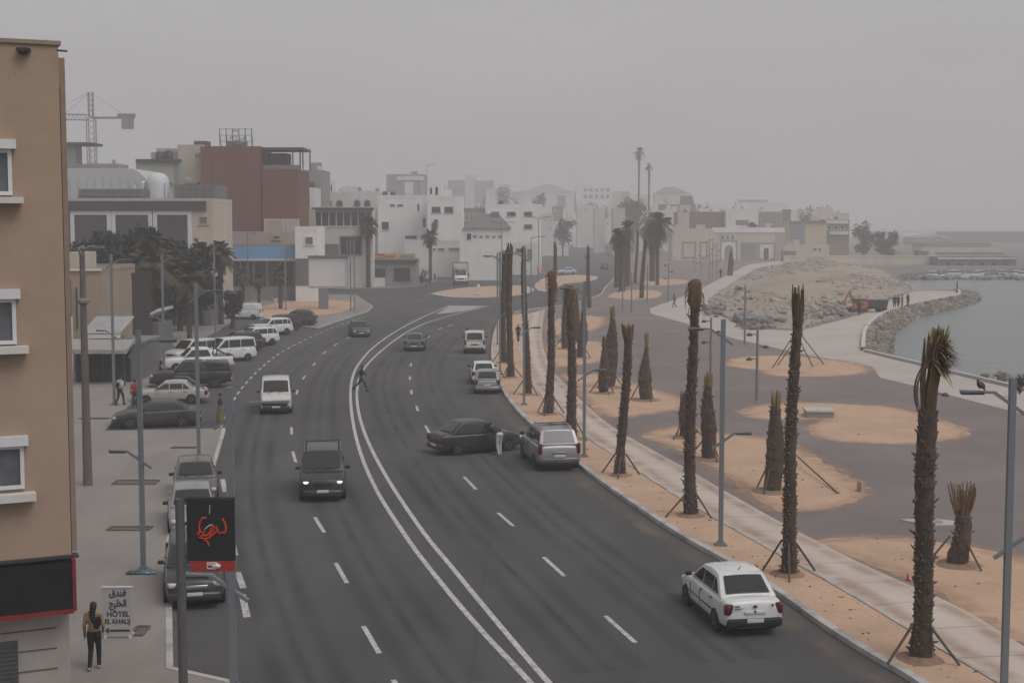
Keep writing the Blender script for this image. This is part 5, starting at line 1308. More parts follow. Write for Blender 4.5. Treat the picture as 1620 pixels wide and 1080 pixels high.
for r in ((668,345,674,360),(686,347,693,361)): B.win(r, W_GREY, DARKGLASS,.1)
B.arch((684,352,690,365), HOLE, W_GREY); B.solid('stair_tower',(677,291,698,313.3), W_WHITE, 4, 2); 
q = B.loc(690,302); m = MB(); m.box((q.x,1.98,q.z),(.5,.06,1.6)); m.build('tower_slit', HOLE, B.e); q = B.loc(681,302); m = MB(); m.box((q.x,1.98,q.z),(.4,.06,1.3)); m.build('tower_slit', HOLE, B.e)
B = Bld('grey_villa','hazy grey villa with a white roof band on the skyline','house',612,673,277,567,16,W_MID); B.part('roof_band',(628,279,671,285), WFRAME,-.6,.8); B.win((641,292,650,302), W_OFF, W_GREY,.3); B.part('pale_wall',(640,288,654,308), W_OFF,-.1,.1); B.part('pale_wall',(660,288,673,308), W_GREY,-.1,.1)
B = Bld('lattice_house','low house with a white lattice front beside the tall town house','house',728,769,332,318,9,W_GREY)
for k in range(6): B.win((730+k*6.4,337,735+k*6.4,350), W_WHITE, W_MID,.1,False,mull=1)
# shed with gable roof
B = Bld('gabled_shed','white shed with a dark pitched roof near the box truck','shed',727,808,361,272,11,W_WHITE,roof=False)
m = MB(); a = B.loc(740,361); b_ = B.loc(808,361); c_ = B.loc(776,338)
m.add([(a.x-1,-.5,a.z),(b_.x+.2,-.5,b_.z),(b_.x+.2,11.5,b_.z),(a.x-1,11.5,a.z),(c_.x-3,5.5,c_.z),(c_.x+1.5,5.5,c_.z)], [(0,1,5,4),(2,3,4,5),(1,2,5),(3,0,4),(3,2,1,0)]); m.build('roof', W_MID, B.e)
B.win((738,369,746,380), W_WHITE, HOLE,.08,False,door=True); B.solid('roof_vent',(777,336,789,343), W_MID, 2, 4)
for k in range(5): B.part('wall_mark',(748+k*10,372+k % 2,754+k*10,377), W_GREY,-.03,.04)
B = Bld('long_white_wall','long white walled building with a strip of narrow windows','building',640,786,383,287,10,W_OFF)
for r in ((684,392,690,397),(692,392,704,397.5),(709,391.5,752,397.5)): B.win(r, W_OFF, SHUT,.1,False,mull=0)
B.win((725,400,732,404), W_OFF, SHUT,.08,False)
B = Bld('white_house','big white two storey house right of the shed','house',768,857,326,312,14,W_WHITE)
for r in ((777,335,790,342),(802,335,816,342),(829,335,842,342),(829,355,842,362)): B.win(r, W_GREY, DARKGLASS,.12)
Bld('corner_house','white corner house behind the house with square windows','house',664,700,336,296,8,W_WHITE).win((690,345,694,352), W_WHITE, DARKGLASS,.08) if False else None
B = Bld('low_villa','grey low wall house beside the truck road','house',786,850,388,300,9,W_OFF); B.win((796,393,806,400), W_GREY, DARKGLASS,.1); B.win((816,393,826,400), W_GREY, DARKGLASS,.1); B.win((834,394,842,412), W_GREY, SHUT,.1,False,door=True)
# far centre
B = Bld('porticoed_villa','hazy pale villa with a shallow hipped roof','house',826,908,302,702,20,W_OFF,roof=False)
m = MB(); a = B.loc(833,302); b_ = B.loc(900,302); c_ = B.loc(867,291); m.add([(a.x,-.6,a.z),(b_.x,-.6,b_.z),(b_.x,20,b_.z),(a.x,20,a.z),(c_.x-2,9,c_.z),(c_.x+2,9,c_.z)], [(0,1,5,4),(2,3,4,5),(1,2,5),(3,0,4),(3,2,1,0)]); m.build('roof', W_GREY, B.e)
B.win((880,308,896,330), W_WHITE, W_MID,.4,False); B.part('cornice',(826,301,908,304), WFRAME,-.6,.6)
for r in ((840,312,848,318),(856,312,864,318)): B.win(r, W_WHITE, W_MID,.3)
B = Bld('ornate_building','ornate white building with rows of pillared dark windows','building',911,967,296,702,20,W_WHITE)
for row in ((297.5,304),(307.5,315)):
    for k in range(5): B.win((923+k*8.8,row[0],929.5+k*8.8,row[1]), W_WHITE, W_MID,.25,False)
for k in range(6): B.solid('pinnacle',(914+k*7.5,288,916.5+k*7.5,296), W_OFF, 1, 1)
q = B.loc(933,290); m = MB(); m.lathe([(1.6,q.z-1.5),(1.5,q.z),(.9,q.z+1.2),(.1,q.z+3)],(q.x,3,0),10); m.build('finial', W_OFF, B.e)
B = Bld('pale_house','pale house with small windows closing the end of the road','house',898,972,342,634,16,W_OFF)
for k in range(7): B.win((905+k*9,351+2*(k % 2),909+k*9,357+2*(k % 2)), W_WHITE, W_MID,.2,False)
Bld('pale_house','stepped white house left of the end of the road','house',858,900,352,440,14,W_OFF).win((870,358,874,364), W_WHITE, W_MID,.2)
B = Bld('hipped_house','hazy cream house with a shallow roof right of the palm masts','house',1036,1092,305,702,18,W_CREAM,roof=False)
m = MB(); a = B.loc(1038,305); b_ = B.loc(1088,305); c_ = B.loc(1063,295); m.add([(a.x,-.6,a.z),(b_.x,-.6,b_.z),(b_.x,18,b_.z),(a.x,18,a.z),(c_.x-3,9,c_.z),(c_.x+3,9,c_.z)], [(0,1,5,4),(2,3,4,5),(1,2,5),(3,0,4),(3,2,1,0)]); m.build('roof', W_MID, B.e); B.win((1050,314,1056,322), W_CREAM, W_MID,.3)
Bld('grey_block','grey block between the palm masts and the white terrace','building',1046,1100,325,490,14,W_MID).part('top_room',(1076,310,1096,325), W_MID,-.1,.2)
B = Bld('white_terrace','long white building with one slit behind the brown wall','building',1098,1182,324,648,14,W_WHITE); B.win((1111,328,1114,334), W_WHITE, HOLE,.1,False)
Bld('roof_slab_house','hazy house with a dark flat roof above the white terrace','building',1165,1246,322,756,14,W_OFF).part('roof_slab',(1168,316,1216,320), W_MID,-.6,2)
B = Bld('brown_wall_house','low brown windowless house with a tan end','house',1072,1152,337,438,12,W_BRN); B.part('tan_end',(1072,336,1090,362), W_BEIGE,-.3,.3)
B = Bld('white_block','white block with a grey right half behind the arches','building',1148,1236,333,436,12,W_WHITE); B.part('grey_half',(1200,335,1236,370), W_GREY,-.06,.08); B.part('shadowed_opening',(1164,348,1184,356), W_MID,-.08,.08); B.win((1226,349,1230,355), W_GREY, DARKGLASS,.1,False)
Bld('grey_block','tall grey side block left of the yellow one','building',1234,1250,333,438,10,W_MID)
B = Bld('cream_gallery','cream flat building with framed panels beside the big palm','building',1064,1128,364,405,12,W_CREAM); 
for r in ((1079,382,1101,409),(1107,382,1120,409)): B.win(r, W_GREY, W_CREAM,.5,False)
B = Bld('arched_gateway','pale building with ornate arched gateways','building',1126,1241,364,406,12,W_CREAM); B.part('white_band',(1126,360,1241,368), W_WHITE,-.2,.25); B.part('pink_end',(1226,369,1241,411), W_PINK,-.06,.08)
for r in ((1146,388,1160,411),(1208,392,1216,411)): B.arch(r, HOLE if r[0] > 1200 else W_GREY, W_WHITE)
for r in ((1139,380,1166,411),(1200,384,1226,411)): 
    f = B.win(r, W_GREY, W_OFF,.4,False)
for k in range(3): B.arch((1141+k*8,372,1145+k*8,378), W_MID, W_OFF)
B.part('dark_wall',(1172,384,1198,411), W_GREY,-.05,.08)
B = Bld('yellow_block','yellow flat topped block with a blue grey door strip','building',1249,1307,352,420,12,W_YEL); B.part('grey_half',(1249,353,1266,390), W_GREY,-.06,.08); B.part('blue_strip',(1266,356,1273,392), mat('blue_grey', (.2,.22,.26), .8),-.08,.1); B.part('cornice',(1249,349.5,1307,353), W_MID,-.3,.3)
B = Bld('balcony_block','brick fronted block with two white balconies','building',1305,1343,349,432,12,mat('hazy_brick', (.22,.17,.13), .95, var=.4, scale=2)); B.part('balcony',(1305,348,1341,354), WFRAME,-.9,.9); B.part('balcony',(1312,366,1341,371), W_OFF,-.9,.9)
for k in range(3): B.win((1309+k*10,356,1316+k*10,364), W_OFF, DARKGLASS,.2)
B = Bld('garden_wall_house','low cream house with two small openings above the mound','house',1240,1312,390,408,10,W_CREAM)
for r in ((1287,392,1292,397),(1295,392,1299,398)): B.win(r, W_CREAM, HOLE,.1,False)
B = Bld('container','dark grey container at the top of the mound','container',1239,1259,397,398,3,W_MID,roof=False); 
for k in range(4): B.part('door_rib',(1242+k*4.5,399,1243+k*4.5,411), W_DARK,-.05,.05)
m = MB(); a, b_ = P(1240,408,372), P(1484,404,372); e = empty('boundary_wall', ((a.x+b_.x)/2,372,0), 0, 'long cream boundary wall between the mound and the harbour', 'wall')
m.box((0,.2,(P(1400,405,372).z)/2),(b_.x-a.x,.4,P(1400,405,372).z)); m.build('wall', W_CREAM, e); m = MB(); m.box((0,.2,P(1400,405,372).z+.08),(b_.x-a.x+.2,.6,.16)); m.build('coping', W_OFF, e)
Bld('wall_hut','small dark hut standing on the long cream wall','hut',1452,1469,399.5,372.6,3,W_MID,z0=P(1400,405,372).z-.2)
# harbour
B = Bld('harbour_shed','hazy harbour shed with a bowed pale roof','shed',1443,1502,376,560,16,W_GREY,roof=False); m = MB(); a = B.loc(1441,376); b_ = B.loc(1504,376); 
pts = [(a.x+(b_.x-a.x)*i/10, a.z+2.2*math.sin(math.pi*(.25+.75*i/10))-.3) for i in range(11)]; 
for i in range(10): m.add([(pts[i][0],-.5,pts[i][1]),(pts[i+1][0],-.5,pts[i+1][1]),(pts[i+1][0],16.5,pts[i+1][1]),(pts[i][0],16.5,pts[i][1]),(pts[i][0],-.5,pts[i][1]-.6),(pts[i+1][0],-.5,pts[i+1][1]-.6)],[(0,1,2,3),(4,5,1,0)])
m.build('roof', W_OFF, B.e)
Bld('harbour_shed','long low grey roofed harbour shed','shed',1462,1568,386,470,16,W_GREY)
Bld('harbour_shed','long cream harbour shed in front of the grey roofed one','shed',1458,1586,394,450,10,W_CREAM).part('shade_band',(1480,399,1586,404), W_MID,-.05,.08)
B = Bld('quay_warehouse','wide grey quayside warehouse with a pale roof edge','warehouse',1484,1608,409,365,8,W_MID); B.part('roof_edge',(1484,407.5,1606,410), W_OFF,-.5,.6)
for k in range(6): B.win((1495+k*18,414,1505+k*18,424), W_GREY, HOLE,.2,False,door=True)
Bld('harbour_wall','far dark harbour wall fading into the haze','wall',1490,1760,368,800,12,W_MID)
Bld('harbour_tower','pale round shouldered block on the far harbour wall','building',1602,1618,370,790,8,W_OFF)
# leftover skyline
rr = random.Random(11); GH = 'hazy houses far back on the skyline'
for i in range(30):
    x = [556,700,722,745,766,786,905,968,985,1092,1120,1150,1200,1230,1262,1300,575,650,820,1010,530,600,860,880,940,975,1050,1180,1330,1290][i]
    d = rr.uniform(720,900); w_ = rr.uniform(18,34); yt = {0:296,1:292,2:286,3:278,4:287,5:300}.get(i, rr.uniform(303,325) if x < 1100 else rr.uniform(326,340))
    B = Bld('far_house','hazy flat roofed house far back on the skyline','house',x-w_/2,x+w_/2,yt,d,12,[W_GREY,W_OFF,W_MID,W_CREAM][i % 4],GH)
    for k in range(2): B.win((x-w_*.3+k*w_*.35, yt+4, x-w_*.3+k*w_*.35+4, yt+9), W_OFF, W_MID,.3,False)
# low pale houses packed in layers below the skyline
rr = random.Random(23)
for i in range(34):
    x = 575 + i*22 + rr.uniform(-9, 9); w_ = rr.uniform(16, 30); right = x > 1060
    d = rr.uniform(430, 560); yt = rr.uniform(318, 342) if not right else rr.uniform(326, 346)
    B = Bld('terraced_house','low pale flat roofed house packed among others below the skyline','house',x-w_/2,x+w_/2,yt,d,9,[W_WHITE,W_OFF,W_OFF,W_CREAM,W_GREY][i % 5],'pale houses packed below the skyline')
    for k in range(rr.randint(1, 3)): B.win((x-w_*.36+k*w_*.27, yt+3.5, x-w_*.36+k*w_*.27+3.4, yt+8), W_OFF, DARKGLASS,.3,False)
# crane
def lattice(mb, a, b, w, n):
    a, b = Vector(a), Vector(b); d = (b-a).normalized(); u = Vector((0,1,0)) if abs(d.y) < .5 else Vector((1,0,0)); v = d.cross(u).normalized(); u = v.cross(d)
    cs = [(u+v)*w/2, (u-v)*w/2, (-u-v)*w/2, (-u+v)*w/2]
    for c_ in cs: mb.bar(a+c_, b+c_, .2)
    for i in range(n):
        p, q = a.lerp(b, i/n), a.lerp(b, (i+1)/n)
        for k in range(4): mb.bar(p+cs[k], q+cs[(k+1) % 4], .1)
CR = mat('crane_steel', (.1,.095,.1), .7)
d = 420; b = P(150,430,d); top = P(148,146,d).z; jz = P(148,186,d).z
e = empty('tower_crane', (b.x,d,0), 0, 'tower crane with a hanging counterweight on the left skyline', 'crane')
m = MB(); lattice(m,(0,0,0),(0,0,jz),2.2,24); m.build('mast', CR, e)
m = MB(); lattice(m,(0,0,jz),(0,0,top),1.2,5); m.build('apex', CR, e)
xr = P(212,186,d).x-b.x; xl = P(60,186,d).x-b.x
m = MB(); lattice(m,(-1,0,jz),(xl,0,jz+.3),1.6,12); m.build('jib', CR, e)
m = MB(); m.box((xr/2,0,jz-.1),(xr,1.4,.5)); m.build('counter_jib', CR, e)
m = MB(); m.box((P(202,195,d).x-b.x,0,P(202,195,d).z),(3.2,1.6,3.4)); m.build('counterweight', mat('counterweight', (.16,.155,.16), .9), e)
m = MB(); m.box((P(200,183,d).x-b.x,0,P(200,183,d).z),(5,1.6,1.0)); m.build('machinery_deck', CR, e)
m = MB(); m.bar((0,0,top),(xr*.8,0,jz+.4),.08); m.bar((0,0,top),(xl*.5,0,jz+1),.08); m.bar((0,0,top),(xl*.85,0,jz+1),.08); m.build('tie_rod', CR, e)
B = Bld('rooftop_shelter','open shelter with a thin dark slab on posts above the white hall','shelter',60,150,263,252,8,W_GREY)
B.solid('shelter_roof',(60,224.5,142,228.5), W_DARK, 7, 1)
for x in (124,139): B.solid('shelter_post',(x,228.5,x+1.2,263), W_DARK, .2, 1.4)
B.solid('shelter_wall',(60,229,114,263), W_GREY, 4, 2)
B = Bld('boiler_house','low grey roof structures between crane and green block','building',142,190,262,300,8,W_GREY)
# -- near left
B = Bld('tan_annex','low tan shop with a flat roof just beyond the corner building','shop',88,161,427,104,9,wcol('annex', (.34,.26,.2)),parapet=.3)
B.part('white_pier',(103,500,118,612), W_WHITE,-.25,.3); B.part('coping',(88,424.5,161,428.5), W_OFF,-.15,.2)
B.solid('roof_room',(92,400,118,426), W_BEIGE, 4, 1.5)
m = MB(); q = B.loc(112,475); m.tube([(q.x,-.06,q.z-6.0),(q.x,-.06,q.z+1.5)],.05,6); q2 = B.loc(121,455); m.tube([(q2.x,-.06,q2.z-3),(q2.x,-.06,q2.z)],.06,6); m.build('drain_pipe', DARKSTEEL, B.e)
B = Bld('canopy_shop','shop front under a dark sloping canopy','shop',113,211,545,97,8,W_MID,parapet=.1)
B.win((120,553,208,606), DARKSTEEL, HOLE,.1,False,mull=3)
q0, q1 = B.loc(106,536), B.loc(214,556); m = MB(); m.add([(q0.x,0,q0.z),(q1.x,0,q0.z-.05),(q1.x,-2.2,q1.z+.3),(q0.x,-2.2,q1.z+.35),(q0.x,0,q0.z-.12),(q1.x,0,q0.z-.17),(q1.x,-2.2,q1.z+.05),(q0.x,-2.2,q1.z+.05)],[(0,3,2,1),(4,5,6,7),(2,3,7,6),(1,2,6,5),(0,4,7,3)]); m.build('canopy', mat('canopy_sheet', (.3,.28,.26), .8, var=.15), B.e)
m = MB(); [m.bar((x_,-2.1,q1.z+.1),(x_,-2.1,-0.0),.08) for x_ in (q0.x+.2,q1.x-.2)]; m.build('canopy_post', DARKSTEEL, B.e)
# corrugated awning roof
a = P(127,527,100); b_ = P(213,500,104); e = empty('awning_roof', (a.x,100,a.z), 0, 'corrugated white awning roof above the dark canopy', 'awning'); w_ = b_.x-a.x
m = MB(); nn_ = 90
for i in range(nn_+1):
    x = w_*i/nn_; z = .04*math.sin(i*1.6); m.v += [Vector((x,0,z)), Vector((x,4,z+(b_.z-a.z)))]
for i in range(nn_): m.f.append([2*i,2*i+2,2*i+3,2*i+1]); m.m.append(0)
m.build('sheet', mat('corrugated', (.42,.42,.43), .5, .2, var=.1, dirt=(.25,.22,.2), damt=.5), e); m = MB(); m.box((w_/2,.1,-.22),(w_,.08,.3)); m.build('fascia', W_OFF, e); m = MB(); [m.bar((x_,.3,-.1),(x_,.3,-a.z),.1) for x_ in (.2,w_-.2)]; m.build('post', DARKSTEEL, e)
B = Bld('brown_kiosk','dark brown kiosk with a red stripe behind the awning roof','kiosk',160,208,440,112,6,mat('kiosk_brown', (.035,.026,.023), .85, var=.2)); B.part('ochre_band',(160,482,208,496), mat('ochre_band', (.17,.11,.06), .8),-.12,.12); B.part('red_band',(184,486,208,496), REDM,-.16,.05)
B = Bld('pitched_stall','stall with a tilted pale roof at the end of the shop row','stall',212,248,512,118,5,W_MID,roof=False)
q0, q1 = B.loc(208,512), B.loc(240,488); m = MB(); m.add([(q0.x,-.6,q0.z),(q1.x+.6,-.6,q1.z),(q1.x+.6,5,q1.z),(q0.x,5,q0.z),(q0.x,-.6,q0.z-.25),(q1.x+.6,-.6,q1.z-.25),(q1.x+.6,5,q1.z-.25),(q0.x,5,q0.z-.25)],[(0,1,2,3),(4,7,6,5),(0,4,5,1),(1,5,6,2)]); m.build('roof', W_OFF, B.e); B.win((216,516,232,556), DARKSTEEL, HOLE,.1,False,door=True)
B = Bld('shuttered_shop','long dark grey shop front behind the dark trees','shop',186,332,462,150,6,W_MID)
for k in range(6): B.win((192+k*22,474,212+k*22,514), DARKSTEEL, HOLE,.15,False,mull=1)
# ------------------------------------------------------------------ corner building on the left edge
dC = 28.4; cx = P(103,500,dC).x
e = empty('corner_building', (cx, dC, 0), 0, 'tall tan rendered corner building with white framed windows', 'building')
u = Vector((-.907,-.42,0)); n_ = Vector((.42,-.907,0))   # along facade (to the left), outward normal
Mf = Matrix((( -u.x, -n_.x, 0),( -u.y, -n_.y, 0),(0,0,1)))   # local x along facade to the right, local y inwards
def fb(mb, x, y, z, dx, dy, dz, mi=None): return mb.box(Mf @ Vector((x,y,z)), (dx,dy,dz), M=Mf, mi=mi)
zt = P(103,71,dC).z
zs = P(103,878,dC).z
m = MB(); fb(m,-4.5,4,(zt+zs)/2,9,8,zt-zs); m.build('wall', mat('tan_render', (.37,.268,.2), .92, var=.08, scale=.5, dirt=(.3,.2,.145), dscale=.4, damt=.4, bump=.2, bscale=25), e)
m = MB(); fb(m,-4.5,4,zt+.03,9.1,8.1,.08); m.build('roof_coping', mat('coping_tan', (.28,.21,.155), .9), e)
m = MB(); fb(m,.1,1.2,(P(108,88,dC).z+zs)/2,.14,1.6,P(108,88,dC).z-zs); m.build('pilaster', mat('pilaster_tan', (.3,.225,.175), .9, var=.08), e)
m = MB(); m.tube([Mf @ Vector((.02,.25,zt-.8)), Mf @ Vector((.02,.25,zs))], .03, 6); m.build('downpipe', DARKSTEEL, e)
# ground floor
m = MB(); fb(m,-4.5,4.2,zs/2,8.9,8,zs); gf = m.build('ground_floor', mat('stone_facing', (.34,.31,.29), .85, var=.1, scale=2), e)
m = MB()
for k in range(7): fb(m,-4.6,.195,.25+k*.42,8.6,.02,.022)
m.build('stone_joint', mat('joint', (.1,.09,.085), .9), gf)
px2x = lambda px, py: None
def facx(px):   # facade-local x of a pixel column (ground plan intersection)
    r_ = ray(px, 500); # solve cx,dC + u*s = r*t
    # (cx+u.x*s)/r.x = (dC+u.y*s)/r.y
    s_ = (dC*r_.x/r_.y - cx)/(u.x - u.y*r_.x/r_.y); return -s_
def facz(px, py):
    x = facx(px); p = Mf @ Vector((x,0,0)) + Vector((cx,dC,0)); return P(px, py, p.y).z
for r in ((25,236,309,221,312,322,40),(25,472,544,457,546,557,42),(31,703,772,688,776,788,47)):
    xr = facx(r[0]); z1, z0 = facz(r[0]-8,r[1]), facz(r[0]-8,r[2]); w_ = 1.55
    m = MB(); ft = .075
    fb(m,xr-ft/2,-.0,(z1+z0)/2,ft,.14,z1-z0); fb(m,xr-w_+ft/2,0,(z1+z0)/2,ft,.14,z1-z0); fb(m,xr-w_/2,0,z1-ft/2,w_-2*ft,.14,ft); fb(m,xr-w_/2,0,z0+ft/2,w_-2*ft,.14,ft); fb(m,xr-w_/2,.0,(z1+z0)/2,.06,.1,z1-z0-2*ft)
    f = m.build('window', mat('pvc_white', (.62,.62,.63), .5, var=.04), e)
    m = MB(); fb(m,xr-w_/2,-.012,(z1+z0)/2,w_-2*ft,.03,z1-z0-2*ft); m.build('pane', mat('house_pane', (.1,.105,.12), .08, var=.35, scale=1.5, spec=.6), f)
    m = MB(); za, zb = facz(r[0],r[3]), facz(r[0],r[1]); fb(m,xr-w_/2+.03,-.06,(za+zb)/2,w_+.1,.24,za-zb); m.build('shutter_box', MATS['pvc_white'], f)
    m = MB(); za, zb = facz(r[6],r[4]), facz(r[6],r[5]); xs_ = facx(r[6]); fb(m,xs_-(w_+.42)/2,-.14,(za+zb)/2,w_+.42,.32,za-zb); m.build('sill', mat('white_sill', (.6,.58,.55), .8, var=.06, dirt=(.35,.31,.27), damt=.4), f)
# shop sign band with red edge
z1, z0 = facz(100,884), facz(98,958); xr = facx(101)
m = MB(); fb(m,xr-3,-.12,(z1+z0)/2,6,.34,z1-z0); sgn_ = m.build('shop_sign', mat('sign_black', (.012,.012,.013), .4, var=.2), e)
rd = mat('sign_edge_red', (.2,.02,.025), .5); m = MB(); fb(m,xr-3,-.13,z0-.03,6.02,.38,.09); fb(m,xr+.03,-.13,(z1+z0)/2+.02,.07,.38,z1-z0+.1); m.build('red_edge', rd, sgn_)
m = MB(); fb(m,xr-3,.0,zs+.0,6.3,.3,.05); m.build('sign_bracket', DARKSTEEL, sgn_)
m = MB(); xs_ = facx(14); fb(m,xs_-1.2,.19,1.3,2.4,.06,2.6); sh = m.build('roller_shutter', mat('shutter_steel', (.11,.11,.12), .5, .4, var=.1), e)
m = MB(); [fb(m,xs_-1.2,.15,.08+k*.09,2.36,.04,.03) for k in range(28)]; m.build('slat', MATS['shutter_steel'], sh)
q = Mf @ Vector((facx(48),-.1,facz(48,80))); m = MB(); m.box(q,(.22,.22,.07)); m.box(q-Vector((0,0,.06)),(.12,.14,.05)); m.build('wall_lamp', DARKSTEEL, e)
q = Mf @ Vector((facx(101),-.1,facz(101,81))); m = MB(); m.tube([q, q+Vector((.2,-.05,-.02))],.02,6); m.build('hook', DARKSTEEL, e)

# ------------------------------------------------------------------ signs and small things
# black banner on its own pole
b = G(294,1290); zt_ = P(294,790,b.y).z
e = empty('banner_sign', (b.x,b.y,0), 0, 'black banner with red handwriting on a grey pole', 'sign')
sc = F/b.y
m = MB(); m.tube([(0,0,0),(0,0,zt_)],.085,14); m.tube([(0,0,zt_),(0,0,zt_+.02)],.09,14); m.build('pole', mat('banner_pole', (.115,.11,.112), .5, .2), e)
x0, x1 = (305-294)/sc, (382-294)/sc; zA, zB, zC_ = P(340,786,b.y).z, P(340,886,b.y).z, P(340,903,b.y).z
m = MB(); m.box(((x0+x1)/2,0,(zA+zB)/2),(x1-x0,.05,zA-zB)); pn = m.build('panel', mat('banner_black', (.018,.018,.02), .6, var=.25, scale=1), e)
m = MB(); m.box(((x0+x1)/2+.02,0,(zB+zC_)/2),(x1-x0-.06,.045,zB-zC_)); rp = m.build('red_panel', mat('banner_red', (.33,.035,.025), .6, var=.1), e)
m = MB(); m.tube([(-.0,0,zA-.03),(x1,0,zA-.03)],.03,8); m.tube([(0,0,zB+.08),(x0,0,zB+.08)],.025,8); m.build('arm', DARKSTEEL, e)
LR = mat('script_red', (.5,.06,.02), .5, emit=None)
def bpt(px, py): return Vector(((px-294)/sc, -.032, P(px,py,b.y).z))
m = MB()
for st in [[(337,818),(331,818),(327,823),(325,832),(326,838),(323,842)],[(322,845),(328,840),(334,838),(330,846),(324,849),(333,851),(340,850)],[(330,846),(337,846),(341,842),(344,835),(350,830)],[(340,850),(344,843),(349,835),(353,832),(354,837),(349,843),(343,848),(341,850)],[(349,843),(356,838),(357,843),(362,841),(367,842)],[(362,819),(366,825),(368,832),(367,841)],[(333,851),(338,856),(341,862),(337,858)]]:
    m.tube([bpt(*q) for q in st], .018, 6)
m.build('red_script', LR, pn)
m = MB(); m.tube([bpt(343,798),bpt(342,812)],.006,5); m.build('white_stroke', WFRAME, pn); m = MB(); m.tube([bpt(334,836),bpt(341,830),bpt(346,829)],.01,5); m.build('white_stroke', WFRAME, pn)
# pictogram: a hand holding a card
m = MB(); a_, b2 = bpt(337,889), bpt(351,899)
for p, q in (((337,889),(351,889)),((351,889),(351,898)),((351,898),(337,898)),((337,898),(337,889))): m.bar(bpt(*p), bpt(*q), .014, .02)
m.bar(bpt(338,892), bpt(350,892), .02, .02); m.tube([bpt(346,896),bpt(352,893),bpt(358,895)],[.03,.06,.03],6); m.tube([bpt(347,899),bpt(352,897)],.02,5); m.build('hand_card_pictogram', WFRAME, rp)
# hotel signboard
b = G(187,1008,.12); H = P(187,928,b.y).z-.12; e = empty('hotel_signboard', (b.x,b.y,.12), R(2), 'white standing signboard with Arabic and French hotel lettering', 'sign')
w_ = 47*b.y/F; m = MB(); m.box((0,0,H/2+.02),(w_,.06,H-.04)); pn = m.build('board', mat('board_white', (.43,.43,.44), .5, var=.05, dirt=(.3,.28,.27), damt=.4), e)
m = MB(); m.box((0,0,H),(w_+.03,.09,.03)); m.box((-w_/2+.06,.12,.03),(.06,.4,.06)); m.box((w_/2-.06,.12,.03),(.06,.4,.06)); m.build('frame', WFRAME, e)
INK = mat('sign_ink', (.035,.04,.05), .6, var=0)
text_mesh('arabic_lettering', '\uFED5\uFEAA\uFEE8\uFED3', .25, INK, pn, (0.02,-.034,H*.885), FACE, sx=.85, bold=.008)
text_mesh('arabic_lettering', '\uFE9E\uFEF4\uFEE0\uFEA8\uFEDF\uFE8D', .25, INK, pn, (0.02,-.034,H*.68), FACE, sx=.74, bold=.008)
text_mesh('hotel_lettering', 'HÔTEL', .19, INK, pn, (.02,-.034,H*.47), FACE, bold=.004)
text_mesh('hotel_lettering', 'EL KHALIJ', .175, INK, pn, (.0,-.034,H*.325), FACE, sx=.88, bold=.004)
m = MB(); m.box((.05,-.034,H*.15),(w_*.68,.012,.05)); m.add([(-w_*.3,-.034,H*.15+.09),(-w_*.3,-.034,H*.15-.09),(-w_*.44,-.034,H*.15)],[(0,1,2)]); m.build('arrow', INK, pn)
# billboard
b = G(511,489,.12); e = empty('billboard', (b.x,b.y,.12), 0, 'blank white billboard on a single thick grey column', 'billboard'); sc = F/b.y
z1, z0 = P(520,406,b.y).z-.12, P(520,456,b.y).z-.12
m = MB(); m.box((0,.5,z0/2),(1.15,.9,z0)); m.build('column', mat('billboard_column', (.2,.2,.21), .6, .1), e)
x0, x1 = (488-511)/sc, (552-511)/sc
m = MB(); m.box(((x0+x1)/2,.5,(z0+z1)/2),(x1-x0,.7,z1-z0)); m.build('casing', mat('billboard_case', (.42,.42,.43), .6), e)
m = MB(); m.box(((x0+x1)/2-.15,.13,(z0+z1)/2),(x1-x0-.6,.06,z1-z0-.5)); m.build('poster_face', mat('billboard_face', (.62,.62,.635), .4, var=.03), e)
m = MB(); m.box(((x0+x1)/2,.3,z1+.06),(x1-x0+.1,1.0,.12)); m.bar((x0+1.2,.2,z1+.1),(x0+1.2,-.4,z1+.35),.05); m.build('top_rail', W_MID, e)
# flag
b = G(645,412); e = empty('flag', (b.x,b.y,0), 0, 'red orange flag on a tall thin pole among the white houses', 'flag'); H = P(645,335,b.y).z; m = MB(); m.tube([(0,0,0),(0,0,H)],.06,6); m.build('flag_pole', W_OFF, e)
m = MB(); 
for i in range(9): x = -1.7*i/8; m.v += [Vector((x,.12*math.sin(i*.9),H-.1-.1*i*.6)), Vector((x,.12*math.sin(i*.9),H-1.1-.1*i*.6))]
for i in range(8): m.f.append([2*i,2*i+1,2*i+3,2*i+2]); m.m.append(0)
m.build('cloth', mat('flag_cloth', (.5,.1,.04), .8, var=.1), e)
# orange and blue bins near the round island
for x, col, lab in ((850,(.06,.12,.22),'blue barrier block beside the round island'),(859,(.5,.17,.04),'orange barrier block beside the round island')):
    b = G(x,433); e = empty('traffic_barrier',(b.x,b.y,0),0,lab,'barrier'); m = MB(); m.box((0,0,.1),(1.05,.7,.2)); m.box((0,0,.75),(.95,.35,1.1),taper=.9); m.build('shell', mat('plastic_%d' % x, col, .6), e)
# sculpture-like white figure on the splitter island
b = G(754,467,.14); e = empty('island_marker',(b.x,b.y,.14),0,'small white bent marker post on the sandy traffic island','marker'); m = MB(); m.tube([(-.3,0,0),(-.05,0,.6),(.25,0,1.2),(.3,0,1.7)],[.25,.22,.25,.18],10); m.build('post', WFRAME, e); m = MB(); m.box((0,0,.05),(.9,.6,.1)); m.build('base', CONC, e)
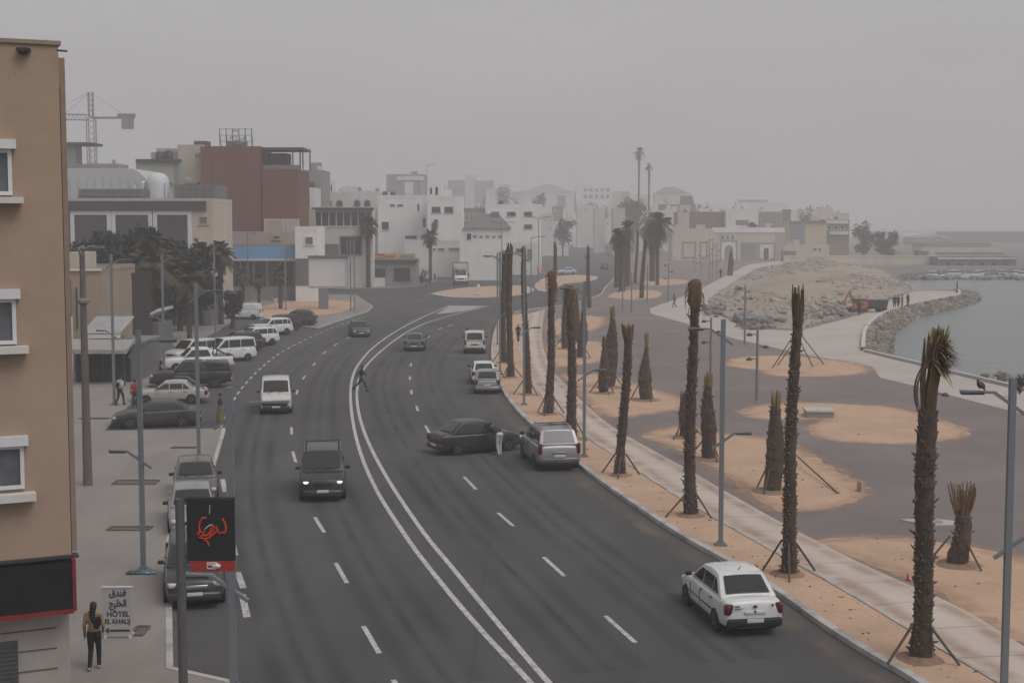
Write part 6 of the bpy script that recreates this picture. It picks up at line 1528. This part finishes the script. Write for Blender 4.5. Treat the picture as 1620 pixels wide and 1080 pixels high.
# manhole slab, concrete plinth, litter
b = G(1295,658,PROM); e = empty('concrete_plinth',(b.x,b.y,PROM),R(-4),'low square concrete plinth on the sand of the middle bed','plinth'); m = MB(); m.box((0,0,.16),(1.45,1.6,.32)); m.build('base', CONC, e); m = MB(); m.box((0,0,.37),(1.6,1.75,.1)); m.build('lid', mat('plinth_lid', (.45,.43,.42), .85, var=.15), e)
b = G(1468,826,PROM); e = empty('paving_slab',(b.x,b.y,PROM),0,'pale unfinished manhole slab behind the nearest palm','slab'); m = MB(); m.prism([(-.95,.35),(-.2,-.65),(.95,-.62),(.95,.1),(.5,.38)],0,.05); m.build('slab', mat('pale_slab', (.42,.4,.38), .9, var=.12), e); m = MB(); m.lathe([(.32,.05),(.32,.062),(.02,.062)],(.2,-.1,0),16); m.build('cover', W_GREY, e)
for x, y, lab, col in ((1362,777,'upright beige block at the tip of the large sand bed',(.4,.29,.23)),):
    b = G(x,y,PROM); e = empty('stone_block',(b.x,b.y,PROM),.4,lab,'block'); m = MB(); m.box((0,0,.2),(.22,.3,.4),taper=.8); m.build('stone', mat('beige_block', col, .9), e); m = MB(); m.box((.3,.05,.06),(.35,.25,.12)); m.build('chip', CONC, e)
b = G(228,903,.12); e = empty('litter_heap',(b.x-.02,b.y-.32,.12),0,'green and blue litter round the foot of a lamp post','litter')
rr = random.Random(4); m = MB()
for k in range(16): m.ell((rr.uniform(-.4,-.05), rr.uniform(-.1,.1), .04), (rr.uniform(.05,.1), rr.uniform(.05,.1), rr.uniform(.03,.07)), 5, mi=0 if rr.random() < .6 else 1)
m.build('green_scraps', [mat('litter_green', (.05,.13,.09), .6, var=.3), mat('litter_dark', (.03,.05,.05), .6)], e); m = MB()
for k in range(14): m.ell((rr.uniform(.05,.42), rr.uniform(-.1,.1), .04), (rr.uniform(.05,.09), rr.uniform(.05,.1), rr.uniform(.03,.06)), 5, mi=0 if rr.random() < .6 else 1)
m.build('blue_scraps', [mat('litter_blue', (.05,.17,.28), .5, var=.3), mat('litter_pale', (.25,.33,.38), .6)], e)
b = G(1436,918,PROM); e = empty('red_scrap',(b.x,b.y,PROM),0,'little red plastic scrap on the sand left of the nearest palm','litter'); m = MB(); m.box((0,0,.07),(.06,.05,.14)); m.box((0,0,.17),(.04,.04,.06)); m.box((.02,0,.02),(.14,.1,.03)); m.build('plastic', mat('red_plastic', (.4,.02,.02), .5), e)
# bush props around the sack head palm stakes at the round bed
for i, (a_, c_, lab) in enumerate([((1255,480),(1222,582),'left hand of the long slanting poles leaning in the round sand bed'),((1262,492),(1231,577),'inner left slanting pole in the round sand bed'),((1266,492),(1286,580),'inner right slanting pole in the round sand bed'),((1268,482),(1303,576),'right hand of the long slanting poles leaning in the round sand bed')]):
    f0 = G(*c_, PROM+.004); tp = P(1262,a_[1]+40,G(1262,584,PROM).y); e = empty('support_pole', f0, 0, lab, 'pole', 'long slanting poles in the round sand bed')
    m = MB(); m.tube([(0,0,0), tp-f0], [.045,.035], 6); m.build('rod', STAKE, e); m = MB(); m.box((0,0,.03),(.16,.16,.06)); m.build('peg', CONC, e)
# bent rebar / slanting stake at the big bed
f0 = G(1325,780,PROM); tp = P(1262,722,G(1300,735,PROM).y); e = empty('support_pole', f0, 0, 'lone slanting stake crossing the large sand bed', 'pole'); m = MB(); m.tube([(0,0,.02),(tp-f0)],.035,6); m.build('rod', STAKE, e); m = MB(); m.box((0,0,.02),(.14,.14,.05)); m.build('peg', STAKE, e)
# ------------------------------------------------------------------ people
SKIN = mat('skin', (.2,.115,.075), .6, var=.05); HAIR = mat('black_hair', (.012,.011,.011), .6, var=.3, scale=20)
def cloth(n, c): return mat('cloth_' + n, c, .9, var=.14, scale=9)
C_BLK = cloth('black', (.014,.014,.016)); C_DK = cloth('dark_grey', (.035,.035,.04)); C_TAN = cloth('tan', (.27,.19,.105)); C_WHT = cloth('white', (.52,.51,.5)); C_RED = cloth('red', (.3,.02,.025)); C_OLV = cloth('olive', (.15,.14,.06)); C_JEAN = cloth('denim', (.05,.06,.085)); C_SHOE = cloth('pale_shoe', (.35,.33,.31)); C_BRN = cloth('brown', (.09,.06,.045))
def rot_about(p, piv, R3): return piv + R3 @ (p - piv)
def person(px, py, rz, label, top, bottom, pose='stand', height=1.72, z0=0, shoes=None, hair='short', vox=.02, group=None, skirt=False, bag=None, loc=None, sleeves='short', face=True, seed=0, lift=0):
    rnd = random.Random(seed); shoes = shoes or C_BLK
    J = {'pel': (0,0,.95), 'bel': (0,0,1.1), 'che': (0,0,1.3), 'nec': (0,0,1.5), 'hea': (0,.02,1.62)}
    for s, n in ((1,'r'), (-1,'l')):
        J['sh'+n] = (s*.175,0,1.43); J['el'+n] = (s*.235,-.02,1.15); J['wr'+n] = (s*.245,.05,.9)
        J['hi'+n] = (s*.09,0,.92); J['kn'+n] = (s*.1,.02,.5); J['an'+n] = (s*.1,-.02,.09)
    if pose == 'walk':
        J['knr'] = (.09,.2,.53); J['anr'] = (.09,.26,.1); J['knl'] = (-.09,-.02,.5); J['anl'] = (-.09,-.32,.15)
        J['elr'] = (.24,-.14,1.17); J['wrr'] = (.23,-.1,.93); J['ell'] = (-.24,.08,1.17); J['wrl'] = (-.21,.24,.98)
    if pose == 'stride':
        J['knr'] = (.08,.3,.55); J['anr'] = (.08,.42,.1); J['knl'] = (-.08,-.16,.53); J['anl'] = (-.08,-.55,.2)
        J['elr'] = (.24,-.2,1.2); J['wrr'] = (.22,-.22,.96); J['ell'] = (-.24,.14,1.2); J['wrl'] = (-.2,.36,1.08)
    if pose == 'bag':
        J['elr'] = (.25,-.05,1.16); J['wrr'] = (.2,.12,1.0); J['knr'] = (.09,.1,.52); J['anr'] = (.09,.1,.1); J['knl'] = (-.09,.02,.5); J['anl'] = (-.09,-.16,.11)
    J = {k: Vector(v) for k, v in J.items()}
    if pose in ('stride','walk'):
        for k in ('bel','che','nec','hea','shr','shl','elr','ell','wrr','wrl'): J[k] = rot_about(J[k], J['pel'], Matrix.Rotation(R(-7), 3, 'X'))
    if pose == 'bend':
        Rb = Matrix.Rotation(R(-58), 3, 'X')
        for k in ('che','nec','hea','shr','shl','elr','ell','wrr','wrl','bel'): J[k] = rot_about(J[k], J['pel'], Rb)
        J['elr'] = J['shr'] + Vector((.05,.16,-.2)); J['wrr'] = J['elr'] + Vector((-.02,.22,-.03)); J['ell'] = J['shl'] + Vector((-.05,.18,-.18)); J['wrl'] = J['ell'] + Vector((.02,.22,.0))
        J['knl'] = Vector((-.1,-.02,.5)); J['anl'] = Vector((-.1,-.14,.09)); J['pel'].y -= .08; J['hir'].y -= .06; J['hil'].y -= .06
    if pose == 'sit':
        for k in list(J): 
            if k[:2] not in ('kn','an'): J[k].z -= .12
        for s, n in ((1,'r'), (-1,'l')):
            J['kn'+n] = Vector((s*.17,.42,.72)); J['an'+n] = Vector((s*.17,.3,.32)); J['el'+n] = Vector((s*.27,.16,1.06)); J['wr'+n] = Vector((s*.24,.42,1.05))
    sc = height/1.74
    prims = []   # (a, b, ra, rb, mat)
    sl = 0 if sleeves == 'long' else 2
    d = (J['nec']-J['bel']).normalized()
    prims += [(J['pel']+Vector((-.07,0,0)), J['pel']+Vector((.07,0,0)), .115, .115, 1), (J['bel']+Vector((-.05,0,-.04)), J['bel']+Vector((.05,0,-.04)), .112, .112, 0), (J['che']+Vector((-.075,0,0)), J['che']+Vector((.075,0,0)), .125, .125, 0),
              (J['bel'], J['che'], .13, .135, 0), (J['shl'].lerp(J['shr'],.12), J['shl'].lerp(J['shr'],.88), .075, .075, 0), (J['nec']-d*.04, J['hea']-d*.03, .055, .052, 2)]
    for n in 'rl':
        fw = (J['wr'+n]-J['el'+n]).normalized()
        prims += [(J['sh'+n], J['el'+n], .068 if sl else .07, .05, 0), (J['el'+n], J['wr'+n], .045, .033, sl), (J['hi'+n], J['kn'+n], .098, .07, 1), (J['kn'+n], J['an'+n], .07, .052, 1)]
        palm = J['wr'+n] + fw*.06; prims.append((J['wr'+n]+fw*.015, palm, .036, .036, 2))
        s = 1 if n == 'r' else -1; sd = Vector((0,1,0)) - fw*fw.y; sd = sd.normalized() if sd.length > .1 else Vector((1,0,0)); inn = fw.cross(sd)*s
        fr_ = .0095 if vox < .015 else .013
        for k, (o_, L) in enumerate(((.03,.075),(.01,.088),(-.011,.082),(-.031,.064))):
            q = palm + sd*o_ + fw*.02; q2 = q + fw*L*.55 + inn*.008; prims += [(q, q2, fr_, fr_, 2), (q2, q2 + fw*L*.4 + inn*.03, fr_, fr_*.9, 2)]
        q = J['wr'+n] + fw*.03 + sd*.03; prims.append((q, q + sd*.03 + fw*.045, fr_*1.15, fr_, 2))
        ft = J['an'+n]; prims.append((ft + Vector((0,-.04,-.045)), ft + Vector((0,.15,-.055)), .042, .036, 3))
    hd = J['hea']
    hdir = (J['hea']-J['nec']).normalized()
    if skirt: prims += [(J['pel'], Vector((0,0,.25)), .16, .24, 1)]
    m = MB()
    for a, b_, ra, rb, mi in prims:
        m.tube([a, a.lerp(b_,.5), b_], [ra,(ra+rb)/2,rb], 12); m.ell(a, (ra,)*3, 8); m.ell(b_, (rb,)*3, 8)
    Hm = Matrix.Identity(3) if pose != 'bend' else Matrix.Rotation(R(-50), 3, 'X')
    head_parts = [(Vector((0,0,.035)), (.077,.095,.1)), (Vector((0,.015,-.045)), (.06,.075,.07)), (Vector((0,.1,-.015)), (.013,.02,.028)), (Vector((.078,-.005,-.01)), (.013,.022,.032)), (Vector((-.078,-.005,-.01)), (.013,.022,.032))]
    for c_, r_ in head_parts: m.ell(hd + Hm @ c_, r_, 10, M=Hm)
    m.v = [v*sc for v in m.v]
    if loc is None: p = G(px, py, z0)
    else: p = Vector(loc)
    e = empty('person', (p.x, p.y, p.z + lift), rz, label, 'person', group)
    mats_ = [top, bottom, SKIN, shoes]
    o = m.build('body', mats_, e)
    def rm(o_): q = o_.modifiers.new('r','REMESH'); q.mode = 'VOXEL'; q.voxel_size = vox; q.use_smooth_shade = True; s_ = o_.modifiers.new('s','SMOOTH'); s_.iterations = 3; s_.factor = .5
    baked(o, rm)
    idx = []
    heads = [(hd + Hm @ c_, max(r_)) for c_, r_ in head_parts[:2]]
    for poly in o.data.polygons:
        c_ = poly.center/sc; best, bi = 9, 0
        for a, b_, ra, rb, mi in prims:
            ab = b_-a; L2 = ab.length_squared; t = max(0, min(1, (c_-a).dot(ab)/L2)) if L2 > 1e-9 else 0
            dd = (c_-(a+ab*t)).length - (ra+(rb-ra)*t)
            if dd < best: best, bi = dd, mi
        for hc, hr in heads:
            dd = (c_-hc).length - hr
            if dd < best: best, bi = dd, 2
        idx.append(bi)
    while len(o.data.materials) < 4: o.data.materials.append(mats_[len(o.data.materials)])
    for k in range(4): o.data.materials[k] = mats_[k]
    o.data.polygons.foreach_set('material_index', idx); o.data.polygons.foreach_set('use_smooth', [True]*len(idx))
    hm_ = MB()
    hm_.ell(hd + Hm @ Vector((0,-.018,.062)), (.088,.1,.088), 12, M=Hm)
    if hair == 'long':
        hm_.ell(hd + Hm @ Vector((0,-.075,-.01)), (.082,.06,.13), 10, M=Hm); hm_.tube([hd+Vector((0,-.1,-.05)), hd+Vector((0,-.13,-.2)), hd+Vector((.02,-.12,-.36)), hd+Vector((.02,-.1,-.46))],[.075,.068,.05,.015],10)
    if hair == 'scarf': hm_.ell(hd + Vector((0,-.02,0)), (.1,.112,.15), 12); hm_.ell(hd+Vector((0,0,-.17)), (.15,.12,.09), 10)
    hm_.v = [v*sc for v in hm_.v]
    h_ = hm_.build('hair' if hair != 'cap' and hair != 'scarf' else ('cap' if hair == 'cap' else 'headscarf'), HAIR if hair != 'cap' else C_DK, e, smooth=60)
    if face and hair != 'scarf':
        f_ = MB()
        for s in (1,-1): f_.ell((hd + Hm @ Vector((s*.03,.085,.018)))*sc, (.012,.008,.007), 6, M=Hm)
        f_.ell((hd + Hm @ Vector((0,.086,-.062)))*sc, (.022,.008,.006), 6, M=Hm); f_.build('face', mat('face_dark', (.04,.02,.018), .6, var=0), e)
    if bag:
        b_ = MB(); c_ = {'shoulder': Vector((.13,-.13,1.26)), 'back': Vector((0,-.2,1.22))}[bag]*sc
        b_.ell(c_, (.13 if bag == 'back' else .095,.07,.2 if bag == 'back' else .16), 10, M=Matrix.Rotation(R(14), 3, 'Y')); bo_ = b_.build('shoulder_bag' if bag == 'shoulder' else 'backpack', C_BLK, e, smooth=60)
        s_ = MB(); s_.tube([c_+Vector((-.05,.0,.12)), J['shl' if bag == 'shoulder' else 'shr']*sc+Vector((.06,-.02,.085)), (J['che']+Vector((.08,.13,-.05)))*sc],[.014]*3,6); s_.build('strap', C_BLK, bo_)
    return e
person(150,1058,R(3),'woman in a tan top and black trousers walking away down the left pavement',C_TAN,C_BLK,'bag',1.66,.12,C_SHOE,'long',.012,bag='shoulder')
person(571,619,R(-96),'person in dark clothes striding across the road at the double line',C_BLK,C_DK,'stride',1.72,0,C_BLK,'short',.016,sleeves='long')
person(789,719,R(38),'man in white trousers and dark top bending into the dark sedan',C_DK,C_WHT,'bend',1.78,0,C_SHOE,'short',.016)
person(190,641,R(-20),'man in a white shirt with a dark bag standing by the parked sedans',C_WHT,C_BLK,'walk',1.76,.12,C_BLK,'short',.018,bag='back')
person(214,645,R(8),'person in a red sleeveless shirt beside the man in white',C_RED,C_DK,'stand',1.68,.12,C_BLK,'short',.018)
person(349,671,R(95),'person in a dark top and yellow patterned skirt at the pavement corner',C_DK,C_OLV,'stand',1.7,0,C_BLK,'short',.018,skirt=True)
person(820,541,R(8),'person in dark clothes walking on the path between the kerb palms',C_BLK,C_BLK,'walk',1.62,PROM,C_BLK,'short',.02,sleeves='long')
person(1140,440,R(180),'lone dark walker on the pale path left of the mound',C_BLK,C_DK,'walk',1.9,PROM,C_BLK,'short',.025,sleeves='long')
person(1067,486,R(60),'grey dressed walker on the pale path near the promenade lamp',cloth('mid_grey',(.12,.12,.13)),C_DK,'walk',1.72,PROM,C_BLK,'short',.025,sleeves='long')
person(612,453,R(180),'person in a black jacket and white shirt standing at the kiosk counter',C_BLK,C_BLK,'stand',1.8,.12,C_BLK,'short',.025,sleeves='long')
person(739,549,R(-20),'person in a white shirt standing left of the white people carrier',C_WHT,C_DK,'stand',1.72,0,C_BLK,'short',.02)
person(239,549,R(120),'person in a white top and black trousers at the tilted roof stall',C_WHT,C_BLK,'stand',1.72,.12,C_BLK,'short',.02)
person(436,489,R(190),'person with dark hair and a white robe at the sandy corner by the palms',C_WHT,C_WHT,'stand',1.7,.12,C_SHOE,'scarf',.025)
person(666,451,R(200),'person in dark clothes by the right side of the kiosk',C_DK,C_JEAN,'stand',1.7,.12,C_BLK,'short',.03)
person(688,447,R(150),'person walking at the kerb beneath the ragged palm',C_BRN,C_DK,'walk',1.7,.12,C_BLK,'short',.03)
GW = 'people on the breakwater walk'
person(1359,499,R(160),'worker in dark clothes standing below the orange excavator',C_DK,C_BLK,'stand',1.75,PROM,C_BLK,'cap',.03)
for x, y, c_, lab in ((1415,489,C_BLK,'leftmost person in black on the breakwater walk'),(1421,488.5,C_DK,'second person from the left on the breakwater walk'),(1427,487.5,C_JEAN,'person in blue grey on the breakwater walk'),(1436,485.5,C_BLK,'rightmost person on the breakwater walk, set apart')):
    person(x, y, R(x*37 % 360), lab, c_, C_BLK, 'stand', 1.75, PROM, C_BLK, 'short', .03, GW)
person(1514,463,R(90),'distant person at the tip of the breakwater',C_DK,C_BLK,'stand',1.75,PROM,C_BLK,'short',.035,GW)
# motorbikes
def motorbike(px, py, rz, label, m_):
    p = G(px, py); e = empty('motorbike', (p.x,p.y,.004), rz, label, 'motorbike', 'motorbikes up the road')
    for y in (.62,-.62):
        w_ = MB(); w_.lathe([(.2,-.05),(.28,-.05),(.3,0),(.28,.05),(.2,.05)],(0,0,0),18,axis='X'); o = w_.build('wheel', TYRE, e, loc=(0,y,.3)); r_ = MB(); r_.lathe([(.19,-.03),(.19,.03)],(0,0,0),12,axis='X'); r_.build('rim', RIM, o)
    b_ = MB(); b_.ell((0,.1,.66),(.14,.32,.16),10); b_.ell((0,0,.45),(.16,.26,.17),8); b_.bar((0,.62,.3),(0,.42,.98),.09); b_.bar((0,-.62,.3),(0,-.1,.5),.1); b_.build('fairing', m_, e, smooth=50)
    s_ = MB(); s_.ell((0,-.38,.76),(.13,.36,.07),10); s_.build('seat', BLACKP, e, smooth=50)
    h_ = MB(); h_.tube([(-.36,.32,1.0),(0,.42,1.02),(.36,.32,1.0)],.025,6); h_.build('handlebar', DARKSTEEL, e); l_ = MB(); l_.ell((0,.56,.86),(.1,.08,.1),8); l_.build('headlight', CLEARL, e)
    return p
p = motorbike(943,406,R(180),'motorbike with a white clad rider coming down the road',PW); person(0,0,R(180),'rider in white on the motorbike coming down the road',C_WHT,C_DK,'sit',1.74,loc=(p.x,p.y+.3,-.02),hair='cap',vox=.03)
p = motorbike(926,410,R(10),'motorbike with a dark clad rider leaving up the road',PBLK); person(0,0,R(10),'rider in black on the motorbike leaving up the road',C_BLK,C_BLK,'sit',1.74,loc=(p.x,p.y-.3,-.02),hair='cap',vox=.03)
# bird on the lamp arm
b = G(1588,1092,PROM); bz_ = P(1588,598,b.y).z - .55 + .22 + .045; e = empty('bird', (b.x-.75,b.y,bz_), R(20), 'grey pigeon perched on the arm of the closest sea side lamp', 'bird')
m = MB(); m.ell((0,0,.13),(.06,.1,.07),10,M=Matrix.Rotation(R(35),3,'X')); m.ell((0,.07,.22),(.035,.042,.04),8); m.tube([(0,.05,.16),(0,.07,.22)],[.045,.032],8)
m.tube([(0,-.07,.1),(0,-.19,.03)],[.04,.025],6,squash=.6); m.tube([(.02,0,.08),(.02,.01,0)],.007,5); m.tube([(-.02,0,.08),(-.02,.01,0)],.007,5); m.tube([(0,.1,.22),(0,.135,.212)],[.012,.003],5)
o = m.build('body', mat('pigeon', (.08,.075,.075), .8, var=.3, scale=20), e); baked(o, lambda o_: (setattr(o_.modifiers.new('r','REMESH'),'voxel_size',.012)))
m = MB(); m.ell((.055,-.03,.13),(.02,.1,.05),8,M=Matrix.Rotation(R(35),3,'X')); m.ell((-.055,-.03,.13),(.02,.1,.05),8,M=Matrix.Rotation(R(35),3,'X')); m.build('wing', mat('pigeon_wing', (.045,.045,.048), .8), e)
# ------------------------------------------------------------------ excavator and tipper at the mound
ORG = mat('excavator_orange', (.42,.12,.035), .6, var=.15, scale=2, dirt=(.2,.12,.08), damt=.5)
b = G(1357,494,PROM); e = empty('excavator',(b.x,b.y,PROM),R(5),'orange excavator with a raised folded arm at the foot of the mound','excavator'); e.scale = (.62,)*3
for s in (1,-1):
    m = MB(); pf = [(-1.6,.35),(-1.35,.05),(1.35,.05),(1.6,.35),(1.6,.6),(1.3,.85),(-1.3,.85),(-1.6,.6)]; m.prism(pf,-.25,.25); m.v = [Vector((v.x, v.z+s*1.0, v.y)) for v in m.v]; o = m.build('track', DARKSTEEL, e); fixn(o)
m = MB(); m.box((.1,0,1.05),(2.6,2.3,.35)); m.box((1.2,0,1.6),(1.0,2.2,.9)); m.build('upper_body', ORG, e)
m = MB(); m.box((-.5,-.6,2.0),(1.3,.9,1.6),taper=.88); cbn = m.build('cab', ORG, e); m = MB(); m.box((-.55,-.62,2.25),(1.25,.95,.75),taper=.92); m.build('cab_window', GLASS, cbn)
m = MB(); m.bar((-.6,.3,1.3),(-1.6,.3,4.1),.45,.3); m.bar((-1.6,.3,4.0),(-2.6,.3,2.4),.35,.28); m.build('boom', ORG, e)
m = MB(); m.bar((-2.6,.3,2.5),(-2.2,.3,.6),.28,.24); st_ = m.build('stick', ORG, e); m = MB(); m.add([(-2.6,-.1,.7),(-1.9,-.1,.8),(-1.8,-.1,.1),(-2.3,-.1,0),(-2.6,.7,.7),(-1.9,.7,.8),(-1.8,.7,.1),(-2.3,.7,0)],[(0,1,2,3),(7,6,5,4),(1,5,6,2),(2,6,7,3),(0,3,7,4)]); m.build('bucket', DARKSTEEL, e)
m = MB(); m.bar((-.9,.3,1.6),(-1.5,.3,3.1),.12); m.bar((-1.4,.3,4.25),(-2.3,.3,3.1),.12); m.build('ram', CHROME, e)
b = G(1382,493,PROM); e = empty('tipper_truck',(b.x,b.y,PROM),R(176),'dark tipper truck beside the orange excavator','truck'); e.scale = (.62,)*3
m = MB(); m.box((0,0,.75),(5,.9,.3)); m.build('chassis', DARKSTEEL, e); m = MB(); m.add([(-2.4,-1.15,1.0),(1.1,-1.15,1.0),(1.1,1.15,1.0),(-2.4,1.15,1.0),(-2.7,-1.25,2.3),(1.2,-1.25,2.3),(1.2,1.25,2.3),(-2.7,1.25,2.3)],[(0,3,2,1),(0,1,5,4),(1,2,6,5),(2,3,7,6),(3,0,4,7)]); m.build('tipper_body', mat('tipper_grey', (.05,.052,.055), .7, var=.15), e)
m = MB(); m.box((2.0,0,1.75),(1.5,2.2,1.7),taper=.92); cbn = m.build('cab', mat('tipper_cab', (.1,.1,.11), .5), e); m = MB(); m.box((2.05,0,2.05),(1.52,2.0,.6),taper=.94); m.build('cab_window', GLASS, cbn)
for x in (1.9,-.9,-2.0):
    for s in (1,-1): m = MB(); m.lathe([(.3,-.14),(.47,-.14),(.5,-.08),(.5,.08),(.47,.14),(.3,.14)],(0,0,0),16,axis='Y'); o = m.build('wheel', TYRE, e, loc=(x,s*1.0,.5)); m = MB(); m.lathe([(.29,-.1),(.29,.1)],(0,0,0),12,axis='Y'); m.build('rim', DARKSTEEL, o)
# orange netting by the container
b = G(1229,411,PROM); e = empty('barrier_netting',(b.x,b.y,PROM),0,'orange plastic netting at the top edge of the mound','barrier'); m = MB(); [m.bar((-2.2+k*.5,.02*k,0),(-2.2+k*.5,.02*k,1.1+.1*(k % 3)),.06) for k in range(10)]; m.build('post', STAKE, e); m = MB(); m.box((0,.09,.6),(4.6,.03,.9)); m.build('net', mat('orange_net', (.5,.15,.07), .8, var=.2), e)
# boats along the quay
rr = random.Random(21); GBT = 'boats moored along the quay'
def boat(px, py, L, rz, label, hullm, cabin=True):
    p = G(px, py, SEAZ); e = empty('moored_boat',(p.x,p.y,SEAZ-.25),rz,label,'boat',GBT); m = MB(); n = 9
    for i in range(n):
        t = i/(n-1); w_ = L*.17*(1-(max(0,t-.45)/.55)**2.2)*(.85+.15*min(1,t*4)) + .02; x = -L/2+L*t; sh = .85+.45*t*t
        m.v += [Vector((x,-w_,sh)),Vector((x,-w_*.75,.2)),Vector((x,0,.0)),Vector((x,w_*.75,.2)),Vector((x,w_,sh))]
    for i in range(n-1):
        for k in range(4): m.f.append([5*i+k,5*i+k+1,5*i+6+k,5*i+5+k]); m.m.append(0)
        m.f.append([5*i,5*i+5,5*i+9,5*i+4]); m.m.append(0)
    m.f.append([4,3,2,1,0]); m.m.append(0); o = m.build('hull', hullm, e); fixn(o)
    m = MB(); m.box((0,0,.96),(L*.8,L*.24,.06)); m.build('deck', W_OFF, e)
    if cabin: m = MB(); m.box((-.05*L,0,1.45),(L*.3,L*.2,.95),taper=.85); cb_ = m.build('cabin', PW, e); m = MB(); m.box((-.05*L,0,1.62),(L*.285,L*.205,.3),taper=.95); m.build('cabin_window', GLASS, cb_)
    else: m = MB(); m.bar((0,0,.9),(0,0,3.2),.06); m.build('mast', W_OFF, e)
labs = ['white motor boat at the left end of the quay row','small open boat second from the left end of the quay row','dark hulled boat third from the left along the quay','white boat with a cabin in the left half of the quay row','grey boat with a short mast in the quay row','white cabin boat near the middle of the quay row','low dark boat just right of the middle of the quay row','white boat with a mast in the right half of the quay row','dark boat beside the white masted one','white cabin boat third from the right of the quay row','small dark boat second from the right of the quay row','white boat cut by the right edge of the photo']
for i in range(12): boat(1478+i*12.5+rr.uniform(-2,2), 440+rr.uniform(-1.4,2), rr.uniform(5,7.5), R(rr.uniform(-25,25)+(180 if i % 3 else 0)), labs[i], [PW, PW2, PDG][0 if labs[i].startswith('white') else 2 if 'dark' in labs[i] else 1], 'mast' not in labs[i] and 'open' not in labs[i])
m = MB(); a = G(1490,436,-.6); m.box((a.x+22,a.y-2,-.9),(46,3,.5)); e = m.build('pontoon', W_OFF); tag(e,'pale floating pontoon behind the moored boats','pontoon')
